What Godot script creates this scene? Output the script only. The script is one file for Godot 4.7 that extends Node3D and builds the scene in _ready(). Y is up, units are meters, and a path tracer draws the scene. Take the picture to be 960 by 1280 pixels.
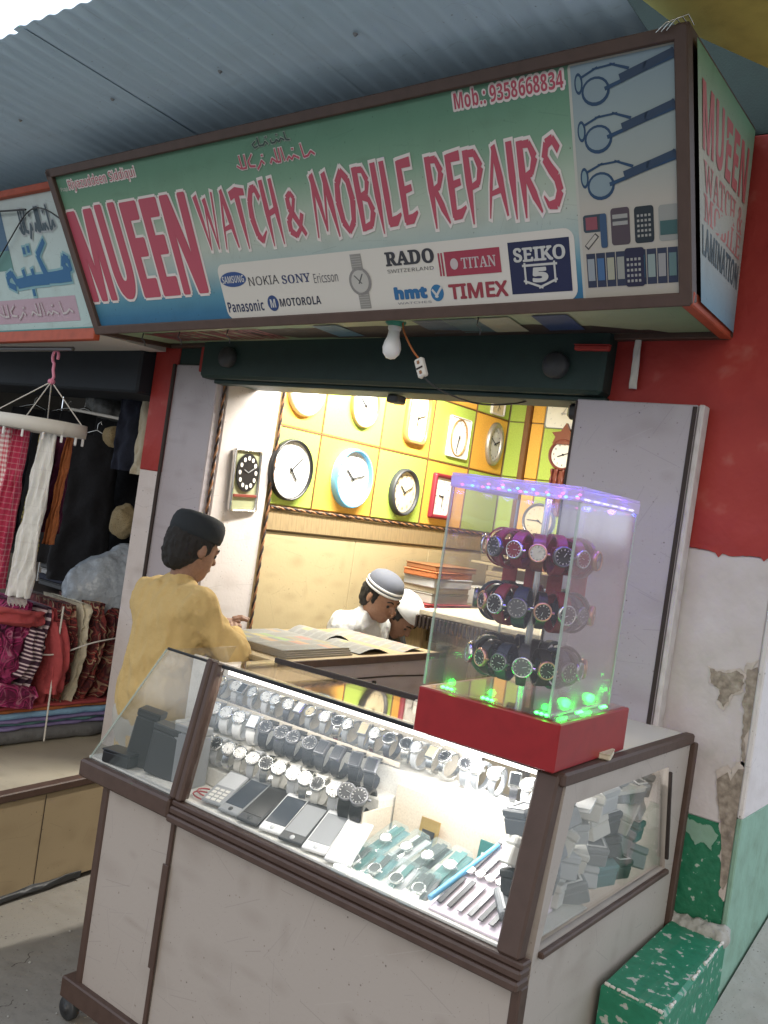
extends Node3D
# Evening street corner: a small watch repair shop with its lit counter, seen from the lane.

var M := {}
var T := {}
var rng := RandomNumberGenerator.new()
var names := {}

func _ready() -> void:
	rng.seed = 4711
	set_view()
	make_textures()
	make_materials()
	build_ground()
	build_shop()
	build_neighbour()
	build_roof()
	build_sign()
	build_neighbour_sign()
	build_counter()
	build_counter_goods()
	build_display()
	build_clocks()
	build_interior()
	build_people()
	build_stall()
	build_small_things()

# ------------------------------------------------------------------ view and light
func set_view() -> void:
	var cam := Camera3D.new()
	cam.name = "camera"
	cam.position = Vector3(0, 1.6, 0)
	cam.rotation_degrees = Vector3(-0.205, 37.38, 8.344)
	cam.fov = 57.69
	cam.near = 0.05
	cam.far = 400.0
	add_child(cam)
	var env := Environment.new()
	env.background_mode = Environment.BG_SKY
	var sm := ProceduralSkyMaterial.new()
	sm.sky_top_color = Color(0.82, 0.88, 0.96)
	sm.sky_horizon_color = Color(0.88, 0.92, 0.97)
	sm.sky_curve = 0.2
	sm.ground_bottom_color = Color(0.25, 0.24, 0.22)
	sm.ground_horizon_color = Color(0.45, 0.44, 0.42)
	var sky := Sky.new()
	sky.sky_material = sm
	env.sky = sky
	env.background_energy_multiplier = 1.15
	env.tonemap_mode = Environment.TONE_MAPPER_LINEAR
	env.tonemap_exposure = 1.64
	env.sdfgi_enabled = true
	env.ssao_enabled = true
	env.ssil_enabled = true
	var we := WorldEnvironment.new()
	we.name = "environment"
	we.environment = env
	add_child(we)
	var sun := DirectionalLight3D.new()
	sun.name = "sun"
	sun.light_energy = 0.22
	sun.light_angular_distance = 45.0
	sun.light_color = Color(1.0, 0.97, 0.93)
	sun.shadow_enabled = true
	add_child(sun)
	sun.look_at_from_position(Vector3(5, 4.2, 8), Vector3.ZERO, Vector3.UP)

# ------------------------------------------------------------------ textures and materials
func lin(r: float, g: float, b: float) -> Color:
	return Color(r, g, b).linear_to_srgb()

func noise_tex(key: String, freq: float, stops: Array, kind := FastNoiseLite.TYPE_SIMPLEX_SMOOTH, octaves := 4, size := 512, sx := 1.0) -> void:
	var n := FastNoiseLite.new()
	n.noise_type = kind
	n.seed = key.hash() % 1000
	n.frequency = freq
	n.fractal_octaves = octaves
	var g := Gradient.new()
	var offs := PackedFloat32Array()
	var cols := PackedColorArray()
	for s in stops:
		offs.append(s[0])
		cols.append(s[1] if s[1] is Color else Color(s[1], s[1], s[1]))
	g.offsets = offs
	g.colors = cols
	var t := NoiseTexture2D.new()
	t.width = size
	t.height = int(size * sx)
	t.seamless = true
	t.noise = n
	t.color_ramp = g
	T[key] = t

func normal_tex(key: String, freq: float, strength: float, octaves := 4) -> void:
	var n := FastNoiseLite.new()
	n.seed = 77
	n.frequency = freq
	n.fractal_octaves = octaves
	var t := NoiseTexture2D.new()
	t.width = 512
	t.height = 512
	t.seamless = true
	t.noise = n
	t.as_normal_map = true
	t.bump_strength = strength
	T[key] = t

func make_textures() -> void:
	noise_tex("grain", 0.09, [[0.0, 0.88], [0.5, 0.96], [1.0, 1.0]])
	noise_tex("blotch", 0.012, [[0.0, 0.90], [0.45, 0.96], [1.0, 1.0]], FastNoiseLite.TYPE_SIMPLEX_SMOOTH, 5)
	noise_tex("dirt", 0.010, [[0.0, Color(0.84, 0.82, 0.80)], [0.3, Color(0.92, 0.91, 0.90)], [0.55, Color(0.96, 0.955, 0.95)], [1.0, Color(1, 1, 1)]], FastNoiseLite.TYPE_SIMPLEX_SMOOTH, 6)
	noise_tex("speck", 0.05, [[0.0, 1.0], [0.70, 0.97], [0.76, 0.55], [1.0, 0.4]], FastNoiseLite.TYPE_SIMPLEX_SMOOTH, 3)
	noise_tex("wood", 0.02, [[0.0, 0.80], [0.5, 0.93], [1.0, 1.0]], FastNoiseLite.TYPE_SIMPLEX_SMOOTH, 5)
	noise_tex("flake", 0.018, [[0.0, Color(0.014, 0.17, 0.09).linear_to_srgb()], [0.42, Color(0.018, 0.21, 0.115).linear_to_srgb()], [0.76, Color(0.022, 0.24, 0.135).linear_to_srgb()], [0.775, Color(0.55, 0.56, 0.52).linear_to_srgb()], [0.8, Color(0.42, 0.46, 0.40).linear_to_srgb()], [1.0, Color(0.6, 0.6, 0.56).linear_to_srgb()]], FastNoiseLite.TYPE_SIMPLEX_SMOOTH, 6)
	noise_tex("redpaint", 0.012, [[0.0, Color(0.30, 0.022, 0.017).linear_to_srgb()], [0.45, Color(0.34, 0.026, 0.02).linear_to_srgb()], [0.80, Color(0.36, 0.032, 0.024).linear_to_srgb()], [0.88, Color(0.38, 0.055, 0.042).linear_to_srgb()], [1.0, Color(0.40, 0.09, 0.075).linear_to_srgb()]], FastNoiseLite.TYPE_SIMPLEX_SMOOTH, 6)
	noise_tex("plaster", 0.012, [[0.0, Color(0.47, 0.43, 0.42).linear_to_srgb()], [0.3, Color(0.54, 0.49, 0.49).linear_to_srgb()], [0.7, Color(0.58, 0.53, 0.54).linear_to_srgb()], [1.0, Color(0.62, 0.58, 0.59).linear_to_srgb()]], FastNoiseLite.TYPE_SIMPLEX_SMOOTH, 6)
	noise_tex("bare", 0.03, [[0.0, Color(0.16, 0.13, 0.11).linear_to_srgb()], [0.5, Color(0.30, 0.25, 0.21).linear_to_srgb()], [1.0, Color(0.44, 0.38, 0.33).linear_to_srgb()]], FastNoiseLite.TYPE_SIMPLEX_SMOOTH, 5)
	noise_tex("carpet", 0.02, [[0.0, Color(0.03, 0.008, 0.012).linear_to_srgb()], [0.40, Color(0.09, 0.015, 0.025).linear_to_srgb()], [0.56, Color(0.16, 0.03, 0.03).linear_to_srgb()], [0.58, Color(0.42, 0.26, 0.16).linear_to_srgb()], [0.64, Color(0.30, 0.06, 0.05).linear_to_srgb()], [1.0, Color(0.05, 0.01, 0.02).linear_to_srgb()]], FastNoiseLite.TYPE_SIMPLEX_SMOOTH, 2)
	normal_tex("bumpy", 0.03, 3.0)
	normal_tex("fine", 0.12, 2.0)
	normal_tex("weave", 0.25, 2.5, 2)
	normal_tex("crease", 0.014, 7.0, 4)
	noise_tex("greenspeck", 0.035, [[0.0, Color(0.012, 0.13, 0.065).linear_to_srgb()], [0.5, Color(0.017, 0.165, 0.085).linear_to_srgb()], [0.80, Color(0.02, 0.18, 0.095).linear_to_srgb()], [0.83, Color(0.34, 0.42, 0.36).linear_to_srgb()], [1.0, Color(0.45, 0.5, 0.45).linear_to_srgb()]], FastNoiseLite.TYPE_SIMPLEX_SMOOTH, 5)
	# woven and striped cloths, newspaper and similar flat patterns
	check_tex("gingham", Color(0.80, 0.74, 0.72), Color(0.55, 0.10, 0.14), 16, 0.5)
	check_tex("black_yellow", Color(0.70, 0.58, 0.16), Color(0.05, 0.05, 0.04), 20, 0.42)
	check_tex("white_line", Color(0.74, 0.74, 0.72), Color(0.66, 0.65, 0.63), 42, 0.05)
	check_tex("crimson_line", Color(0.42, 0.03, 0.08), Color(0.52, 0.25, 0.27), 18, 0.2)
	stripe_tex("zebra", [Color(0.05, 0.02, 0.04), Color(0.62, 0.50, 0.52)], [9, 6])
	stripe_tex("comb", [Color(0.05, 0.04, 0.035), Color(0.28, 0.24, 0.2)], [5, 3])
	stripe_tex("rope", [Color(0.07, 0.035, 0.025), Color(0.30, 0.20, 0.13)], [8, 8])
	news_tex()
	scuff_tex("scuff", 21, 2200, 300, 130, 0)
	scuff_tex("street", 22, 9000, 120, 160, 26)
	band_tex("pink_print", [C(0.10, 0.008, 0.035), C(0.30, 0.015, 0.10), C(0.06, 0.008, 0.025), C(0.50, 0.06, 0.20), C(0.16, 0.01, 0.06), C(0.36, 0.02, 0.12), C(0.55, 0.22, 0.32), C(0.12, 0.008, 0.05)])
	band_tex("maroon_print", [C(0.05, 0.008, 0.012), C(0.13, 0.025, 0.018), C(0.035, 0.008, 0.012), C(0.22, 0.035, 0.03), C(0.08, 0.012, 0.016), C(0.48, 0.36, 0.22), C(0.10, 0.02, 0.018), C(0.34, 0.05, 0.04), C(0.04, 0.008, 0.012)])

# contour bands of a noise: the large woven motifs of the blankets
func band_tex(key: String, cols: Array) -> void:
	var stops := []
	for i in cols.size():
		var a := 0.22 + 0.56 * i / cols.size()
		stops.append([a, (cols[i] as Color).linear_to_srgb()])
		stops.append([a + 0.52 / cols.size(), (cols[i] as Color).linear_to_srgb()])
	noise_tex(key, 0.009, stops, FastNoiseLite.TYPE_SIMPLEX_SMOOTH, 2)

# worn laminate: specks, hair scratches, rubbed smudges and a few cracks on an even ground
func scuff_tex(key: String, sd: int, specks: int, lines: int, smudges: int, cracks: int) -> void:
	var n := 1024
	var im := Image.create(n, n, false, Image.FORMAT_RGBA8)
	im.fill(Color(0.955, 0.95, 0.945))
	var r := RandomNumberGenerator.new()
	r.seed = sd
	for k in smudges:
		var w := r.randi_range(30, 150)
		var h := r.randi_range(16, 90)
		var sm := Image.create(w, h, false, Image.FORMAT_RGBA8)
		var dark := r.randf() < 0.7
		for x in w:
			for y in h:
				var q := Vector2((x - w * 0.5) / (w * 0.5), (y - h * 0.5) / (h * 0.5)).length()
				var a := clampf(1.0 - q, 0.0, 1.0) * 0.10 * (0.6 + 0.4 * r.randf())
				sm.set_pixel(x, y, Color(0.42, 0.36, 0.30, a) if dark else Color(1, 1, 1, a))
		im.blend_rect(sm, Rect2i(0, 0, w, h), Vector2i(r.randi_range(0, n - w), r.randi_range(0, n - h)))
	for k in specks:
		var tone := r.randf_range(0.55, 0.9)
		var sz := 1 if r.randf() < 0.85 else r.randi_range(2, 3)
		im.fill_rect(Rect2i(r.randi_range(0, n - 4), r.randi_range(0, n - 4), sz, sz), Color(tone, tone * 0.97, tone * 0.94))
	for k in lines:
		var p := Vector2(r.randf() * n, r.randf() * n)
		var d := Vector2.from_angle(r.randf_range(-0.6, 0.6) + (PI / 2 if r.randf() < 0.5 else 0.0))
		var tone := r.randf_range(0.80, 1.0)
		for i in r.randi_range(12, 110):
			var q := p + d * i
			im.fill_rect(Rect2i(int(q.x) % n, int(q.y) % n, 1, 1), Color(tone, tone, tone))
	for k in cracks:
		var p := Vector2(r.randf() * n, r.randf() * n)
		var an := r.randf() * TAU
		for i in r.randi_range(60, 300):
			an += r.randf_range(-0.35, 0.35)
			p += Vector2.from_angle(an)
			im.fill_rect(Rect2i(posmod(int(p.x), n), posmod(int(p.y), n), r.randi_range(1, 2), 1), Color(0.45, 0.42, 0.40))
	im.convert(Image.FORMAT_RGB8)
	im.generate_mipmaps()
	T[key] = ImageTexture.create_from_image(im)

func check_tex(key: String, a: Color, b: Color, period: int, share: float) -> void:
	var im := Image.create(128, 128, false, Image.FORMAT_RGB8)
	im.fill(a.linear_to_srgb())
	var w := int(period * share)
	var k := 0
	while k < 128:
		im.fill_rect(Rect2i(k, 0, w, 128), a.lerp(b, 0.6).linear_to_srgb())
		k += period
	k = 0
	while k < 128:
		im.fill_rect(Rect2i(0, k, 128, w), a.lerp(b, 0.6).linear_to_srgb())
		var j := 0
		while j < 128:
			im.fill_rect(Rect2i(j, k, w, w), b.linear_to_srgb())
			j += period
		k += period
	im.generate_mipmaps()
	T[key] = ImageTexture.create_from_image(im)

func stripe_tex(key: String, cols: Array, widths: Array) -> void:
	var im := Image.create(128, 128, false, Image.FORMAT_RGB8)
	var y := 0
	var i := 0
	while y < 128:
		im.fill_rect(Rect2i(0, y, 128, widths[i % widths.size()]), (cols[i % cols.size()] as Color).linear_to_srgb())
		y += widths[i % widths.size()]
		i += 1
	im.generate_mipmaps()
	T[key] = ImageTexture.create_from_image(im)

func news_tex() -> void:
	var im := Image.create(512, 512, false, Image.FORMAT_RGB8)
	im.fill(lin(0.24, 0.24, 0.22))
	var r := RandomNumberGenerator.new()
	r.seed = 5
	for c in 5:
		var y := 10
		while y < 500:
			if r.randf() < 0.05:
				var hh := r.randi_range(30, 70)
				im.fill_rect(Rect2i(c * 102 + 6, y, 90, hh), lin(0.2 + r.randf() * 0.2, 0.18 + r.randf() * 0.15, 0.15))
				y += hh + 6
			else:
				im.fill_rect(Rect2i(c * 102 + 6, y, r.randi_range(60, 90), 3), lin(0.16, 0.15, 0.14))
				y += 7
	im.generate_mipmaps()
	T["news"] = ImageTexture.create_from_image(im)

func mat(key: String, col: Color, rough := 0.8, metal := 0.0, tex := "", scale := 1.0, nrm := "", nscale := 0.5) -> StandardMaterial3D:
	var m := StandardMaterial3D.new()
	m.albedo_color = col.linear_to_srgb()
	m.roughness = rough
	m.metallic = metal
	if tex != "":
		m.albedo_texture = T[tex]
	if nrm != "":
		m.normal_enabled = true
		m.normal_texture = T[nrm]
		m.normal_scale = nscale
	if tex != "" or nrm != "":
		m.uv1_triplanar = true
		m.uv1_world_triplanar = true
		m.uv1_scale = Vector3.ONE * scale
	if tex == "wood":
		m.uv1_scale = Vector3(scale * 4.0, scale * 0.35, scale * 4.0)
	M[key] = m
	return m

func uvmat(key: String, tex: String, rep: Vector2, rough := 0.9, nrm := "crease") -> StandardMaterial3D:
	var m := StandardMaterial3D.new()
	m.albedo_texture = T[tex]
	m.roughness = rough
	m.uv1_scale = Vector3(rep.x, rep.y, 1)
	if nrm != "":
		m.normal_enabled = true
		m.normal_texture = T[nrm]
		m.normal_scale = 0.8
	M[key] = m
	return m

func glow(key: String, col: Color, energy: float) -> StandardMaterial3D:
	var m := StandardMaterial3D.new()
	m.albedo_color = Color(0.8, 0.8, 0.8)
	m.emission_enabled = true
	m.emission = col
	m.emission_energy_multiplier = energy
	M[key] = m
	return m

func glassmat(key: String, col: Color, alpha: float, rough := 0.03) -> StandardMaterial3D:
	var m := StandardMaterial3D.new()
	m.albedo_color = Color(col.r, col.g, col.b, alpha)
	m.transparency = BaseMaterial3D.TRANSPARENCY_ALPHA
	m.roughness = rough
	M[key] = m
	return m

func C(r: float, g: float, b: float) -> Color:
	return Color(r, g, b)

func make_materials() -> void:
	mat("concrete", C(0.25, 0.235, 0.21), 0.95, 0, "street", 0.55, "bumpy", 0.5)
	mat("ramp", C(0.42, 0.42, 0.40), 0.95, 0, "street", 0.8, "bumpy", 0.6)
	mat("red_wall", C(1, 1, 1), 0.6, 0, "redpaint", 0.8, "bumpy", 0.35)
	mat("lilac_wall", C(1, 1, 1), 0.85, 0, "plaster", 0.9, "bumpy", 0.4)
	mat("white_wall", C(0.70, 0.66, 0.67), 0.85, 0, "scuff", 0.7, "bumpy", 0.3)
	mat("green_flake", C(0.9, 0.9, 0.9), 0.5, 0, "flake", 2.6, "bumpy", 0.4)
	mat("green_dado", C(1, 1, 1), 0.5, 0, "greenspeck", 1.6, "bumpy", 0.5)
	mat("pale_green", C(0.25, 0.42, 0.33), 0.7, 0, "dirt", 1.7, "bumpy", 0.4)
	mat("bare", C(1, 1, 1), 1.0, 0, "bare", 2.2, "bumpy", 0.8)
	mat("undercoat", C(0.60, 0.53, 0.50), 0.95, 0, "dirt", 4.0, "bumpy", 0.6)
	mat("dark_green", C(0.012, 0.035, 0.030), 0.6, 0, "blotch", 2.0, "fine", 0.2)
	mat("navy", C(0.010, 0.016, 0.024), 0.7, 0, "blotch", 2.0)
	mat("dark_room", C(0.30, 0.28, 0.26), 0.95, 0, "blotch", 1.0)
	mat("board", C(0.44, 0.41, 0.45), 0.55, 0, "scuff", 0.8, "fine", 0.08)
	mat("board_edge", C(0.60, 0.57, 0.57), 0.7, 0, "dirt", 3.0)
	mat("white_panel", C(0.62, 0.58, 0.57), 0.6, 0, "scuff", 0.8, "fine", 0.06)
	mat("counter_panel", C(0.43, 0.38, 0.345), 0.5, 0, "scuff", 0.8, "fine", 0.05)
	mat("side_panel", C(0.43, 0.38, 0.345), 0.5, 0, "scuff", 0.8, "fine", 0.05)
	mat("brown_trim", C(0.080, 0.046, 0.034), 0.55, 0, "dirt", 3.0, "bumpy", 0.15)
	mat("dark_brown", C(0.035, 0.022, 0.018), 0.7, 0, "wood", 5.0, "fine", 0.3)
	mat("lime", C(0.44, 0.58, 0.10), 0.45, 0, "grain", 2.0)
	mat("orange", C(0.84, 0.45, 0.075), 0.45, 0, "grain", 2.0)
	mat("batten", C(0.20, 0.09, 0.03), 0.6, 0, "wood", 5.0)
	mat("beige", C(0.50, 0.41, 0.24), 0.55, 0, "scuff", 0.8, "fine", 0.05)
	mat("beige_dark", C(0.34, 0.25, 0.13), 0.6, 0, "wood", 2.4)
	mat("cream_top", C(0.46, 0.42, 0.33), 0.35, 0, "scuff", 0.8)
	mat("laminate", C(0.37, 0.29, 0.18), 0.45, 0, "scuff", 0.8)
	mat("pink_grey", C(0.36, 0.31, 0.32), 0.5, 0, "scuff", 0.9)
	mat("tin", C(0.50, 0.66, 0.80), 0.5, 0.0, "scuff", 0.7, "fine", 0.1)
	mat("orange_red", C(0.42, 0.075, 0.03), 0.6, 0, "dirt", 3.0)
	mat("yellow_ply", C(0.66, 0.50, 0.12), 0.75, 0, "dirt", 1.5, "fine", 0.2)
	mat("white_tier", C(0.78, 0.76, 0.70), 0.5, 0, "grain", 3.0)
	mat("cream_tier", C(0.74, 0.66, 0.54), 0.5, 0, "grain", 3.0)
	mat("white", C(0.75, 0.75, 0.74), 0.5)
	mat("off_white", C(0.62, 0.60, 0.55), 0.7)
	mat("black", C(0.012, 0.012, 0.013), 0.35)
	mat("charcoal", C(0.035, 0.037, 0.04), 0.5)
	mat("grey", C(0.26, 0.27, 0.28), 0.5)
	mat("light_grey", C(0.48, 0.49, 0.50), 0.45)
	mat("steel", C(0.62, 0.62, 0.60), 0.25, 1.0)
	mat("gunmetal", C(0.20, 0.20, 0.21), 0.3, 0.9)
	mat("gold", C(0.72, 0.48, 0.18), 0.3, 0.9)
	mat("rose_gold", C(0.70, 0.36, 0.25), 0.3, 0.8)
	mat("maroon", C(0.21, 0.014, 0.028), 0.45)
	mat("red_box", C(0.30, 0.014, 0.018), 0.28, 0, "blotch", 3.0)
	mat("navy_strap", C(0.012, 0.022, 0.05), 0.5)
	mat("tan", C(0.26, 0.12, 0.05), 0.55)
	mat("teal", C(0.03, 0.14, 0.13), 0.5)
	mat("blue_plastic", C(0.14, 0.42, 0.68), 0.35)
	mat("dial_white", C(0.80, 0.79, 0.75), 0.4)
	mat("dial_cream", C(0.66, 0.56, 0.36), 0.5)
	mat("dial_black", C(0.015, 0.015, 0.017), 0.3)
	mat("ink", C(0.02, 0.02, 0.022), 0.7)
	mat("wood_gold", C(0.40, 0.22, 0.07), 0.35, 0, "wood", 8.0)
	mat("wood_red", C(0.22, 0.05, 0.035), 0.35, 0, "wood", 8.0)
	mat("pink_plastic", C(0.60, 0.20, 0.30), 0.4)
	mat("skin", C(0.27, 0.145, 0.092), 0.6, 0, "dirt", 14.0, "fine", 0.25)
	mat("skin_b", C(0.28, 0.15, 0.095), 0.6, 0, "dirt", 14.0, "fine", 0.25)
	mat("hair", C(0.012, 0.010, 0.009), 0.85, 0, "", 20.0, "weave", 0.8)
	mat("kurta", C(0.56, 0.39, 0.155), 0.9, 0, "grain", 8.0, "crease", 0.6)
	mat("white_shirt", C(0.60, 0.61, 0.60), 0.9, 0, "grain", 3.0, "crease", 0.8)
	mat("trouser", C(0.45, 0.42, 0.36), 0.9, 0, "grain", 9.0)
	mat("cap_black", C(0.014, 0.018, 0.022), 0.9, 0, "grain", 14.0, "weave", 0.6)
	mat("cap_grey", C(0.11, 0.12, 0.15), 0.9, 0, "grain", 14.0, "weave", 0.6)
	mat("cap_white", C(0.72, 0.74, 0.74), 0.9, 0, "grain", 14.0, "weave", 0.5)
	mat("sack", C(0.36, 0.40, 0.44), 0.3, 0, "grain", 3.0, "crease", 1.2)
	mat("paper", C(0.26, 0.23, 0.18), 0.9, 0, "grain", 3.0)
	mat("cream_cloth", C(0.62, 0.56, 0.42), 0.9, 0, "grain", 3.5, "crease", 0.9)
	mat("navy_cloth", C(0.02, 0.025, 0.045), 0.95, 0, "grain", 3.5, "crease", 0.9)
	mat("black_cloth", C(0.006, 0.006, 0.008), 0.95, 0, "grain", 3.5, "crease", 0.9)
	mat("magenta", C(0.28, 0.02, 0.11), 0.95, 0, "blotch", 3.5, "crease", 0.9)
	mat("purple", C(0.09, 0.012, 0.045), 0.95, 0, "blotch", 3.5, "crease", 0.9)
	mat("coral", C(0.42, 0.07, 0.075), 0.95, 0, "blotch", 3.5, "crease", 0.9)
	mat("brown_cloth", C(0.11, 0.035, 0.022), 0.95, 0, "blotch", 3.5, "crease", 0.9)
	mat("carpet", C(1, 1, 1), 0.95, 0, "carpet", 3.5, "crease", 0.9)
	mat("orange_cloth", C(0.45, 0.15, 0.05), 0.95, 0, "blotch", 3.5, "crease", 0.9)
	mat("sky_cloth", C(0.26, 0.46, 0.66), 0.95, 0, "blotch", 3.5, "crease", 0.9)
	mat("lavender", C(0.24, 0.20, 0.40), 0.95, 0, "blotch", 3.5, "crease", 0.9)
	mat("teal_cloth", C(0.12, 0.26, 0.27), 0.95, 0, "blotch", 3.5, "crease", 0.9)
	mat("mattress", C(0.15, 0.155, 0.16), 0.95, 0, "dirt", 3.5, "crease", 0.9)
	mat("camo", C(0.30, 0.23, 0.12), 0.9, 0, "speck", 6.0)
	mat("net", C(0.17, 0.18, 0.18), 0.6, 0, "speck", 5.0, "bumpy", 1.0)
	mat("pink_print", C(1, 1, 1), 0.95, 0, "pink_print", 1.7, "crease", 0.9)
	mat("maroon_print", C(1, 1, 1), 0.95, 0, "maroon_print", 1.9, "crease", 0.9)
	uvmat("gingham", "gingham", Vector2(3, 4))
	uvmat("black_yellow", "black_yellow", Vector2(3, 5))
	uvmat("white_line", "white_line", Vector2(2, 3))
	uvmat("crimson_line", "crimson_line", Vector2(2, 4))
	uvmat("zebra", "zebra", Vector2(1, 1.5))
	uvmat("news", "news", Vector2(1, 1), 0.95, "")
	uvmat("comb", "comb", Vector2(1, 6), 0.8, "")
	uvmat("rope", "rope", Vector2(1, 10), 0.8, "")
	glassmat("glass", Color(0.40, 0.47, 0.45), 0.06)
	glassmat("glass_edge", Color(0.70, 0.76, 0.72), 0.5, 0.1)
	glassmat("acrylic", Color(0.66, 0.60, 0.64), 0.05)
	glassmat("acrylic_side", Color(0.70, 0.56, 0.58), 0.20, 0.1)
	glassmat("acrylic_lid", Color(0.82, 0.76, 0.90), 0.62, 0.4)
	glassmat("film", Color(0.75, 0.85, 0.84), 0.13, 0.08)
	glow("tube_glow", Color(1.0, 0.97, 0.88), 4.0)
	glow("led_white", Color(1.0, 0.98, 0.95), 3.5)
	glow("led_blue", Color(0.25, 0.35, 1.0), 5.0)
	glow("led_cyan", Color(0.25, 0.9, 1.0), 5.0)
	glow("led_pink", Color(1.0, 0.3, 0.75), 5.0)
	glow("led_green", Color(0.1, 1.0, 0.25), 5.0)
	var v := StandardMaterial3D.new()
	v.vertex_color_use_as_albedo = true
	v.roughness = 0.55
	M["print"] = v
	var v2 := StandardMaterial3D.new()
	v2.vertex_color_use_as_albedo = true
	v2.roughness = 0.6
	v2.albedo_texture = T["scuff"]
	v2.uv1_triplanar = true
	v2.uv1_world_triplanar = true
	v2.uv1_scale = Vector3.ONE * 0.9
	v2.normal_enabled = true
	v2.normal_texture = T["crease"]
	v2.normal_scale = 0.16
	M["banner"] = v2

# ------------------------------------------------------------------ mesh helpers
func st_new() -> SurfaceTool:
	var s := SurfaceTool.new()
	s.begin(Mesh.PRIMITIVE_TRIANGLES)
	s.set_smooth_group(-1)
	return s

func tri(s: SurfaceTool, a: Vector3, b: Vector3, c: Vector3) -> void:
	s.add_vertex(a)
	s.add_vertex(b)
	s.add_vertex(c)

func quad(s: SurfaceTool, a: Vector3, b: Vector3, c: Vector3, d: Vector3, uvs := false) -> void:
	var p := [a, b, c, a, c, d]
	var u := [Vector2(0, 0), Vector2(1, 0), Vector2(1, 1), Vector2(0, 0), Vector2(1, 1), Vector2(0, 1)]
	for i in 6:
		if uvs:
			s.set_uv(u[i])
		s.add_vertex(p[i])

# a box with chamfered edges under a transform
func cbox(s: SurfaceTool, size: Vector3, xf := Transform3D.IDENTITY, ch := 0.004) -> void:
	var h := size * 0.5
	var c: float = min(ch, min(h.x, min(h.y, h.z)) * 0.45)
	var ax := [Vector3(1, 0, 0), Vector3(0, 1, 0), Vector3(0, 0, 1)]
	for a in 3:
		var b := (a + 1) % 3
		var d := (a + 2) % 3
		for sg in [1.0, -1.0]:
			var n: Vector3 = ax[a] * h[a] * sg
			var pb: Vector3 = ax[b] * (h[b] - c)
			var pd: Vector3 = ax[d] * (h[d] - c)
			var q := [n - pb - pd, n + pb - pd, n + pb + pd, n - pb + pd]
			if sg > 0:
				q.reverse()
			quad(s, xf * q[0], xf * q[1], xf * q[2], xf * q[3])
		# the four edges that run along axis a
		for sb in [1.0, -1.0]:
			for sd in [1.0, -1.0]:
				var la: Vector3 = ax[a] * (h[a] - c)
				var e1: Vector3 = ax[b] * h[b] * sb + ax[d] * (h[d] - c) * sd
				var e2: Vector3 = ax[b] * (h[b] - c) * sb + ax[d] * h[d] * sd
				var q2 := [e1 - la, e1 + la, e2 + la, e2 - la]
				if sb * sd < 0:
					q2.reverse()
				quad(s, xf * q2[0], xf * q2[1], xf * q2[2], xf * q2[3])
	for sx in [1.0, -1.0]:
		for sy in [1.0, -1.0]:
			for sz in [1.0, -1.0]:
				var p1 := Vector3(h.x * sx, (h.y - c) * sy, (h.z - c) * sz)
				var p2 := Vector3((h.x - c) * sx, h.y * sy, (h.z - c) * sz)
				var p3 := Vector3((h.x - c) * sx, (h.y - c) * sy, h.z * sz)
				if sx * sy * sz > 0:
					tri(s, xf * p1, xf * p3, xf * p2)
				else:
					tri(s, xf * p1, xf * p2, xf * p3)

func at(p: Vector3, turn := 0.0) -> Transform3D:
	return Transform3D(Basis(Vector3.UP, turn), p)

# a box given by its two opposite corners
func span(s: SurfaceTool, a: Vector3, b: Vector3, ch := 0.004) -> void:
	cbox(s, (b - a).abs(), at((a + b) * 0.5), ch)

# an eight-cornered block: four corners below, the same four above
func hexa(s: SurfaceTool, lo: Array, hi: Array) -> void:
	quad(s, lo[0], lo[1], lo[2], lo[3])
	quad(s, hi[3], hi[2], hi[1], hi[0])
	for i in 4:
		var j := (i + 1) % 4
		quad(s, lo[j], lo[i], hi[i], hi[j])

# a bar of rectangular section between two points
func bar(s: SurfaceTool, a: Vector3, b: Vector3, w: float, t: float, side := Vector3.UP, ch := 0.003) -> void:
	var z := (b - a).normalized()
	var x := side.cross(z).normalized()
	var y := z.cross(x)
	cbox(s, Vector3(w, t, (b - a).length()), Transform3D(Basis(x, y, z), (a + b) * 0.5), ch)

func tube(s: SurfaceTool, pts: Array, r: float, sides := 8, r_end := -1.0) -> void:
	var rings := []
	var up := Vector3(0.31, 0.92, 0.17)
	for i in pts.size():
		var d: Vector3 = (pts[min(i + 1, pts.size() - 1)] - pts[max(i - 1, 0)]).normalized()
		var x := up.cross(d).normalized()
		var y := d.cross(x)
		up = y
		var rr := r if r_end < 0 else lerpf(r, r_end, float(i) / (pts.size() - 1))
		var ring := []
		for k in sides:
			var an := TAU * k / sides
			ring.append(pts[i] + (x * cos(an) + y * sin(an)) * rr)
		rings.append(ring)
	s.set_smooth_group(1)
	for i in rings.size() - 1:
		for k in sides:
			var k2 := (k + 1) % sides
			quad(s, rings[i][k], rings[i + 1][k], rings[i + 1][k2], rings[i][k2])
	s.set_smooth_group(-1)
	for k in range(1, sides - 1):
		tri(s, rings[0][0], rings[0][k], rings[0][k + 1])
		tri(s, rings[-1][0], rings[-1][k + 1], rings[-1][k])

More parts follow.
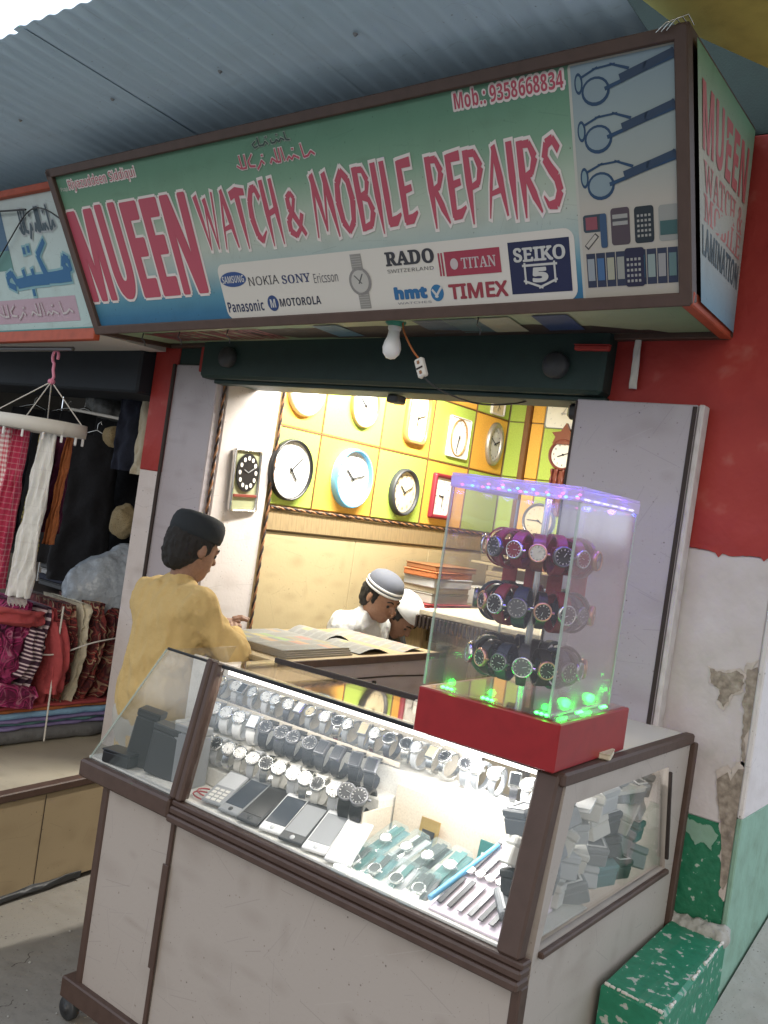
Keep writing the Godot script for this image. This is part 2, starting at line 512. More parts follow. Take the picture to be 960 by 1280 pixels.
# profile points are (radius, height) turned round the y axis of xf
func lathe(s: SurfaceTool, prof: Array, segs: int, xf := Transform3D.IDENTITY, smooth := true) -> void:
	s.set_smooth_group(1 if smooth else -1)
	for i in prof.size() - 1:
		var p: Vector2 = prof[i]
		var q: Vector2 = prof[i + 1]
		for k in segs:
			var a := TAU * k / segs
			var b := TAU * (k + 1) / segs
			var va := Vector3(cos(a), 0, sin(a))
			var vb := Vector3(cos(b), 0, sin(b))
			var up := Vector3.UP
			var p1 := xf * (va * p.x + up * p.y)
			var p2 := xf * (vb * p.x + up * p.y)
			var p3 := xf * (vb * q.x + up * q.y)
			var p4 := xf * (va * q.x + up * q.y)
			if p.x > 1e-5:
				tri(s, p1, p2, p3)
			if q.x > 1e-5:
				tri(s, p1, p3, p4)
	s.set_smooth_group(-1)

# a flat outline in the xy plane of xf, given thickness towards -z
func prism(s: SurfaceTool, poly: PackedVector2Array, depth: float, xf := Transform3D.IDENTITY) -> void:
	var ix := Geometry2D.triangulate_polygon(poly)
	for i in range(0, ix.size(), 3):
		var a := poly[ix[i]]
		var b := poly[ix[i + 1]]
		var c := poly[ix[i + 2]]
		tri(s, xf * Vector3(a.x, a.y, 0), xf * Vector3(c.x, c.y, 0), xf * Vector3(b.x, b.y, 0))
		if depth > 0:
			tri(s, xf * Vector3(a.x, a.y, -depth), xf * Vector3(b.x, b.y, -depth), xf * Vector3(c.x, c.y, -depth))
	if depth > 0:
		for i in poly.size():
			var p := poly[i]
			var q := poly[(i + 1) % poly.size()]
			quad(s, xf * Vector3(p.x, p.y, 0), xf * Vector3(q.x, q.y, 0), xf * Vector3(q.x, q.y, -depth), xf * Vector3(p.x, p.y, -depth))

# a closed, rippled sleeve of cloth along a line: thick cloth with folds on both faces
func drape(s: SurfaceTool, line: Array, wide: Vector3, thick: Vector3, ripple: float, waves: float, sd: int, flare := 1.0, segs := 40) -> void:
	var n := FastNoiseLite.new()
	n.seed = sd
	n.frequency = 1.2
	var rows := []
	for i in line.size():
		var v := float(i) / (line.size() - 1)
		var grow := lerpf(1.0, flare, v)
		var ring := []
		for k in segs:
			var a := TAU * k / segs
			var cx := cos(a)
			var sx := sin(a)
			var side := signf(cx) * pow(absf(cx), 0.7)
			var rp := ripple * sin(side * waves + n.get_noise_2d(v * 2.0 + sd, 3.0) * 4.0 + sd) * lerpf(0.5, 1.0, v)
			var lump := n.get_noise_3d(side * 1.5, v * 3.0, sx * 0.5) * ripple * 1.3
			ring.append(line[i] + wide * side * grow * (1.0 + 0.10 * n.get_noise_2d(v * 3.0, side + 9.0)) + thick * (sx * absf(sx) ** -0.3 if absf(sx) > 0.02 else 0.0) + thick.normalized() * (rp + lump))
		rows.append(ring)
	s.set_smooth_group(1)
	for i in rows.size() - 1:
		for k in segs:
			var k2 := (k + 1) % segs
			var u1 := float(k) / segs
			var u2 := float(k + 1) / segs
			var v1 := float(i) / (rows.size() - 1)
			var v2 := float(i + 1) / (rows.size() - 1)
			var P := [rows[i][k], rows[i + 1][k], rows[i + 1][k2], rows[i][k], rows[i + 1][k2], rows[i][k2]]
			var U := [Vector2(u1, v1), Vector2(u1, v2), Vector2(u2, v2), Vector2(u1, v1), Vector2(u2, v2), Vector2(u2, v1)]
			for j in 6:
				s.set_uv(U[j])
				s.add_vertex(P[j])
	for e in [0, rows.size() - 1]:
		var mid := Vector3.ZERO
		for p in rows[e]:
			mid += p / segs
		for k in segs:
			s.set_uv(Vector2(0, float(e) / rows.size()))
			s.add_vertex(mid)
			s.set_uv(Vector2(0.1, float(e) / rows.size()))
			s.add_vertex(rows[e][k if e > 0 else (k + 1) % segs])
			s.set_uv(Vector2(0.1, float(e) / rows.size()))
			s.add_vertex(rows[e][(k + 1) % segs if e > 0 else k])
	s.set_smooth_group(-1)

func line3(a: Vector3, b: Vector3, n: int, sag := Vector3.ZERO) -> Array:
	var out := []
	for i in n + 1:
		var t := float(i) / n
		out.append(a.lerp(b, t) + sag * sin(PI * t))
	return out

# ------------------------------------------------------------------ objects
func numbered(called: String) -> String:
	if not names.has(called):
		names[called] = 0
		return called
	names[called] += 1
	return "%s_%03d" % [called, names[called]]

func obj(called: String, s: SurfaceTool, m, parent: Node = self) -> MeshInstance3D:
	s.generate_normals()
	var o := MeshInstance3D.new()
	o.mesh = s.commit()
	o.material_override = M[m] if m is String else m
	if parent == self:
		o.name = numbered(called)
		add_child(o)
	else:
		o.name = called
		parent.add_child(o, true)
	return o

func tag(o: Node, label: String, category: String, group := "") -> Node:
	o.set_meta("label", label)
	o.set_meta("category", category)
	if group != "":
		o.set_meta("group", group)
	return o

func thing(called: String, label: String, category: String, p := Vector3.ZERO, b := Basis.IDENTITY, group := "") -> Node3D:
	var o := Node3D.new()
	o.name = numbered(called)
	add_child(o)
	o.transform = Transform3D(b, p)
	tag(o, label, category, group)
	return o

func struct(called: String, s: SurfaceTool, m) -> MeshInstance3D:
	var o := obj(called, s, m)
	o.set_meta("kind", "structure")
	return o

func piece(called: String, a: Vector3, b: Vector3, m, parent: Node, ch := 0.004) -> MeshInstance3D:
	var s := st_new()
	span(s, a, b, ch)
	return obj(called, s, m, parent)

func share(called: String, mesh: Mesh, m, parent: Node, xf := Transform3D.IDENTITY) -> MeshInstance3D:
	var o := MeshInstance3D.new()
	o.mesh = mesh
	o.material_override = M[m] if m is String else m
	o.name = called
	o.transform = xf
	parent.add_child(o, true)
	return o

func V(x: float, y: float, z: float) -> Vector3:
	return Vector3(x, y, z)

# ------------------------------------------------------------------ lettering and print
var fonts := {}
func font(kind: String, fat := 0.0) -> Font:
	var key := "%s%f" % [kind, fat]
	if not fonts.has(key):
		var f := SystemFont.new()
		f.font_names = PackedStringArray(["Droid Serif" if kind.begins_with("serif") else "Droid Sans"])
		f.font_weight = 700 if kind.ends_with("bold") else 400
		f.allow_system_fallback = false
		if fat != 0.0:
			var fv := FontVariation.new()
			fv.base_font = f
			fv.variation_embolden = fat
			fonts[key] = fv
		else:
			fonts[key] = f
	return fonts[key]

# the outline of a text, stretched into a rectangle (u0, v0)-(u1, v1) and laid on a surface by a callable (u, v) -> point
func letters(s: SurfaceTool, text: String, kind: String, r: Array, on: Callable, col: Color, fat := 0.0, grow := 0.0) -> void:
	var tm := TextMesh.new()
	tm.font = font(kind)
	tm.text = text
	tm.font_size = 64
	tm.depth = 0.0
	tm.pixel_size = 0.01
	tm.curve_step = 4.0
	var arr := tm.surface_get_arrays(0)
	var vs: PackedVector3Array = arr[Mesh.ARRAY_VERTEX]
	var ix: PackedInt32Array = arr[Mesh.ARRAY_INDEX]
	var lo := Vector2(1e9, 1e9)
	var hi := -lo
	for p in vs:
		lo = lo.min(Vector2(p.x, p.y))
		hi = hi.max(Vector2(p.x, p.y))
	var sz := hi - lo
	# a heavier weight is the same outline set down again slightly to each side
	var offs := [Vector2.ZERO]
	if fat > 0.0:
		for k in 10:
			offs.append(Vector2(cos(TAU * k / 10.0), sin(TAU * k / 10.0) * 4.2) * fat * 0.0016)
	var keep := lift
	for o in offs:
		for i in ix:
			var p := vs[i]
			var u := (p.x - lo.x) / sz.x
			var v := (p.y - lo.y) / sz.y
			s.set_color(col)
			s.add_vertex(on.call(lerpf(r[0] - grow, r[2] + grow, u) + o.x, lerpf(r[1] - grow, r[3] + grow, v) + o.y))
		lift += 0.00004
	lift = keep

# filled outline laid on a surface
func fill(s: SurfaceTool, poly: PackedVector2Array, on: Callable, col: Color) -> void:
	var ix := Geometry2D.triangulate_polygon(poly)
	for i in ix:
		s.set_color(col)
		s.add_vertex(on.call(poly[i].x, poly[i].y))

func rectp(u0: float, v0: float, u1: float, v1: float) -> PackedVector2Array:
	return PackedVector2Array([Vector2(u0, v0), Vector2(u1, v0), Vector2(u1, v1), Vector2(u0, v1)])

func roundp(u0: float, v0: float, u1: float, v1: float, ru: float, rv: float) -> PackedVector2Array:
	var out := PackedVector2Array()
	var cs := [[u1 - ru, v1 - rv, 0.0], [u0 + ru, v1 - rv, PI / 2], [u0 + ru, v0 + rv, PI], [u1 - ru, v0 + rv, PI * 1.5]]
	for c in cs:
		for k in 6:
			var a: float = c[2] + PI / 2 * k / 5.0
			out.append(Vector2(c[0] + cos(a) * ru, c[1] + sin(a) * rv))
	return out

func ellp(u: float, v: float, ru: float, rv: float, n := 24, turn := 0.0) -> PackedVector2Array:
	var out := PackedVector2Array()
	for k in n:
		var a := TAU * k / n
		out.append(Vector2(u + cos(a) * ru * cos(turn) - sin(a) * ru * sin(turn), v + (cos(a) * sin(turn) + sin(a) * cos(turn)) * rv))
	return out

# a brush stroke: points (x, y, width); aspect keeps strokes even where u and v have different lengths
func stroke(s: SurfaceTool, pts: Array, on: Callable, col: Color, su: float, sv: float, ou: float, ov: float, extra := 0.0) -> void:
	for i in pts.size() - 1:
		var a := Vector2(pts[i][0], pts[i][1])
		var b := Vector2(pts[i + 1][0], pts[i + 1][1])
		var d := (b - a).normalized()
		var n := Vector2(-d.y, d.x)
		var wa: float = pts[i][2] * 0.5 + extra
		var wb: float = pts[i + 1][2] * 0.5 + extra
		var ext := d * (extra + 0.012)
		var q := [a + n * wa - ext, b + n * wb + ext, b - n * wb + ext, a - n * wa - ext]
		for k in [0, 1, 2, 0, 2, 3]:
			s.set_color(col)
			s.add_vertex(on.call(ou + q[k].x * su, ov + q[k].y * sv))

# ------------------------------------------------------------------ setting
func build_ground() -> void:
	var s := st_new()
	quad(s, V(-60, 0, -60), V(60, 0, -60), V(60, 0, 60), V(-60, 0, 60))
	struct("ground", s, "concrete")
	# the concrete ramp that climbs beside the end wall of the shop
	var r := st_new()
	hexa(r, [V(-0.638, 0, -1.2), V(1.5, 0, -1.2), V(1.5, 0, -6), V(-0.638, 0, -6)], [V(-0.638, 0.10, -1.2), V(1.5, 0.10, -1.2), V(1.5, 1.35, -6), V(-0.638, 1.35, -6)])
	struct("ramp", r, "ramp")

func build_shop() -> void:
	var b := thing("shop_building", "open-fronted shop with red upper wall and lime and orange interior panels", "shop")
	# end wall on the right of the opening, painted in three bands, with its return
	piece("green_wall_band", V(-1.2, 0, -2.83), V(-0.66, 0.90, -2.57), "green_dado", b)
	piece("white_wall_band", V(-1.2, 0.90, -2.83), V(-0.66, 1.617, -2.572), "lilac_wall", b)
	piece("red_wall_band", V(-1.2, 1.617, -2.83), V(-0.66, 2.77, -2.57), "red_wall", b)
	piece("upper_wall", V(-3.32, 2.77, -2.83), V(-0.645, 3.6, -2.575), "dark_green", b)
	piece("return_dado", V(-0.66, 0, -6.0), V(-0.645, 0.93, -2.565), "pale_green", b)
	piece("return_wall", V(-0.66, 0.93, -6.0), V(-0.643, 1.60, -2.563), "white_wall", b)
	piece("return_red_band", V(-0.66, 1.60, -6.0), V(-0.645, 2.77, -2.565), "red_wall", b)
	# the brush line where the red paint meets the white
	var brush := PackedVector2Array([Vector2(-0.6605, 1.630), Vector2(-1.2, 1.630)])
	for i in 60:
		brush.append(Vector2(-1.2 + 0.5395 * i / 59.0, 1.6165 - rng.randf() * 0.005 - (0.010 if i % 13 == 4 else 0.0) - 0.004 * sin(i * 0.31)))
	var bs := st_new()
	prism(bs, brush, 0.003, Transform3D(Basis.IDENTITY, V(0, 0, -2.5672)))
	obj("red_brush_line", bs, "red_wall", b)
	# patches where the paint has fallen off
	var patches := [
		[[-0.785, 1.30], [-0.745, 1.297], [-0.715, 1.31], [-0.695, 1.30], [-0.698, 1.26], [-0.72, 1.245], [-0.735, 1.205], [-0.755, 1.22], [-0.752, 1.25], [-0.778, 1.262]],
		[[-0.69, 1.318], [-0.665, 1.33], [-0.6605, 1.20], [-0.6605, 1.075], [-0.672, 1.09], [-0.676, 1.17], [-0.688, 1.24]],
		[[-0.725, 1.015], [-0.70, 1.04], [-0.69, 1.02], [-0.675, 1.055], [-0.6605, 1.06], [-0.6605, 0.76], [-0.668, 0.735], [-0.678, 0.745], [-0.684, 0.82], [-0.70, 0.91], [-0.715, 0.96]]]
	for p in patches:
		for layer in 2:
			var s := st_new()
			prism(s, ragged(p, 1.0 if layer else 1.16, -0.6605), 0.004 - 0.0015 * (1 - layer), Transform3D(Basis.IDENTITY, V(0, 0, -2.5688 + 0.0012 * layer)))
			obj("bare_plaster_patch", s, "bare" if layer else "undercoat", b)
	# a pale flaking patch on the green band
	var sf := st_new()
	prism(sf, ragged([[-0.83, 0.885], [-0.80, 0.897], [-0.76, 0.885], [-0.728, 0.89], [-0.70, 0.87], [-0.712, 0.825], [-0.735, 0.84], [-0.755, 0.826], [-0.775, 0.85], [-0.80, 0.855], [-0.82, 0.868]], 1.0, -0.6605), 0.003, Transform3D(Basis.IDENTITY, V(0, 0, -2.5675)))
	obj("flaked_paint_patch", sf, "pale_green", b)
	# pillar between the two shops
	piece("pillar_red_band", V(-3.33, 1.617, -2.85), V(-3.17, 2.30, -2.57), "red_wall", b)
	piece("pillar_white_band", V(-3.33, 0, -2.85), V(-3.17, 1.617, -2.572), "white_wall", b)
	piece("left_facing_panel", V(-3.168, 0, -2.62), V(-2.90, 2.08, -2.56), "board", b)
	piece("dark_batten", V(-3.178, 0, -2.56), V(-3.163, 2.08, -2.545), "dark_brown", b)
	piece("pillar_head", V(-3.165, 2.08, -2.8), V(-2.9, 2.30, -2.57), "dark_green", b)
	piece("red_strip", V(-3.01, 2.05, -2.565), V(-2.955, 2.2, -2.545), "red_wall", b)
	# side wall: white board, then the clock panels with their battens over a beige wainscot
	piece("white_board", V(-3.0, 0, -2.935), V(-2.90, 2.75, -2.625), "white_panel", b)
	rope_trim(b, V(-2.893, 0.3, -2.60), V(-2.893, 2.2, -2.60))
	rope_trim(b, V(-2.890, 0.3, -2.945), V(-2.890, 2.4, -2.945))
	piece("side_wall", V(-3.0, 0, -5.0), V(-2.915, 2.75, -2.937), "beige_dark", b)
	var zs := [-2.955, -3.238, -3.685, -4.115, -4.53, -4.90]
	var ys := [1.545, 1.90, 2.235, 2.57]
	for i in 5:
		for j in 3:
			piece("coloured_panel", V(-2.915, ys[j] + 0.004, zs[i + 1] + 0.004), V(-2.900, ys[j + 1] - 0.004, zs[i] - 0.004), "lime" if (i + j) % 2 == 0 else "orange", b, 0.003)
	for i in range(1, 5):
		piece("upright_batten", V(-2.915, 1.545, zs[i] - 0.0035), V(-2.897, 2.57, zs[i] + 0.0035), "batten", b, 0.001)
	for j in range(1, 3):
		for i in 5:
			piece("level_batten", V(-2.915, ys[j] - 0.0035, zs[i + 1] + 0.005), V(-2.897, ys[j] + 0.0035, zs[i] - 0.005), "batten", b, 0.001)
	rope_trim(b, V(-2.888, 1.535, -2.96), V(-2.888, 1.535, -4.90))
	piece("dado_rail", V(-2.915, 1.432, -4.90), V(-2.893, 1.524, -2.955), "beige_dark", b)
	for i in 3:
		piece("wainscot_sheet", V(-2.915, 0.02, -2.96 - 0.648 * (i + 1) + 0.003), V(-2.903, 1.425, -2.96 - 0.648 * i), "beige", b, 0.002)
	# back wall
	piece("back_wall", V(-3.0, 0, -5.0), V(-1.0, 2.75, -4.92), "beige_dark", b)
	piece("wainscot_sheet", V(-2.9, 0.02, -4.92), V(-1.1, 1.53, -4.908), "beige", b)
	for j in 3:
		piece("coloured_panel", V(-2.897, ys[j] + 0.003, -4.92), V(-2.785, ys[j + 1] - 0.003, -4.906), "lime", b, 0.003)
		piece("coloured_panel", V(-2.745, ys[j] + 0.003, -4.92), V(-2.665, ys[j + 1] - 0.003, -4.906), "orange", b, 0.003)
		piece("coloured_panel", V(-2.655, ys[j] + 0.003, -4.92), V(-2.20, ys[j + 1] - 0.003, -4.906), "lime", b, 0.003)
		piece("coloured_panel", V(-2.19, ys[j] + 0.003, -4.92), V(-1.7, ys[j + 1] - 0.003, -4.906), "orange", b, 0.003)
	piece("brown_post", V(-2.782, 0.3, -4.93), V(-2.748, 2.7, -4.88), "batten", b)
	piece("inner_side_wall", V(-1.2, 0, -5.0), V(-1.1, 2.75, -2.83), "white_panel", b)
	piece("ceiling", V(-3.0, 2.75, -5.0), V(-1.1, 2.85, -2.83), "off_white", b)
	piece("shop_floor", V(-2.90, 0.004, -4.9), V(-1.2, 0.05, -2.62), "concrete", b)
	# rolling shutter housing over the opening
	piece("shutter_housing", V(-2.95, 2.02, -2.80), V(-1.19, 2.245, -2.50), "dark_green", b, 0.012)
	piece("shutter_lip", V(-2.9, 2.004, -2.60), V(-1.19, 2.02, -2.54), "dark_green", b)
	for x in [-1.34, -2.78]:
		var s := st_new()
		lathe(s, [Vector2(0, 0.03), Vector2(0.034, 0.03), Vector2(0.04, 0.024), Vector2(0.04, 0.0)], 20, Transform3D(Basis(Vector3.RIGHT, PI / 2), V(x, 2.10, -2.50)))
		obj("shutter_boss", s, "charcoal", b)
	var lk := st_new()
	cbox(lk, V(0.10, 0.05, 0.09), at(V(-1.30, 1.985, -2.66)), 0.012)
	obj("shutter_lock", lk, "charcoal", b)
	var lk2 := st_new()
	cbox(lk2, V(0.05, 0.03, 0.06), at(V(-2.02, 1.99, -2.62)), 0.008)
	obj("shutter_lock", lk2, "charcoal", b)
	# folding door leaf that stands open against the right wall
	var leaf := thing("door_leaf", "tall grey-white door leaf with worn dark edge standing behind the counter", "door", V(-1.075, 1.10, -2.53), Basis(Vector3.UP, 0.02))
	piece("leaf_panel", V(-0.187, 0, -0.022), V(0.172, 0.905, 0.022), "board", leaf, 0.003)
	piece("leaf_edge", V(0.174, 0, -0.026), V(0.19, 0.907, 0.020), "board_edge", leaf, 0.003)
	piece("edge_moulding", V(0.160, 0.0, 0.0225), V(0.172, 0.90, 0.027), "dark_brown", leaf, 0.002)
	piece("edge_moulding", V(-0.190, 0, 0.0225), V(-0.183, 0.90, 0.026), "dark_brown", leaf, 0.002)
	# tube lamp on the side wall, above what the shutter lets us see
	var lamp := thing("tube_lamp", "bright white tube lamp hung from the ceiling just behind the shutter", "lamp", V(-2.45, 2.42, -3.35))
	piece("lamp_housing", V(-0.03, 0.016, -0.62), V(0.03, 0.045, 0.62), "white", lamp)
	for z in [-0.5, 0.5]:
		piece("lamp_hanger", V(-0.004, 0.0455, z - 0.004), V(0.004, 0.329, z + 0.004), "charcoal", lamp, 0.001)
	var s2 := st_new()
	tube(s2, [V(0, 0, -0.6), V(0, 0, 0.6)], 0.014, 10)
	obj("lamp_tube", s2, "tube_glow", lamp)
	var al := AreaLight3D.new()
	al.name = "lamp_light"
	al.area_size = Vector2(0.05, 1.2)
	al.light_energy = 5.4
	al.light_color = Color(1.0, 0.98, 0.94)
	al.shadow_enabled = true
	lamp.add_child(al)
	al.transform = Transform3D(Basis(Vector3(0, 0, 1), -0.25) * Basis(Vector3.RIGHT, -PI / 2), V(0, -0.018, 0))

# an outline broken up by midpoint displacement, as paint breaks
func ragged(p: Array, grow: float, x_most: float) -> PackedVector2Array:
	var pts := []
	var mid := Vector2.ZERO
	for q in p:
		mid += Vector2(q[0], q[1]) / p.size()
	for q in p:
		pts.append(mid + (Vector2(q[0], q[1]) - mid) * grow)
	for lvl in 3:
		var nx := []
		for i in pts.size():
			var a: Vector2 = pts[i]
			var c: Vector2 = pts[(i + 1) % pts.size()]
			nx.append(a)
			nx.append((a + c) * 0.5 + (c - a).orthogonal() * rng.randf_range(-0.17, 0.17))
		pts = nx
	var out := PackedVector2Array()
	for q in pts:
		out.append(Vector2(minf(q.x, x_most - rng.randf() * 0.0005), q.y))
	if Geometry2D.triangulate_polygon(out).is_empty():
		out.clear()
		for q in p:
			out.append(Vector2(q[0], q[1]))
	return out

func rope_trim(parent: Node, a: Vector3, b: Vector3) -> void:
	# twisted brown and tan cord moulding: two strands
	for k in 2:
		var pts := []
		var n := int((b - a).length() / 0.012)
		var d := (b - a).normalized()
		var x := Vector3(0.3, 0.5, 0.8).cross(d).normalized()
		var y := d.cross(x)
		for i in n + 1:
			var an := i * 1.05 + k * PI
			pts.append(a.lerp(b, float(i) / n) + (x * cos(an) + y * sin(an)) * 0.0035)
		var s := st_new()
		tube(s, pts, 0.0048, 5)
		obj("rope_moulding", s, "dark_brown" if k == 0 else "tan", parent)

func build_neighbour() -> void:
	var b := thing("neighbour_shop", "dark cloth shop with navy shutter housing on the far left", "shop")
	piece("back_wall", V(-6.5, 0, -4.4), V(-3.33, 2.8, -4.2), "dark_room", b)
	piece("inner_wall", V(-3.45, 0, -4.2), V(-3.33, 2.8, -2.86), "dark_room", b)
	piece("far_wall", V(-6.6, 0, -4.2), V(-6.5, 2.8, -2.5), "dark_room", b)
	piece("ceiling", V(-6.5, 2.75, -4.2), V(-3.33, 2.85, -2.3), "dark_room", b)
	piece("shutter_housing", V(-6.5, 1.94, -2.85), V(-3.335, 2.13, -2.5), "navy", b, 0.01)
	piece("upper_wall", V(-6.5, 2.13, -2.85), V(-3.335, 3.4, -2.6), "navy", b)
	for i in 4:
		piece("wall_shelf", V(-5.8, 0.62 + 0.33 * i, -4.19), V(-3.5, 0.645 + 0.33 * i, -3.75), "dark_brown", b)

func build_roof() -> void:
	var r := thing("tin_roof", "blue-grey corrugated tin awning above the signboards", "awning")
	var pitch := 0.076
	var xs := -0.995
	var k := 0
	while xs > -6.0:
		var s := st_new()
		s.set_smooth_group(1)
		var x1 := xs - 0.836
		var n := 11 * 10
		var up := 0.004 * (k % 2)
		for i in n:
			var xa := lerpf(xs + 0.02, x1 - 0.02, float(i) / n)
			var xb := lerpf(xs + 0.02, x1 - 0.02, float(i + 1) / n)
			var ya := 0.0036 * cos(TAU * xa / pitch) + up
			var yb := 0.0036 * cos(TAU * xb / pitch) + up
			var zf := -1.405 + 0.008 * sin(k * 2.3)
			for t in [0.0, 0.0018]:
				var A := V(xa, 2.836 + ya + t, zf)
				var B := V(xb, 2.836 + yb + t, zf)
				var Cc := V(xb, 2.772 + yb + t, -2.55)
				var D := V(xa, 2.772 + ya + t, -2.55)
				if t == 0.0:
					quad(s, D, Cc, B, A)
				else:
					quad(s, A, B, Cc, D)
			quad(s, V(xa, 2.836 + ya, zf), V(xb, 2.836 + yb, zf), V(xb, 2.8378 + yb, zf), V(xa, 2.8378 + ya, zf))
		obj("corrugated_sheet", s, "tin", r)
		xs = x1
		k += 1
	for i in 9:
		var bl := st_new()
		var bx := -1.14 - 0.532 * i
		lathe(bl, [Vector2(0.007, 0.0), Vector2(0.007, -0.002), Vector2(0.004, -0.003), Vector2(0.004, -0.006), Vector2(0.0, -0.007)], 10, at(V(bx, 2.811 + 0.002 * sin(i * 3.0), -1.78 + 0.01 * sin(i * 1.7))))
		obj("roof_bolt", bl, "grey", r)
	# purlin the sheets are nailed to, behind the board
	var p := st_new()
	bar(p, V(-5.9, 2.742, -2.42), V(-0.95, 2.742, -2.42), 0.05, 0.05)
	obj("purlin", p, "dark_brown", r)
	# yellow boarded underside of the balcony beyond the end of the awning
	var y := st_new()
	var poly := PackedVector2Array([Vector2(-0.985, -1.7), Vector2(-0.99, -1.95), Vector2(-0.945, -2.13), Vector2(-0.80, -2.40), Vector2(-0.60, -2.52), Vector2(1.4, -2.52), Vector2(1.4, -1.2), Vector2(-0.4, -1.2)])
	prism(y, poly, 0.05, Transform3D(Basis(V(1, 0, 0), V(0, 0, 1), V(0, -1, 0)), V(0, 2.86, 0)))
	tag(obj("balcony_board", y, "yellow_ply"), "dusty yellow board of a balcony underside at the upper right", "board")

# ------------------------------------------------------------------ signboards
var lift := 0.0
var face := []

func face_at(f: Array, u: float, v: float, off: float) -> Vector3:
	var p: Vector3 = (f[0] as Vector3).lerp(f[1], u).lerp((f[3] as Vector3).lerp(f[2], u), 1.0 - v)
	var n: Vector3 = ((f[3] - f[0]) as Vector3).cross(f[1] - f[0]).normalized()
	return p + n * (off + lift)

func on_face(f: Array, off: float) -> Callable:
	return func(u: float, v: float) -> Vector3: return face_at(f, u, v, off)

const BRUSH := {
	"W": [0.92, [[0.02, 1.0, 0.17], [0.14, 0.5, 0.11], [0.25, -0.03, 0.03]], [[0.25, -0.03, 0.03], [0.46, 0.92, 0.07]], [[0.44, 0.92, 0.15], [0.64, -0.03, 0.03]], [[0.64, -0.03, 0.04], [0.88, 1.02, 0.07]]],
	"A": [0.70, [[0.36, 1.0, 0.07], [0.16, 0.4, 0.08], [0.03, -0.06, 0.03]], [[0.36, 1.02, 0.12], [0.50, 0.5, 0.17], [0.64, -0.05, 0.05]], [[0.12, 0.30, 0.06], [0.56, 0.36, 0.08]]],
	"T": [0.66, [[-0.02, 0.88, 0.14], [0.30, 0.95, 0.13], [0.66, 0.92, 0.10]], [[0.30, 0.95, 0.20], [0.33, 0.4, 0.15], [0.36, -0.10, 0.03]]],
	"C": [0.62, [[0.58, 0.76, 0.13], [0.46, 0.95, 0.11], [0.28, 0.93, 0.12], [0.12, 0.70, 0.16], [0.08, 0.42, 0.18], [0.18, 0.12, 0.15], [0.36, 0.0, 0.10], [0.60, 0.16, 0.03]]],
	"H": [0.70, [[0.10, 1.05, 0.14], [0.13, 0.5, 0.17], [0.14, -0.12, 0.03]], [[0.52, 1.05, 0.12], [0.55, 0.5, 0.16], [0.60, -0.10, 0.03]], [[0.13, 0.44, 0.08], [0.55, 0.52, 0.09]]],
	"&": [0.78, [[0.72, -0.02, 0.10], [0.22, 0.62, 0.16], [0.20, 0.86, 0.13], [0.36, 0.97, 0.10], [0.48, 0.84, 0.10], [0.36, 0.58, 0.09], [0.10, 0.34, 0.15], [0.10, 0.10, 0.15], [0.32, -0.02, 0.11], [0.52, 0.12, 0.09], [0.70, 0.46, 0.12]]],
	"M": [1.0, [[0.03, -0.06, 0.04], [0.14, 0.6, 0.09], [0.20, 1.02, 0.10]], [[0.18, 1.02, 0.16], [0.36, 0.5, 0.13], [0.47, 0.04, 0.04]], [[0.47, 0.04, 0.05], [0.72, 1.0, 0.08]], [[0.70, 1.02, 0.15], [0.82, 0.5, 0.18], [0.94, -0.08, 0.04]]],
	"O": [0.74, [[0.36, 1.0, 0.12], [0.14, 0.80, 0.15], [0.07, 0.50, 0.18], [0.14, 0.16, 0.15], [0.34, -0.02, 0.09], [0.56, 0.14, 0.13], [0.66, 0.5, 0.17], [0.58, 0.84, 0.14], [0.36, 1.0, 0.11]]],
	"B": [0.66, [[0.11, 1.02, 0.17], [0.13, 0.5, 0.18], [0.13, -0.04, 0.12]], [[0.11, 0.98, 0.08], [0.40, 0.97, 0.09], [0.54, 0.78, 0.13], [0.44, 0.58, 0.09], [0.16, 0.53, 0.07]], [[0.16, 0.53, 0.07], [0.48, 0.48, 0.10], [0.60, 0.27, 0.15], [0.46, 0.05, 0.11], [0.13, 0.0, 0.08]]],
	"I": [0.30, [[0.12, 1.04, 0.16], [0.14, 0.5, 0.18], [0.17, -0.12, 0.03]]],
	"L": [0.56, [[0.10, 1.04, 0.15], [0.12, 0.5, 0.18], [0.12, 0.02, 0.14]], [[0.08, 0.04, 0.12], [0.36, 0.06, 0.14], [0.56, 0.16, 0.04]]],
	"E": [0.58, [[0.10, 1.0, 0.15], [0.12, 0.5, 0.18], [0.12, 0.02, 0.14]], [[0.08, 0.04, 0.12], [0.36, 0.06, 0.13], [0.56, 0.16, 0.04]], [[0.08, 0.95, 0.11], [0.52, 0.97, 0.13]], [[0.12, 0.52, 0.10], [0.46, 0.56, 0.09]]],
	"R": [0.68, [[0.10, 1.02, 0.16], [0.12, 0.5, 0.18], [0.13, -0.12, 0.04]], [[0.09, 0.97, 0.08], [0.40, 0.97, 0.10], [0.55, 0.76, 0.15], [0.42, 0.54, 0.10], [0.16, 0.48, 0.07]], [[0.24, 0.50, 0.12], [0.46, 0.2, 0.15], [0.66, -0.06, 0.04]]],
	"P": [0.64, [[0.10, 1.02, 0.16], [0.12, 0.5, 0.18], [0.13, -0.12, 0.04]], [[0.09, 0.97, 0.08], [0.40, 0.97, 0.10], [0.57, 0.74, 0.15], [0.44, 0.50, 0.10], [0.16, 0.44, 0.07]]],
	"S": [0.62, [[0.56, 0.82, 0.12], [0.40, 0.98, 0.11], [0.20, 0.92, 0.13], [0.12, 0.72, 0.14], [0.28, 0.56, 0.15], [0.46, 0.42, 0.16], [0.54, 0.22, 0.16], [0.40, 0.03, 0.13], [0.16, 0.02, 0.09], [0.02, 0.16, 0.03]]]}

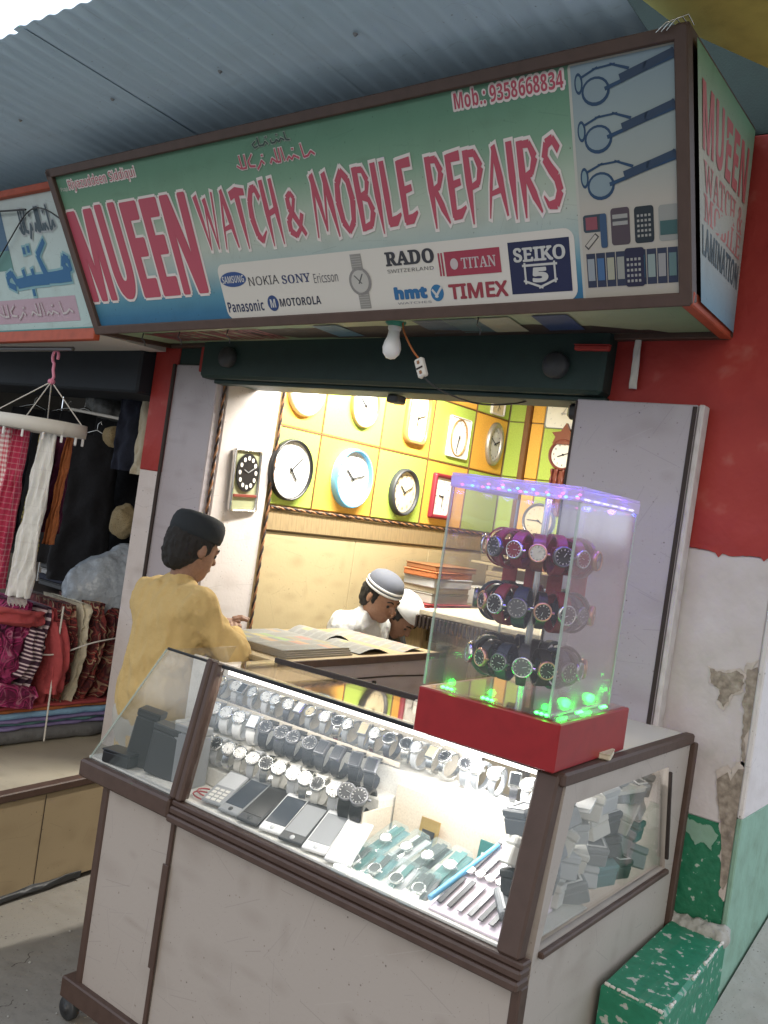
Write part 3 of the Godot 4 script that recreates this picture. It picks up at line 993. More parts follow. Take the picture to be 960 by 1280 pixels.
func brush_word(s: SurfaceTool, word: String, r: Array, f: Array, off: float, col: Color, rim: Color) -> void:
	var total := 0.0
	for ch in word:
		total += BRUSH[ch][0] + 0.06
	var su: float = (r[2] - r[0]) / total
	for pass_ in 2:
		var x := 0.0
		for ch in word:
			var g: Array = BRUSH[ch]
			lift = 0.0
			for k in range(1, g.size()):
				for i in (g[k] as Array).size() - 1:
					lift += 0.00006
					stroke(s, [[g[k][i][0], g[k][i][1], g[k][i][2] * 1.25], [g[k][i + 1][0], g[k][i + 1][1], g[k][i + 1][2] * 1.25]], on_face(f, off + 0.0012 * pass_), rim if pass_ == 0 else col, su, r[3] - r[1], r[0] + x * su, lerpf(r[1], r[4], x / total) if r.size() > 4 else r[1], 0.055 if pass_ == 0 else 0.0)
			x += g[0] + 0.06
	lift = 0.0

func build_sign() -> void:
	var TL := V(-3.225, 2.655, -1.90)
	var TR := V(-0.835, 2.715, -1.90)
	var BR := V(-0.815, 2.185, -2.10)
	var BL := V(-3.075, 2.115, -2.10)
	var bTR := V(-0.893, 2.775, -2.555)
	var bBR := V(-0.872, 2.215, -2.555)
	var bTL := V(-3.30, 2.70, -2.555)
	var bBL := V(-3.22, 2.165, -2.555)
	var sg := thing("shop_signboard", "large green, white and blue watch and mobile repair signboard leaning over the shop", "signboard")
	var f := [TL, TR, BR, BL]
	var S := st_new()
	# the printed sheet: green above, pale in the middle, blue below
	var gs := [[0.0, C(0.025, 0.14, 0.28)], [0.07, C(0.03, 0.16, 0.30)], [0.17, C(0.09, 0.26, 0.36)], [0.30, C(0.34, 0.44, 0.44)], [0.42, C(0.45, 0.50, 0.44)], [0.56, C(0.38, 0.47, 0.38)], [0.72, C(0.18, 0.33, 0.225)], [0.88, C(0.115, 0.265, 0.175)], [1.0, C(0.105, 0.25, 0.165)]]
	for i in gs.size() - 1:
		for k in 6:
			var u0 := k / 6.0
			var u1 := (k + 1) / 6.0
			var cs := [gs[i][1], gs[i][1], gs[i + 1][1], gs[i][1], gs[i + 1][1], gs[i + 1][1]]
			var ps := [[u0, gs[i][0]], [u1, gs[i][0]], [u1, gs[i + 1][0]], [u0, gs[i][0]], [u1, gs[i + 1][0]], [u0, gs[i + 1][0]]]
			for j in 6:
				S.set_color(cs[j])
				S.add_vertex(face_at(f, ps[j][0], ps[j][1], 0.0))
	obj("printed_sheet", S, "banner", sg)
	# backing box
	var bk := st_new()
	var e := 0.004
	hexa(bk, [face_at(f, 0, 0, -e), face_at(f, 1, 0, -e), bBR, bBL], [face_at(f, 0, 1, -e), face_at(f, 1, 1, -e), bTR, bTL])
	obj("sign_box", bk, "dark_brown", sg)
	# frame bars round the front, and round the soffit and the end
	var fr := [[TL, TR, "top_bar"], [BL, BR, "bottom_bar"], [TL, BL, "end_bar"], [TR, BR, "end_bar"], [bBL, bBR, "rear_bar"], [BL, bBL, "soffit_bar"], [BR, bBR, "soffit_bar"], [TR, bTR, "soffit_bar"], [bTR, bBR, "rear_end_bar"]]
	for q in fr:
		var s := st_new()
		var nn := ((BL - TL).cross(TR - TL)).normalized()
		var w := 0.031
		bar(s, q[0] + (q[0] - q[1]).normalized() * 0.012, q[1] + (q[1] - q[0]).normalized() * 0.012, w, 0.034, nn if q[2] in ["top_bar", "bottom_bar", "end_bar"] else Vector3.UP)
		obj(q[2], s, "orange_red" if q[0] == BR and q[2] == "soffit_bar" else "brown_trim", sg)
	# main print
	var rim := C(0.66, 0.60, 0.58)
	var red := C(0.40, 0.065, 0.10)
	var L := st_new()
	letters(L, "MUEEN", "sansbold", [0.010, 0.190, 0.288, 0.755], on_face(f, 0.0010), rim, 4.0, 0.0)
	letters(L, "MUEEN", "sansbold", [0.010, 0.190, 0.288, 0.755], on_face(f, 0.0022), red, 1.6)
	obj("name_lettering", L, "print", sg)
	for w in [["WATCH", [0.308, 0.425, 0.466, 0.715, 0.435]], ["&", [0.472, 0.44, 0.506, 0.66]], ["MOBILE", [0.520, 0.43, 0.684, 0.715]], ["REPAIRS", [0.700, 0.425, 0.872, 0.705]]]:
		var s := st_new()
		brush_word(s, w[0], w[1], f, 0.0012, red, rim)
		obj("brush_lettering", s, "print", sg)
	var P := st_new()
	letters(P, "Mob.: 9358668834", "sansbold", [0.748, 0.885, 0.880, 0.968], on_face(f, 0.0010), rim, 0.9, 0.0)
	letters(P, "Mob.: 9358668834", "sansbold", [0.749, 0.890, 0.879, 0.963], on_face(f, 0.0020), red)
	letters(P, "Prop.", "sans", [0.012, 0.872, 0.032, 0.905], on_face(f, 0.0010), rim)
	letters(P, "Riyazuddeen Siddiqui", "sans", [0.034, 0.862, 0.198, 0.945], on_face(f, 0.0010), rim, 0.9, 0.0)
	letters(P, "Riyazuddeen Siddiqui", "sans", [0.035, 0.866, 0.197, 0.941], on_face(f, 0.0020), red)
	obj("small_lettering", P, "print", sg)
	# two lines of Urdu
	var U := st_new()
	script_line(U, [0.405, 0.795, 0.542, 0.885], f, 0.0012, red, rim, 0)
	script_line(U, [0.440, 0.890, 0.505, 0.955], f, 0.0012, C(0.03, 0.06, 0.05), C(0.35, 0.42, 0.36), 1)
	obj("script_lettering", U, "print", sg)
	# white panel of makers' names
	var B := st_new()
	fill(B, roundp(0.318, 0.022, 0.878, 0.330, 0.012, 0.05), on_face(f, 0.0008), C(0.58, 0.55, 0.50))
	obj("white_print_panel", B, "print", sg)
	var N := st_new()
	var blue := C(0.02, 0.06, 0.20)
	var ink := C(0.035, 0.035, 0.04)
	var o := on_face(f, 0.0016)
	var o2 := on_face(f, 0.0024)
	fill(N, ellp(0.346, 0.242, 0.026, 0.042, 24, 0.0), o, blue)
	letters(N, "SAMSUNG", "sansbold", [0.324, 0.222, 0.368, 0.262], o2, C(0.5, 0.5, 0.5))
	letters(N, "NOKIA", "sans", [0.376, 0.198, 0.434, 0.246], o, ink)
	letters(N, "SONY", "serifbold", [0.440, 0.194, 0.492, 0.240], o, C(0.03, 0.04, 0.12))
	letters(N, "Ericsson", "sans", [0.498, 0.184, 0.540, 0.234], o, C(0.10, 0.10, 0.11))
	letters(N, "Panasonic", "sansbold", [0.322, 0.058, 0.395, 0.122], o, C(0.02, 0.03, 0.08))
	fill(N, ellp(0.414, 0.096, 0.0105, 0.043), o, C(0.02, 0.05, 0.16))
	letters(N, "M", "sansbold", [0.409, 0.072, 0.419, 0.118], o2, C(0.5, 0.5, 0.5))
	letters(N, "MOTOROLA", "sansbold", [0.427, 0.075, 0.503, 0.118], o, C(0.02, 0.025, 0.05))
	letters(N, "RADO", "serifbold", [0.622, 0.238, 0.694, 0.302], o, ink, 0.4)
	letters(N, "SWITZERLAND", "sans", [0.622, 0.203, 0.692, 0.220], o, C(0.12, 0.12, 0.12))
	letters(N, "hmt", "sansbold", [0.628, 0.075, 0.676, 0.128], o, C(0.02, 0.12, 0.28), 0.8)
	letters(N, "WATCHES", "sans", [0.630, 0.047, 0.682, 0.058], o, C(0.2, 0.2, 0.22))
	fill(N, ellp(0.692, 0.092, 0.0095, 0.040), o, C(0.02, 0.14, 0.30))
	pen(N, [[0.687, 0.10, 0.012], [0.691, 0.080, 0.012], [0.698, 0.112, 0.012]], o2, C(0.5, 0.5, 0.5))
	for k in 2:
		fill(N, rectp(0.700 + 0.004 * k, 0.168, 0.7025 + 0.004 * k, 0.276), o, C(0.30, 0.035, 0.06))
	fill(N, rectp(0.709, 0.165, 0.785, 0.278), o, C(0.30, 0.035, 0.06))
	letters(N, "TITAN", "serifbold", [0.732, 0.195, 0.779, 0.245], o2, C(0.46, 0.40, 0.40))
	fill(N, ellp(0.722, 0.220, 0.0055, 0.026), o2, C(0.46, 0.40, 0.40))
	letters(N, "TIMEX", "sans", [0.710, 0.060, 0.790, 0.124], o, C(0.26, 0.035, 0.05), 0.6)
	fill(N, rectp(0.796, 0.062, 0.872, 0.292), o, C(0.010, 0.014, 0.055))
	letters(N, "SEIKO", "serif", [0.803, 0.205, 0.866, 0.262], o2, C(0.48, 0.48, 0.46), 0.5)
	pen(N, [[0.815, 0.185, 0.010], [0.853, 0.185, 0.010]], o2, C(0.48, 0.48, 0.46))
	pen(N, [[0.8155, 0.185, 0.010], [0.8155, 0.115, 0.010], [0.834, 0.088, 0.010], [0.8525, 0.115, 0.010], [0.8525, 0.185, 0.010]], on_face(f, 0.0028), C(0.48, 0.48, 0.46))
	letters(N, "5", "sansbold", [0.825, 0.112, 0.843, 0.170], o2, C(0.48, 0.48, 0.46), 0.6)
	obj("maker_lettering", N, "print", sg)
	# printed wristwatch
	var Wp := st_new()
	fill(Wp, rectp(0.566, 0.215, 0.584, 0.312), o, C(0.26, 0.25, 0.23))
	fill(Wp, rectp(0.569, 0.038, 0.587, 0.13), o, C(0.26, 0.25, 0.23))
	for k in 7:
		fill(Wp, rectp(0.567, 0.225 + k * 0.012, 0.583, 0.228 + k * 0.012), o2, C(0.38, 0.37, 0.34))
		fill(Wp, rectp(0.570, 0.045 + k * 0.012, 0.586, 0.048 + k * 0.012), o2, C(0.38, 0.37, 0.34))
	fill(Wp, ellp(0.576, 0.175, 0.018, 0.070), o2, C(0.22, 0.21, 0.20))
	fill(Wp, ellp(0.576, 0.175, 0.014, 0.056), on_face(f, 0.003), C(0.42, 0.41, 0.38))
	stroke(Wp, [[0.571, 0.195, 0.002], [0.576, 0.175, 0.002], [0.580, 0.200, 0.002]], on_face(f, 0.0036), C(0.1, 0.1, 0.1), 1, 1, 0, 0)
	obj("printed_watch", Wp, "print", sg)
	# photo panel with spectacles and telephones
	var Q := st_new()
	var pcs := [[0.004, C(0.40, 0.37, 0.31)], [0.40, C(0.40, 0.38, 0.33)], [0.55, C(0.30, 0.33, 0.31)], [0.75, C(0.25, 0.31, 0.32)], [0.965, C(0.20, 0.28, 0.33)]]
	fill(Q, roundp(0.884, -0.002, 0.9985, 0.985, 0.008, 0.03), on_face(f, 0.0008), C(0.42, 0.42, 0.38))
	for i in 4:
		var pp := [[0.887, i], [0.996, i], [0.996, i + 1], [0.887, i], [0.996, i + 1], [0.887, i + 1]]
		for q in pp:
			Q.set_color(pcs[q[1]][1])
			Q.add_vertex(face_at(f, q[0], pcs[q[1]][0], 0.0014))
	obj("photo_print", Q, "print", sg)
	var G := st_new()
	for k in 3:
		spectacles(G, f, 0.889, 0.862 - 0.185 * k)
	obj("printed_spectacles", G, "print", sg)
	var H := st_new()
	var g2 := on_face(f, 0.0022)
	var g3 := on_face(f, 0.0030)
	fill(H, roundp(0.890, 0.300, 0.916, 0.372, 0.003, 0.012), g2, C(0.03, 0.05, 0.07))
	fill(H, rectp(0.893, 0.310, 0.906, 0.362), g3, C(0.22, 0.06, 0.08))
	fill(H, roundp(0.909, 0.232, 0.9165, 0.372, 0.002, 0.012), g3, C(0.03, 0.07, 0.14))
	fill(H, PackedVector2Array([Vector2(0.890, 0.246), Vector2(0.894, 0.228), Vector2(0.907, 0.280), Vector2(0.903, 0.296)]), g2, C(0.05, 0.05, 0.05))
	fill(H, PackedVector2Array([Vector2(0.8915, 0.247), Vector2(0.8945, 0.236), Vector2(0.9055, 0.279), Vector2(0.9027, 0.29)]), g3, C(0.40, 0.38, 0.33))
	for k in 3:
		var u := 0.921 + 0.0255 * k
		fill(H, roundp(u, 0.238, u + 0.0205, 0.388 - 0.004 * k, 0.003, 0.015), g2, [C(0.07, 0.05, 0.06), C(0.015, 0.02, 0.03), C(0.26, 0.27, 0.25)][k])
		if k == 0:
			fill(H, rectp(u + 0.002, 0.318, u + 0.0185, 0.362), g3, C(0.30, 0.30, 0.28))
			fill(H, rectp(u + 0.002, 0.334, u + 0.0185, 0.345), on_face(f, 0.0036), C(0.06, 0.06, 0.07))
		elif k == 1:
			icons(H, g3, u + 0.003, 0.262, 4, 5, 0.0040, 0.020)
		else:
			fill(H, rectp(u + 0.0015, 0.262, u + 0.019, 0.318), g3, C(0.04, 0.10, 0.10))
	for k in 9:
		var u := 0.891 + 0.0112 * k
		if k == 4:
			continue
		fill(H, rectp(u, 0.070, u + 0.0102, 0.212), g2, C(0.02, 0.03, 0.06))
		fill(H, rectp(u + 0.0012, 0.098, u + 0.009, 0.190), g3, [C(0.25, 0.28, 0.30), C(0.05, 0.12, 0.25), C(0.32, 0.32, 0.24), C(0.26, 0.27, 0.24), Color.BLACK, C(0.03, 0.12, 0.18), C(0.22, 0.28, 0.27), C(0.27, 0.27, 0.27), C(0.10, 0.17, 0.17)][k])
	fill(H, roundp(0.9345, 0.064, 0.9555, 0.222, 0.003, 0.012), g3, C(0.012, 0.015, 0.04))
	icons(H, on_face(f, 0.0036), 0.9365, 0.082, 4, 5, 0.0042, 0.022)
	obj("printed_telephones", H, "print", sg)
	# the sheet on the end of the box
	var ef := [TR + V(0.021, 0.0, -0.03), bTR + V(0.021, 0, 0), bBR + V(0.021, 0, 0), BR + V(0.021, 0, -0.03)]
	var E2 := st_new()
	var es := [[0.0, C(0.16, 0.30, 0.40)], [0.25, C(0.40, 0.42, 0.40)], [0.6, C(0.45, 0.44, 0.36)], [1.0, C(0.16, 0.34, 0.20)]]
	for i in 3:
		for q in [[0.0, i], [1.0, i], [1.0, i + 1], [0.0, i], [1.0, i + 1], [0.0, i + 1]]:
			E2.set_color(es[q[1]][1])
			E2.add_vertex(face_at(ef, q[0], es[q[1]][0], 0.0))
	obj("end_sheet", E2, "banner", sg)
	var E3 := st_new()
	letters(E3, "MUEEN", "sansbold", [0.06, 0.62, 0.92, 0.88], on_face(ef, 0.0015), C(0.42, 0.10, 0.10), 0.8)
	letters(E3, "WATCH &", "serifbold", [0.08, 0.46, 0.92, 0.58], on_face(ef, 0.0015), C(0.44, 0.16, 0.15))
	letters(E3, "MOBILE", "serifbold", [0.08, 0.34, 0.92, 0.45], on_face(ef, 0.0015), C(0.44, 0.16, 0.15))
	letters(E3, "LAMINATION", "sansbold", [0.04, 0.20, 0.94, 0.32], on_face(ef, 0.0015), C(0.06, 0.10, 0.12))
	obj("end_lettering", E3, "print", sg)
	# printed underside with its hooks
	var uf := [BL.lerp(bBL, 0.06) + V(0.03, -0.004, 0), BR.lerp(bBR, 0.06) + V(-0.03, -0.004, 0), bBR + V(-0.03, -0.004, 0.03), bBL + V(0.03, -0.004, 0.03)]
	var sf := st_new()
	for i in 12:
		for q in [[i, 0.0], [i + 1, 0.0], [i + 1, 1.0], [i, 0.0], [i + 1, 1.0], [i, 1.0]]:
			sf.set_color(C(0.40, 0.42, 0.28).lerp(C(0.20, 0.34, 0.20), 0.5 + 0.5 * sin(q[0] * 1.7)))
			sf.add_vertex(face_at(uf, q[0] / 12.0, q[1], 0.0))
	obj("underside_sheet", sf, "banner", sg)
	var sl := st_new()
	letters(sl, "MUEEN WATCH", "serifbold", [0.06, 0.20, 0.33, 0.80], on_face(uf, 0.002), C(0.22, 0.05, 0.06), 0.5)
	for k in 5:
		var u: float = [0.62, 0.67, 0.80, 0.72, 0.44][k]
		fill(sl, PackedVector2Array([Vector2(u, 0.25), Vector2(u + 0.05, 0.25), Vector2(u + 0.06, 0.85), Vector2(u + 0.012, 0.85)]), on_face(uf, 0.002 + 0.0004 * k), [C(0.03, 0.06, 0.10), C(0.05, 0.10, 0.12), C(0.02, 0.05, 0.14), C(0.30, 0.30, 0.22), C(0.05, 0.13, 0.20)][k])
	obj("underside_print", sl, "print", sg)
	for u in [0.10, 0.19, 0.30, 0.74]:
		var p := BL.lerp(BR, u) + V(0, -0.012, -0.03)
		var hk := st_new()
		tube(hk, [p, p + V(0.0, -0.022, 0.004), p + V(0.012, -0.03, 0.0), p + V(0.006, -0.045, -0.01)], 0.0022, 5)
		obj("wire_hook", hk, "charcoal", sg)
	# wire ties at the upper right corner
	for k in 3:
		var t := st_new()
		var c0 := TR + V(-0.02 + 0.012 * k, 0.015, 0.015)
		tube(t, [c0 + V(-0.03, -0.02, 0.012), c0 + V(-0.008, -0.004, 0.016 + 0.003 * k), c0 + V(0.010, 0.006 + 0.003 * k, 0.004), c0 + V(0.016, 0.0, -0.02)], 0.0016, 5)
		obj("wire_tie", t, "steel", sg)

func smooth(p: Array) -> Array:
	var out := []
	for i in p.size() - 1:
		for k in 8:
			out.append((p[i] as Vector3).cubic_interpolate(p[i + 1], p[maxi(i - 1, 0)], p[mini(i + 2, p.size() - 1)], k / 8.0))
	out.append(p[-1])
	return out

func icons(s: SurfaceTool, o: Callable, u: float, v: float, nu: int, nv: int, du: float, dv: float) -> void:
	for i in nu:
		for j in nv:
			fill(s, rectp(u + i * du, v + j * dv, u + i * du + du * 0.6, v + j * dv + dv * 0.5), o, C(0.30, 0.30, 0.28))

func pen(s: SurfaceTool, pts: Array, o: Callable, col: Color) -> void:
	# stroke whose widths are in units of the sheet's height
	var q := []
	for p in pts:
		q.append([p[0] * 4.2, p[1], p[2]])
	stroke(s, q, o, col, 1.0 / 4.2, 1.0, 0, 0)

func spectacles(s: SurfaceTool, f: Array, u: float, v: float) -> void:
	var o := on_face(f, 0.0022)
	var o2 := on_face(f, 0.0030)
	var dk := C(0.015, 0.05, 0.11)
	fill(s, ellp(u + 0.0235, v - 0.01, 0.0150, 0.056, 20), o, dk)
	fill(s, ellp(u + 0.0235, v - 0.008, 0.0125, 0.044, 20), o2, C(0.20, 0.27, 0.30))
	fill(s, ellp(u + 0.006, v + 0.030, 0.0045, 0.042, 16), o, dk)
	fill(s, ellp(u + 0.006, v + 0.030, 0.0028, 0.030, 16), o2, C(0.18, 0.26, 0.29))
	lift = 0.0003
	pen(s, [[u + 0.008, v + 0.05, 0.010], [u + 0.024, v + 0.075, 0.008], [u + 0.042, v + 0.078, 0.008], [u + 0.056, v + 0.055, 0.012]], o, dk)
	pen(s, [[u + 0.036, v - 0.005, 0.016], [u + 0.070, v + 0.030, 0.012], [u + 0.102, v + 0.060, 0.012]], o2, dk)
	lift = 0.0006
	pen(s, [[u + 0.052, v + 0.022, 0.036], [u + 0.075, v + 0.048, 0.032], [u + 0.100, v + 0.078, 0.026], [u + 0.105, v + 0.055, 0.014]], o2, C(0.02, 0.045, 0.09))
	lift = 0.0

# a line of joined Urdu script made of pen strokes
func script_line(s: SurfaceTool, r: Array, f: Array, off: float, col: Color, rim: Color, which: int) -> void:
	var pens: Array = [[
		[[0.99, 0.25, 0.12], [0.95, 0.45, 0.12], [0.91, 0.25, 0.12], [0.86, 0.2, 0.12]], [[0.86, 0.2, 0.12], [0.84, 0.95, 0.10]], [[0.80, 0.2, 0.12], [0.74, 0.4, 0.1], [0.71, 0.2, 0.12], [0.68, 0.4, 0.1], [0.65, 0.2, 0.12]], [[0.62, 0.2, 0.1], [0.60, 0.95, 0.10]], [[0.57, 0.95, 0.1], [0.57, 0.2, 0.12], [0.53, 0.2, 0.12], [0.52, 0.95, 0.1]], [[0.52, 0.2, 0.12], [0.47, 0.45, 0.12], [0.44, 0.2, 0.12]],
		[[0.36, 0.25, 0.12], [0.33, 0.45, 0.1], [0.30, 0.2, 0.12], [0.26, 0.0, 0.12]], [[0.24, 0.2, 0.12], [0.17, 0.25, 0.13], [0.16, 0.55, 0.1], [0.22, 0.9, 0.10]], [[0.12, 0.95, 0.1], [0.12, 0.2, 0.12], [0.06, 0.2, 0.12], [0.05, 0.95, 0.1]], [[0.05, 0.2, 0.1], [0.0, 0.4, 0.12]], [[0.73, 0.75, 0.1], [0.75, 0.75, 0.1]], [[0.34, 0.72, 0.1], [0.36, 0.72, 0.1]]],
		[[[1.0, 0.3, 0.14], [0.9, 0.35, 0.14], [0.88, 0.95, 0.12]], [[0.86, 0.35, 0.14], [0.78, 0.55, 0.12], [0.72, 0.3, 0.14], [0.66, 0.5, 0.12], [0.60, 0.3, 0.14], [0.52, 0.3, 0.14], [0.50, 0.6, 0.12]], [[0.42, 0.3, 0.14], [0.36, 0.55, 0.12], [0.30, 0.3, 0.14], [0.18, 0.3, 0.14], [0.16, 0.95, 0.12]], [[0.14, 0.3, 0.14], [0.05, 0.2, 0.14], [0.0, 0.5, 0.12], [0.1, 0.7, 0.12]], [[0.66, 0.85, 0.1], [0.70, 0.85, 0.1]], [[0.36, 0.85, 0.1], [0.42, 0.85, 0.1]]],
		[[[1.0, 0.36, 0.10], [0.985, 0.56, 0.16], [0.93, 0.62, 0.16], [0.90, 0.44, 0.18], [0.97, 0.30, 0.22]], [[0.97, 0.28, 0.26], [0.80, 0.26, 0.24], [0.64, 0.26, 0.22]], [[0.64, 0.26, 0.22], [0.60, 0.48, 0.18], [0.56, 0.72, 0.14], [0.70, 0.98, 0.12]], [[0.64, 0.24, 0.22], [0.40, 0.24, 0.22], [0.16, 0.20, 0.2]], [[0.44, 0.3, 0.14], [0.43, 0.46, 0.12]], [[0.30, 0.3, 0.14], [0.29, 0.46, 0.12]], [[0.16, 0.2, 0.16], [0.10, 0.42, 0.14], [0.02, 0.36, 0.14], [0.02, 0.2, 0.12], [0.12, 0.12, 0.14]], [[0.36, 0.84, 0.14], [0.39, 0.84, 0.14]], [[0.43, 0.86, 0.14], [0.46, 0.86, 0.14]], [[0.37, 0.0, 0.14], [0.40, 0.0, 0.14]]]][which]
	var asp: float = (r[2] - r[0]) / (r[3] - r[1]) * 4.2
	for pass_ in 2:
		lift = 0.0
		for pen in pens:
			var q := []
			for p in pen:
				q.append([p[0] * asp, p[1], p[2]])
			for i in q.size() - 1:
				lift += 0.00005
				stroke(s, [q[i], q[i + 1]], on_face(f, off + 0.0015 * pass_), rim if pass_ == 0 else col, (r[2] - r[0]) / asp, r[3] - r[1], r[0], r[1], 0.045 if pass_ == 0 else 0.0)
	lift = 0.0

func build_neighbour_sign() -> void:
	var TL := V(-5.10, 2.62, -1.99)
	var TR := V(-3.275, 2.655, -1.99)
	var BR := V(-3.115, 2.105, -2.13)
	var BL := V(-4.95, 2.06, -2.13)
	var f := [TL, TR, BR, BL]
	var sg := thing("neighbour_signboard", "pale teal signboard with blue Urdu lettering at the left edge", "signboard")
	var S := st_new()
	for q in [[0, 0], [1, 0], [1, 1], [0, 0], [1, 1], [0, 1]]:
		S.set_color(C(0.44, 0.60, 0.60).lerp(C(0.54, 0.62, 0.62), q[1]))
		S.add_vertex(face_at(f, q[0], q[1], 0.0))
	obj("printed_sheet", S, "banner", sg)
	var bk := st_new()
	hexa(bk, [BL + V(0, 0, -0.006), BR + V(0, 0, -0.006), V(-3.24, 2.13, -2.55), V(-5.0, 2.1, -2.55)], [TL + V(0, 0, -0.006), TR + V(0, 0, -0.006), V(-3.31, 2.68, -2.55), V(-5.1, 2.65, -2.55)])
	obj("sign_box", bk, "off_white", sg)
	for q in [[TL, TR, "top_bar"], [BL, BR, "bottom_bar"]]:
		var s := st_new()
		bar(s, q[0] + V(0, 0.0, 0.004), q[1] + V(-0.012, 0, 0.004), 0.03, 0.045 if q[2] == "bottom_bar" else 0.03)
		obj(q[2], s, "orange_red", sg)
	var U := st_new()
	fill(U, rectp(0.62, 0.10, 0.945, 0.27), on_face(f, 0.001), C(0.42, 0.30, 0.36))
	fill(U, rectp(0.0, 0.035, 1.0, 0.055), on_face(f, 0.001), C(0.06, 0.26, 0.27))
	fill(U, rectp(0.50, 0.48, 0.735, 0.90), on_face(f, 0.001), C(0.05, 0.12, 0.20))
	fill(U, rectp(0.50, 0.48, 0.735, 0.62), on_face(f, 0.0016), C(0.10, 0.24, 0.22))
	script_line(U, [0.70, 0.31, 0.955, 0.66], f, 0.0022, C(0.015, 0.11, 0.26), C(0.20, 0.38, 0.42), 2)
	script_line(U, [0.80, 0.68, 0.935, 0.90], f, 0.0022, C(0.05, 0.08, 0.10), C(0.40, 0.44, 0.46), 0)
	script_line(U, [0.64, 0.13, 0.93, 0.24], f, 0.0022, C(0.50, 0.46, 0.46), C(0.42, 0.30, 0.36), 0)
	obj("script_lettering", U, "print", sg)
	# loose black cable across the board
	var cb := st_new()
	tube(cb, smooth([face_at(f, 0.62, 0.42, 0.012), face_at(f, 0.76, 0.68, 0.02), face_at(f, 0.855, 0.86, 0.012), face_at(f, 0.93, 0.845, 0.02), face_at(f, 1.0, 0.70, 0.01)]), 0.003, 6)
	tag(obj("hanging_cable", cb, "black"), "thin black cable looped across the pale neighbouring signboard", "cable")
	var cb2 := st_new()
	tube(cb2, [face_at(f, 0.5, 0.93, 0.02), face_at(f, 0.7, 0.90, 0.025), face_at(f, 0.855, 0.872, 0.022)], 0.004, 6)
	tag(obj("hanging_cable", cb2, "black"), "short black cable running along the top of the pale signboard", "cable")

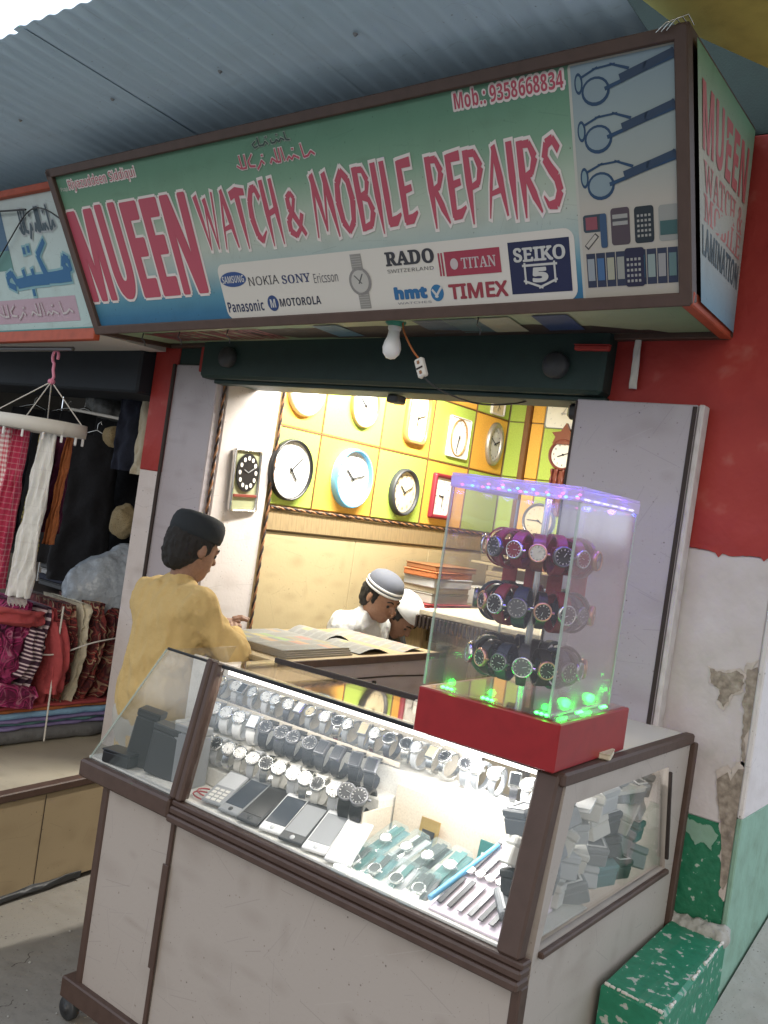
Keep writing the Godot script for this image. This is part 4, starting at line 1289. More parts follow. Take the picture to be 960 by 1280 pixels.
# ------------------------------------------------------------------ glass counter
func build_counter() -> void:
	var c := thing("glass_counter", "long glazed counter with brown frame and grey panels, lit inside", "counter")
	var F := -1.683
	piece("front_panel", V(-2.135, 0.11, -1.725), V(-1.846, 0.705, -1.705), "counter_panel", c)
	piece("front_panel", V(-1.840, 0.02, -1.725), V(-0.80, 0.705, -1.705), "counter_panel", c)
	piece("corner_bar", V(-2.160, 0.11, -1.73), V(-2.132, 0.70, -1.70), "brown_trim", c)
	piece("seam_bar", V(-1.852, 0.05, -1.704), V(-1.838, 0.70, -1.697), "brown_trim", c)
	piece("seam_cover", V(-1.856, 0.30, -1.697), V(-1.834, 0.58, -1.692), "brown_trim", c)
	piece("plinth", V(-2.20, 0.075, -1.75), V(-1.86, 0.135, -1.685), "brown_trim", c)
	piece("end_panel", V(-2.150, 0.09, -2.05), V(-2.135, 0.70, -1.732), "counter_panel", c)
	# mouldings that carry the glass: three stepped strips
	piece("sill_moulding", V(-2.245, 0.706, -2.06), V(-1.846, 0.757, -1.672), "brown_trim", c, 0.006)
	piece("sill_moulding", V(-1.845, 0.702, -1.72), V(-0.785, 0.722, -1.668), "brown_trim", c, 0.005)
	piece("sill_moulding", V(-1.845, 0.7225, -1.72), V(-0.785, 0.742, -1.675), "brown_trim", c, 0.005)
	piece("sill_moulding", V(-1.845, 0.7425, -1.72), V(-0.785, 0.757, -1.682), "brown_trim", c, 0.004)
	for q in [[-1.848, 0.023, 0.757, 1.128], [-1.824, 0.022, 0.757, 1.124], [-0.822, 0.052, 0.757, 1.116]]:
		var cp := st_new()
		bar(cp, V(q[0], q[2], -1.696), V(q[0], q[3], -1.762), q[1], 0.036, V(0, 0, 1), 0.005)
		obj("corner_post", cp, "brown_trim", c)
	piece("corner_post", V(-0.812, 0.02, -1.735), V(-0.790, 0.70, -1.70), "brown_trim", c)
	piece("deck", V(-2.24, 0.758, -2.05), V(-0.82, 0.764, -1.70), "white_tier", c, 0.001)
	# glass: long front, sloping-ended small front, top
	var fg := st_new()
	hexa(fg, [V(-1.811, 0.758, -1.702), V(-0.849, 0.758, -1.702), V(-0.849, 0.758, -1.697), V(-1.811, 0.758, -1.697)], [V(-1.811, 1.112, -1.765), V(-0.849, 1.112, -1.765), V(-0.849, 1.112, -1.760), V(-1.811, 1.112, -1.760)])
	obj("front_glass", fg, "glass", c)
	var g := st_new()
	prism(g, PackedVector2Array([Vector2(-2.228, 0.758), Vector2(-1.86, 0.758), Vector2(-1.86, 1.116), Vector2(-2.035, 1.116)]), 0.005, Transform3D(Basis(V(1, 0, 0), V(0, 1, -0.177), V(0, 0.177, 1).normalized()), V(0, 0, -1.560)))
	obj("small_front_glass", g, "glass", c)
	var ge := st_new()
	bar(ge, V(-2.035, 1.1195, -1.758), V(-1.858, 1.1195, -1.758), 0.008, 0.007)
	obj("glass_edge", ge, "black", c)
	var ge2 := st_new()
	bar(ge2, V(-2.2285, 0.759, -1.6945), V(-2.0365, 1.118, -1.757), 0.004, 0.005)
	obj("glass_edge", ge2, "glass_edge", c)
	var ep := st_new()
	hexa(ep, [V(-2.232, 0.758, -1.70), V(-2.228, 0.758, -1.70), V(-2.228, 0.758, -2.03), V(-2.232, 0.758, -2.03)], [V(-2.042, 1.116, -1.763), V(-2.038, 1.116, -1.763), V(-2.038, 1.116, -2.03), V(-2.042, 1.116, -2.03)])
	obj("sloping_end_glass", ep, "glass", c)
	piece("top_glass", V(-1.835, 1.115, -2.03), V(-1.15, 1.121, -1.775), "glass", c, 0.001)
	piece("front_edge_strip", V(-1.81, 1.1125, -1.774), V(-0.85, 1.123, -1.757), "black", c, 0.002)
	var bb := st_new()
	bar(bb, V(-1.83, 1.122, -1.985), V(-1.15, 1.122, -2.045), 0.012, 0.014)
	obj("rear_edge_strip", bb, "dark_brown", c)
	piece("glass_clip", V(-1.345, 1.085, -2.02), V(-1.325, 1.122, -2.0), "cream_tier", c)
	# solid right end under the display case
	piece("end_top", V(-1.149, 1.100, -2.52), V(-0.8155, 1.121, -1.775), "off_white", c)
	piece("end_top_edge", V(-0.8145, 1.095, -2.53), V(-0.785, 1.124, -1.75), "brown_trim", c, 0.005)
	var sp := st_new()
	var side := Transform3D(Basis(V(0, 0, -1), V(0, 1, 0), V(1, 0, 0)), V(-0.792, 0, 0))
	for poly in [[[1.735, 0.02], [2.52, 0.02], [2.46, 0.775], [1.757, 0.758], [1.735, 0.758]], [[1.735, 0.758], [1.757, 0.758], [1.83, 1.05], [1.775, 1.095]], [[1.775, 1.095], [1.83, 1.05], [2.376, 1.054], [2.52, 1.095]], [[2.52, 1.095], [2.376, 1.054], [2.46, 0.775], [2.52, 0.02]]]:
		var pp := PackedVector2Array()
		for q in poly:
			pp.append(Vector2(q[0], q[1]))
		prism(sp, pp, 0.018, side)
	obj("side_panel", sp, "side_panel", c)
	var sg := st_new()
	prism(sg, PackedVector2Array([Vector2(1.75, 0.752), Vector2(2.465, 0.77), Vector2(2.38, 1.06), Vector2(1.825, 1.056)]), 0.004, Transform3D(side.basis, V(-0.799, 0, 0)))
	obj("side_window_glass", sg, "glass", c)
	var sl := st_new()
	bar(sl, V(-0.786, 0.752, -1.757), V(-0.786, 0.768, -2.46), 0.014, 0.014)
	obj("window_sill", sl, "brown_trim", c)
	var rb := st_new()
	bar(rb, V(-0.790, 0.02, -2.535), V(-0.790, 1.10, -2.535), 0.022, 0.024, V(1, 0, 0))
	obj("rear_bar", rb, "brown_trim", c)
	var wb := st_new()
	bar(wb, V(-0.789, 0.80, -2.455), V(-0.789, 1.04, -2.385), 0.008, 0.010, V(1, 0, 0))
	obj("window_bead", wb, "dark_brown", c)
	piece("back_panel", V(-1.15, 0.1, -2.53), V(-0.82, 1.10, -2.515), "counter_panel", c)
	piece("inner_back", V(-2.24, 0.765, -2.055), V(-1.15, 1.05, -2.045), "cream_tier", c)
	# stepped tiers inside
	for k in 3:
		piece("display_tier", V(-2.12, 0.765, -2.044), V(-1.33 if k < 2 else -0.87, 0.815 + 0.066 * k, -1.832 - 0.066 * k), "white_tier", c)
	piece("price_strip", V(-2.1, 0.952, -1.963), V(-1.33, 0.966, -1.958), "cream_tier", c)
	piece("cream_board", V(-1.325, 0.765, -1.962), V(-0.87, 0.915, -1.955), "cream_tier", c)
	piece("small_divider", V(-1.332, 0.765, -1.95), V(-1.326, 0.86, -1.83), "cream_tier", c)
	# castors
	for p in [V(-2.19, 0.035, -1.72), V(-1.0, 0.035, -1.76), V(-2.1, 0.035, -2.0)]:
		var s := st_new()
		lathe(s, [Vector2(0, -0.014), Vector2(0.030, -0.014), Vector2(0.035, -0.009), Vector2(0.035, 0.009), Vector2(0.030, 0.014), Vector2(0.012, 0.014), Vector2(0.012, 0.018), Vector2(0, 0.018)], 20, Transform3D(Basis(Vector3.RIGHT, PI / 2), p))
		obj("castor", s, "charcoal", c)
	# light strip under the front edge
	piece("led_strip", V(-1.80, 1.098, -1.785), V(-0.86, 1.108, -1.775), "led_white", c, 0.001)
	var al := AreaLight3D.new()
	al.name = "led_strip_light"
	al.area_size = Vector2(0.94, 0.012)
	al.light_energy = 0.155
	al.light_color = Color(1.0, 0.98, 0.94)
	al.shadow_enabled = true
	c.add_child(al)
	al.transform = Transform3D(Basis(Vector3.RIGHT, -PI / 2 + 0.15), V(-1.33, 1.095, -1.782))
	# a second strip lights the end bay behind the small window
	piece("led_strip", V(-1.12, 1.088, -2.42), V(-1.11, 1.098, -1.80), "led_white", c, 0.001)
	var a2 := AreaLight3D.new()
	a2.name = "end_bay_light"
	a2.area_size = Vector2(0.012, 0.6)
	a2.light_energy = 0.36
	a2.shadow_enabled = true
	c.add_child(a2)
	a2.transform = Transform3D(Basis(Vector3(0, 0, 1), 0.3) * Basis(Vector3.RIGHT, -PI / 2), V(-1.10, 1.085, -2.11))

# ------------------------------------------------------------------ watches and telephones
var W := {}
func watch_shapes() -> void:
	for kind in ["loop", "wide"]:
		var s := st_new()
		s.set_smooth_group(1)
		var n := 30
		var wd := 0.0085 if kind == "loop" else 0.011
		var P := []
		for i in n:
			var a := TAU * i / n
			var rr := Vector2(cos(a) * 0.026, sin(a) * 0.031)
			var x := wd * lerpf(0.72, 1.0, smoothstep(-0.2, 1.0, cos(a)))
			var o := Vector2(cos(a), sin(a)) * 0.0022
			P.append([V(-x, rr.y + o.y, rr.x + o.x), V(x, rr.y + o.y, rr.x + o.x), V(x, rr.y - o.y, rr.x - o.x), V(-x, rr.y - o.y, rr.x - o.x)])
		for i in n:
			var a: Array = P[i]
			var b: Array = P[(i + 1) % n]
			for k in 4:
				s.set_smooth_group(k + 1)
				quad(s, a[k], b[k], b[(k + 1) % 4], a[(k + 1) % 4])
		s.generate_normals()
		W[kind] = s.commit()
	var out := Transform3D(Basis(Vector3.RIGHT, PI / 2), V(0, 0, 0.026))
	var cs := st_new()
	lathe(cs, [Vector2(0.0145, -0.001), Vector2(0.0165, 0.001), Vector2(0.0168, 0.006), Vector2(0.0150, 0.0092), Vector2(0.0135, 0.0080)], 22, out)
	cbox(cs, V(0.006, 0.004, 0.004), at(V(0.0185, 0, 0.029)), 0.001)
	cs.generate_normals()
	W["case"] = cs.commit()
	var cq := st_new()
	cbox(cq, V(0.026, 0.034, 0.010), at(V(0, 0, 0.031)), 0.004)
	cq.generate_normals()
	W["square_case"] = cq.commit()
	var d := st_new()
	lathe(d, [Vector2(0, 0.0078), Vector2(0.0136, 0.0078)], 22, out)
	d.generate_normals()
	W["dial"] = d.commit()
	var dq := st_new()
	cbox(dq, V(0.020, 0.027, 0.002), at(V(0, 0, 0.0358)), 0.0005)
	dq.generate_normals()
	W["square_dial"] = dq.commit()
	var h := st_new()
	bar(h, V(0, -0.001, 0.0345), V(0, 0.010, 0.0345), 0.0012, 0.0006)
	bar(h, V(0.0, 0, 0.0350), V(0.0065, 0.003, 0.0350), 0.0014, 0.0006)
	h.generate_normals()
	W["hands"] = h.commit()
	var mk := st_new()
	for k in 12:
		var o := V(sin(TAU * k / 12.0), cos(TAU * k / 12.0), 0)
		bar(mk, o * 0.0098 + V(0, 0, 0.0341), o * 0.0126 + V(0, 0, 0.0341), 0.0016 if k % 3 == 0 else 0.0009, 0.0004, V(0, 0, 1), 0.0001)
	mk.generate_normals()
	W["marks"] = mk.commit()
	# watch laid out flat, strap straight
	var fs := st_new()
	cbox(fs, V(0.015, 0.085, 0.003), at(V(0, 0.056, 0)), 0.001)
	cbox(fs, V(0.015, 0.075, 0.003), at(V(0, -0.052, 0)), 0.001)
	fs.generate_normals()
	W["flat_strap"] = fs.commit()

func watch(label: String, group: String, xf: Transform3D, strap: String, case_: String, dial: String, square := false, wide := false) -> Node3D:
	var t := thing("wristwatch", label, "watch", xf.origin, xf.basis, group)
	share("strap", W["wide" if wide else "loop"], strap, t)
	share("watch_case", W["square_case" if square else "case"], case_, t)
	var d := share("dial", W["square_dial" if square else "dial"], dial, t)
	if not square:
		share("hour_marks", W["marks"], "black" if dial in ["dial_white", "dial_cream", "steel"] else "off_white", d)
		share("hands", W["hands"], "black" if dial in ["dial_white", "dial_cream", "steel"] else "white", d, Transform3D(Basis(Vector3(0, 0, 1), rng.randf() * TAU), Vector3.ZERO))
	return t

const ORD := ["first", "second", "third", "fourth", "fifth", "sixth", "seventh", "eighth", "ninth", "tenth", "eleventh", "twelfth", "thirteenth", "fourteenth", "fifteenth", "sixteenth", "seventeenth", "eighteenth", "nineteenth", "twentieth", "twenty-first", "twenty-second", "twenty-third", "twenty-fourth", "twenty-fifth", "twenty-sixth"]

func build_counter_goods() -> void:
	watch_shapes()
	var tilt := Basis(Vector3.RIGHT, -0.75)
	# middle tier: pale bands on the left, black ones on the right
	for i in 13:
		var x := -2.03 + 0.0535 * i
		var pale := i < 5
		watch("%s %s watch from the left on the middle step inside the counter" % [ORD[i], "white-banded" if pale else "black"], "watches on the middle step", Transform3D(Basis(Vector3.UP, 0.25 + rng.randf_range(-0.15, 0.15)) * tilt * Basis.from_scale(Vector3.ONE * 1.30), V(x, 0.924, -1.935)), ("white" if i != 1 else "grey") if pale else ("black" if i % 3 else "charcoal"), "steel" if pale else "gunmetal", "dial_white" if pale else "dial_black", i >= 9 or i == 4, true)
	# lower tier: steel bracelets, the last two large and black
	for i in 14:
		var x := -1.965 + 0.047 * i
		var big := i >= 12
		watch("%s watch from the left on the lowest step, %s" % [ORD[i], "chunky black sports style" if big else "with pale metal bracelet"], "watches on the lowest step", Transform3D(Basis(Vector3.UP, 0.3 + rng.randf_range(-0.2, 0.2)) * tilt * Basis.from_scale(Vector3.ONE * (1.5 if big else 1.28)), V(x, 0.855 + (0.006 if big else 0.0), -1.866)), "black" if big else ["steel", "off_white", "light_grey"][i % 3], "gunmetal" if big else "steel", "dial_black" if big or i % 4 == 2 else "dial_white", false, big)
	# top tier: a long row of steel watches
	for i in 25:
		var x := -2.07 + 0.0455 * i
		watch("%s steel watch from the left on the top step inside the counter" % ORD[i], "watches on the top step", Transform3D(Basis(Vector3.UP, rng.randf_range(-0.3, 0.5)) * tilt * Basis.from_scale(Vector3.ONE * 1.12), V(x, 0.988, -2.003)), ["steel", "gunmetal", "light_grey", "grey"][rng.randi_range(0, 3)], "steel", ["dial_black", "dial_white", "dial_cream"][rng.randi_range(0, 2)], i % 5 == 3)
	# red price tags lying between the tiers
	for i in 4:
		var s := st_new()
		cbox(s, V(0.07, 0.002, 0.012), Transform3D(Basis(Vector3.UP, 0.1 * i - 0.1) * Basis(Vector3.RIGHT, 0.3), V(-1.93 + 0.17 * i, 0.9535, -1.975)), 0.0005)
		tag(obj("price_tag", s, "coral"), "%s red paper strip from the left under the top row of watches" % ORD[i], "tag", "red strips in the counter")
	# telephones
	mat("slate_screen", C(0.055, 0.065, 0.08), 0.15)
	var ph := ["grey keypad phone", "grey slab phone", "dark bronze slab phone", "black-screened phone with white rim", "dark phone with patterned grey screen", "white phone with home button", "white phone lying face down"]
	for i in 7:
		var tilted := Basis(Vector3.UP, 0.10 + 0.03 * i + rng.randf_range(-0.07, 0.07)) * Basis(Vector3.RIGHT, 0.42) * Basis.from_scale(V(1.18, 1.0, 1.30))
		var t := thing("mobile_phone", "%s at the front of the counter" % ph[i], "phone", V(-1.745 + 0.0715 * i, 0.802, -1.776 - 0.004 * (i % 2)), tilted, "phones in the counter")
		var s := st_new()
		cbox(s, V(0.057, 0.009, 0.112 if i > 0 else 0.10), Transform3D.IDENTITY, 0.003)
		obj("phone_body", s, ["grey", "grey", "charcoal", "white", "charcoal", "white", "white"][i], t)
		if i < 6:
			var d := st_new()
			cbox(d, V(0.050, 0.0012, 0.080 if i > 0 else 0.045), at(V(0, 0.0048, -0.004 if i > 0 else -0.022)), 0.0005)
			obj("screen", d, ["light_grey", "slate_screen", "black", "slate_screen", "grey", "grey"][i], t)
		if i == 0:
			for a in 3:
				for b2 in 4:
					piece("key", V(-0.02 + a * 0.0145, 0.0045, 0.008 + b2 * 0.010), V(-0.009 + a * 0.0145, 0.006, 0.015 + b2 * 0.010), "off_white", t, 0.0005)
		elif i < 6:
			var k := st_new()
			lathe(k, [Vector2(0.0055, 0.0), Vector2(0.005, 0.0012), Vector2(0, 0.0012)], 14, at(V(0, 0.0045, 0.046)))
			obj("home_button", k, "light_grey" if i > 2 else "charcoal", t)
			piece("earpiece", V(-0.009, 0.0046, -0.0525), V(0.009, 0.0052, -0.0505), "black", t, 0.0002)
	# a red clip with cable beside the telephones
	var cl := st_new()
	var pts := []
	for i in 26:
		var a := i * 0.42
		pts.append(V(-1.80 + cos(a) * 0.035 + i * 0.001, 0.768 + 0.0008 * i, -1.745 + sin(a) * 0.02))
	tube(cl, pts, 0.0022, 6)
	tag(obj("coiled_cable", cl, "coral"), "coiled red cable at the left front corner of the lit counter", "cable")
	# packets of watches in clear film, then the pink pad of long straps
	var pn := 0
	for i in 4:
		for j in 2:
			var x := -1.275 + 0.062 * i + 0.012 * j
			var z := -1.755 - 0.10 * j
			var t := thing("packed_watch", "%s watch packet from the left in the %s row of film packets" % [ORD[i], "front" if j == 0 else "rear"], "packet", V(x, 0.768 + 0.035 * j, z), Basis(Vector3.UP, rng.randf_range(-0.4, 0.1)) * Basis(Vector3.RIGHT, 0.45), "film packets in the counter")
			piece("card", V(-0.026, 0, -0.055), V(0.026, 0.003, 0.055), ["teal", "teal_cloth", "light_grey", "charcoal"][(i + j) % 4], t, 0.001)
			share("strap", W["flat_strap"], ["black", "teal", "charcoal"][pn % 3], t, Transform3D(Basis(Vector3.RIGHT, -PI / 2) * Basis.from_scale(V(1.1, 0.58, 1)), V(0, 0.007, 0)))
			share("watch_case", W["case"], "steel", t, Transform3D(Basis(Vector3.RIGHT, -PI / 2), V(0, -0.016, 0)))
			share("dial", W["dial"], "dial_white" if pn % 2 else "dial_black", t, Transform3D(Basis(Vector3.RIGHT, -PI / 2), V(0, -0.016, 0)))
			var fs := st_new()
			cbox(fs, V(0.054, 0.024, 0.116), at(V(0, 0.012, 0)), 0.006)
			obj("film", fs, "film", t)
			pn += 1
	for i in 2:
		var t := thing("card_packet", ["small yellow card packet standing against the cream board", "teal card packet standing beside the blue tube"][i], "packet", V(-1.20 + 0.17 * i, 0.82, -1.935), Basis(Vector3.RIGHT, -0.15), "")
		piece("card", V(-0.028, -0.035, 0), V(0.028, 0.045, 0.003), ["gold", "teal"][i], t, 0.001)
		piece("printed_patch", V(-0.018, -0.025, 0.0035), V(0.018, 0.018, 0.005), ["charcoal", "off_white"][i], t, 0.0005)
	var bt := st_new()
	tube(bt, [V(-1.04, 0.785, -1.72), V(-1.00, 0.872, -1.92)], 0.007, 8)
	tag(obj("blue_tube", bt, "blue_plastic"), "thin blue plastic tube leaning beside the pink strap pad", "tube")
	var pad := thing("strap_pad", "sloping pinkish-white pad at the right front of the counter", "pad")
	var ps := st_new()
	hexa(ps, [V(-1.035, 0.765, -1.712), V(-0.86, 0.765, -1.712), V(-0.86, 0.765, -1.95), V(-1.01, 0.765, -1.95)], [V(-1.035, 0.770, -1.712), V(-0.86, 0.770, -1.712), V(-0.86, 0.880, -1.95), V(-1.01, 0.880, -1.95)])
	obj("pad_body", ps, mat("pad", C(0.78, 0.68, 0.76), 0.7), pad)
	for i in 6:
		var b := Basis(Vector3.UP, -0.10) * Basis(Vector3.RIGHT, -PI / 2 + 0.435)
		var t := thing("strap_watch", "%s slim strap watch from the left lying on the pink pad" % ORD[i], "watch", V(-1.010 + 0.026 * i, 0.828, -1.822), b, "watches on the pad")
		share("strap", W["flat_strap"], ["charcoal", "black", "gunmetal", "black", "charcoal", "black"][i], t, Transform3D(Basis.from_scale(Vector3(0.85, 1.2, 1)), Vector3.ZERO))
		share("watch_case", W["case"], "steel", t, Transform3D(Basis.IDENTITY.scaled(Vector3.ONE * 0.7), V(0, 0.006, -0.019)))
		share("dial", W["dial"], "dial_white", t, Transform3D(Basis.IDENTITY.scaled(Vector3.ONE * 0.7), V(0, 0.006, -0.019)))
	# small boxes thrown into the end bay behind the side window
	var bi := 0
	for j in 4:
		for i in 8:
			var m: String = ["light_grey", "off_white", "grey", "light_grey", "charcoal", "grey", "off_white"][rng.randi_range(0, 6)]
			if i >= 5 and j < 2:
				m = ["charcoal", "grey", "teal_cloth"][(i + j) % 3]
			var t := thing("watch_box", "%s box from the front in the %s layer behind the side window" % [ORD[i], ["bottom", "second", "third", "top"][j]], "box", V(-0.868 + rng.randf_range(-0.025, 0.008), 0.797 + 0.062 * j + rng.randf_range(-0.006, 0.006), -1.80 - 0.084 * i - 0.015 * (j % 2)), Basis(Vector3.UP, rng.randf_range(-0.8, 0.8)) * Basis(Vector3(0, 0, 1), rng.randf_range(-0.4, 0.4)) * Basis(Vector3.RIGHT, rng.randf_range(-0.35, 0.35)) * Basis.from_scale(Vector3.ONE * rng.randf_range(0.68, 0.9)), "boxes behind the side window")
			var s := st_new()
			cbox(s, V(0.085, 0.046, 0.088), at(V(0, -0.012, 0)), 0.004)
			obj("box_base", s, m, t)
			var l := st_new()
			cbox(l, V(0.089, 0.024, 0.092), at(V(0, 0.0235, 0)), 0.005)
			obj("box_lid", l, m, t)
			if bi % 3 == 0:
				for q in [[-0.034, -0.034, 0.034, -0.028], [-0.034, 0.028, 0.034, 0.034], [-0.034, -0.028, -0.028, 0.028], [0.028, -0.028, 0.034, 0.028]]:
					piece("lid_frame", V(q[0], 0.036, q[1]), V(q[2], 0.039, q[3]), "white", t, 0.0005)
			bi += 1
	piece_thing("booklet", "white booklet lying across the boxes behind the side window", "booklet", V(-0.90, 1.003, -2.02), Basis(Vector3.UP, 0.3) * Basis(Vector3(0, 0, 1), 0.08), V(0.14, 0.012, 0.20), "white")
	piece_thing("booklet", "second pale booklet further back behind the side window", "booklet", V(-0.90, 1.006, -2.24), Basis(Vector3.UP, -0.2) * Basis(Vector3(0, 0, 1), -0.1), V(0.14, 0.014, 0.16), "off_white")
	# dark cases in the small left bay
	piece_thing("black_case", "tall black case at the left in the small glass bay", "case", V(-2.095, 0.848, -1.775), Basis(Vector3.UP, 0.5) * Basis(Vector3(0, 0, 1), -0.15), V(0.07, 0.165, 0.055), "black")
	piece_thing("black_case", "wide black case beside the grey box in the small glass bay", "case", V(-1.985, 0.838, -1.77), Basis(Vector3.UP, 0.3) * Basis(Vector3(0, 0, 1), -0.12), V(0.10, 0.145, 0.05), "charcoal")
	piece_thing("black_case", "flat black case lying at the front of the small glass bay", "case", V(-2.13, 0.785, -1.73), Basis(Vector3.UP, 0.2), V(0.10, 0.04, 0.06), "black")
	piece_thing("grey_box", "grey cardboard box behind the left post of the counter", "box", V(-1.915, 0.845, -1.79), Basis(Vector3.UP, 0.1), V(0.09, 0.165, 0.06), "grey")
	piece_thing("white_card", "small white card at the sloping end of the counter", "card", V(-2.165, 0.768, -1.735), Basis(Vector3.UP, 0.4), V(0.06, 0.006, 0.05), "off_white")
	piece_thing("wooden_wedge", "small raw wooden wedge under the corner of the display case", "wedge", V(-0.815, 1.132, -1.985), Basis(Vector3.UP, 0.3), V(0.05, 0.014, 0.07), "cream_cloth")

func piece_thing(called: String, label: String, category: String, p: Vector3, b: Basis, size: Vector3, m, group := "") -> void:
	var t := thing(called, label, category, p, b, group)
	var s := st_new()
	cbox(s, V(size.x, size.y * 0.86, size.z), at(V(0, -size.y * 0.07, 0)), 0.004)
	obj("body", s, m, t)
	var l := st_new()
	cbox(l, V(size.x * 1.02, size.y * 0.13, size.z * 1.02), at(V(0, size.y * 0.43, 0)), 0.003)
	obj("cover", l, m, t)

# ------------------------------------------------------------------ lit display case
func build_display() -> void:
	var d := thing("display_case", "clear acrylic watch case with coloured lights on a glossy red base", "display case", V(-0.968, 1.125, -1.905), Basis(Vector3.UP, 0.03))
	piece("red_base", V(-0.178, 0.0, -0.19), V(0.164, 0.100, 0.19), "red_box", d, 0.003)
	piece("base_plate", V(-0.155, 0.1005, -0.18), V(0.155, 0.104, 0.18), "acrylic", d, 0.001)
	for z in [-0.135, 0.18]:
		piece("acrylic_pane", V(-0.169, 0.105, z - 0.002), V(0.129, 0.550, z + 0.002), "acrylic", d, 0.0005)
	for x in [-0.172, 0.132]:
		piece("acrylic_side", V(x - 0.002, 0.105, -0.132), V(x + 0.002, 0.550, 0.178), "acrylic_side" if x > 0 else "acrylic", d, 0.0005)
	# milky lid with a skirt that hides the strips of lights
	piece("acrylic_lid", V(-0.176, 0.571, -0.139), V(0.136, 0.577, 0.184), "acrylic_lid", d, 0.001)
	piece("lid_skirt", V(-0.176, 0.546, 0.1825), V(0.136, 0.5705, 0.1850), "acrylic_lid", d, 0.0005)
	piece("lid_skirt", V(0.1345, 0.546, -0.139), V(0.1370, 0.5705, 0.182), "acrylic_lid", d, 0.0005)
	piece("lid_skirt", V(-0.1785, 0.546, -0.139), V(-0.1760, 0.5705, 0.182), "acrylic_lid", d, 0.0005)
	for p in [[-0.172, 0.18], [0.132, 0.18], [0.132, -0.135], [-0.172, -0.135]]:
		piece("corner_edge", V(p[0] - 0.0025, 0.105, p[1] - 0.0025), V(p[0] + 0.0025, 0.5455, p[1] + 0.0025), "glass_edge", d, 0.0005)
	# carousel
	var s := st_new()
	tube(s, [V(-0.014, 0.104, 0.022), V(-0.014, 0.55, 0.022)], 0.008, 12)
	obj("centre_pole", s, "steel", d)
	for x in [-0.035, 0.035]:
		piece("clear_upright", V(x - 0.008, 0.105, -0.06), V(x + 0.008, 0.545, -0.055), "film", d, 0.001)
	for k in 3:
		var ring := st_new()
		var y := 0.185 + 0.122 * k
		lathe(ring, [Vector2(0.009, -0.003), Vector2(0.075, -0.003), Vector2(0.075, 0.003), Vector2(0.009, 0.003)], 28, at(V(-0.014, y, 0.022)))
		obj("carousel_disc", ring, "steel", d)
		for i in 15:
			var a := TAU * i / 15.0 + 0.2 * k
			var arm := st_new()
			bar(arm, V(sin(a) * 0.072 - 0.014, y, cos(a) * 0.072 + 0.022), V(sin(a) * 0.092 - 0.014, y, cos(a) * 0.092 + 0.022), 0.016, 0.035)
			obj("watch_cuff", arm, ["navy_strap", "navy_strap", "maroon"][k], d)
	for i in 4:
		var u := -0.105 + 0.058 * i
		piece("velvet_flap", V(u - 0.018, 0.335, -0.02), V(u + 0.018, 0.40, -0.014), "coral", d)
	# lights: coloured dots along the top, green clusters on the base
	var dot := st_new()
	lathe(dot, [Vector2(0.0, -0.003), Vector2(0.004, -0.001), Vector2(0.004, 0.001), Vector2(0.0, 0.003)], 8)
	dot.generate_normals()
	var dm := dot.commit()
	for i in 22:
		var m: String = ["led_pink", "led_blue", "led_cyan", "led_blue", "led_pink", "led_cyan", "led_blue"][i % 7]
		share("led_dot", dm, m, d, at(V(-0.152 + 0.0131 * i, 0.553, 0.1755)))
	for i in 18:
		share("led_dot", dm, "led_white" if i % 3 else "led_blue", d, at(V(0.129, 0.553, 0.165 - 0.0165 * i)))
	for i in 14:
		share("led_dot", dm, ["led_blue", "led_pink", "led_cyan"][i % 3], d, at(V(-0.145 + 0.0185 * i, 0.566 - 0.002 * (i % 3), 0.14 - 0.035 * (i % 4))))
	for q in [[-0.12, 0.168, 0], [-0.05, 0.168, 1], [0.02, 0.168, 0], [0.085, 0.168, 1], [0.122, 0.07, 0], [0.122, -0.05, 1]]:
		var l := OmniLight3D.new()
		l.name = "led_row_light"
		l.light_color = Color(0.32, 0.36, 1.0) if q[2] == 0 else Color(0.60, 0.42, 1.0)
		l.light_energy = 0.0036
		l.light_size = 0.008
		l.omni_range = 3.0
		l.omni_attenuation = 2.0
		l.shadow_enabled = true
		d.add_child(l, true)
		l.position = V(q[0], 0.556, q[1])
	for c in [[-0.108, 0.186, 0], [-0.008, 0.186, 0], [0.118, 0.186, 0], [0.150, 0.07, 1], [0.150, -0.06, 1]]:
		for k in 3:
			var off := (k - 1) * 0.011
			share("led_dot", dm, "led_green", d, Transform3D(Basis.from_scale(Vector3.ONE * 1.25), V(c[0] + (off if c[2] == 0 else 0.0), 0.110, c[1] + (off if c[2] == 1 else 0.0))))
		var o := OmniLight3D.new()
		o.name = "led_cluster_light"
		o.light_color = Color(0.1, 1.0, 0.25)
		o.light_energy = 0.003
		o.light_size = 0.003
		o.omni_range = 3.0
		o.omni_attenuation = 2.0
		o.shadow_enabled = true
		d.add_child(o, true)
		o.position = V(c[0], 0.122, c[1])
	# watches round the carousel
	var tiers := [["lowest", ["navy_strap", "tan", "charcoal", "navy_strap", "black", "tan"], ["gunmetal", "steel", "rose_gold"], ["dial_black", "gunmetal", "dial_black"]], ["middle", ["black", "navy_strap", "charcoal", "black", "navy_strap", "maroon"], ["gunmetal", "rose_gold", "steel"], ["dial_black", "gunmetal", "dial_black"]], ["upper", ["maroon", "maroon", "wood_red", "maroon", "maroon", "wood_red"], ["rose_gold", "gunmetal", "steel"], ["dial_black", "maroon", "steel"]]]
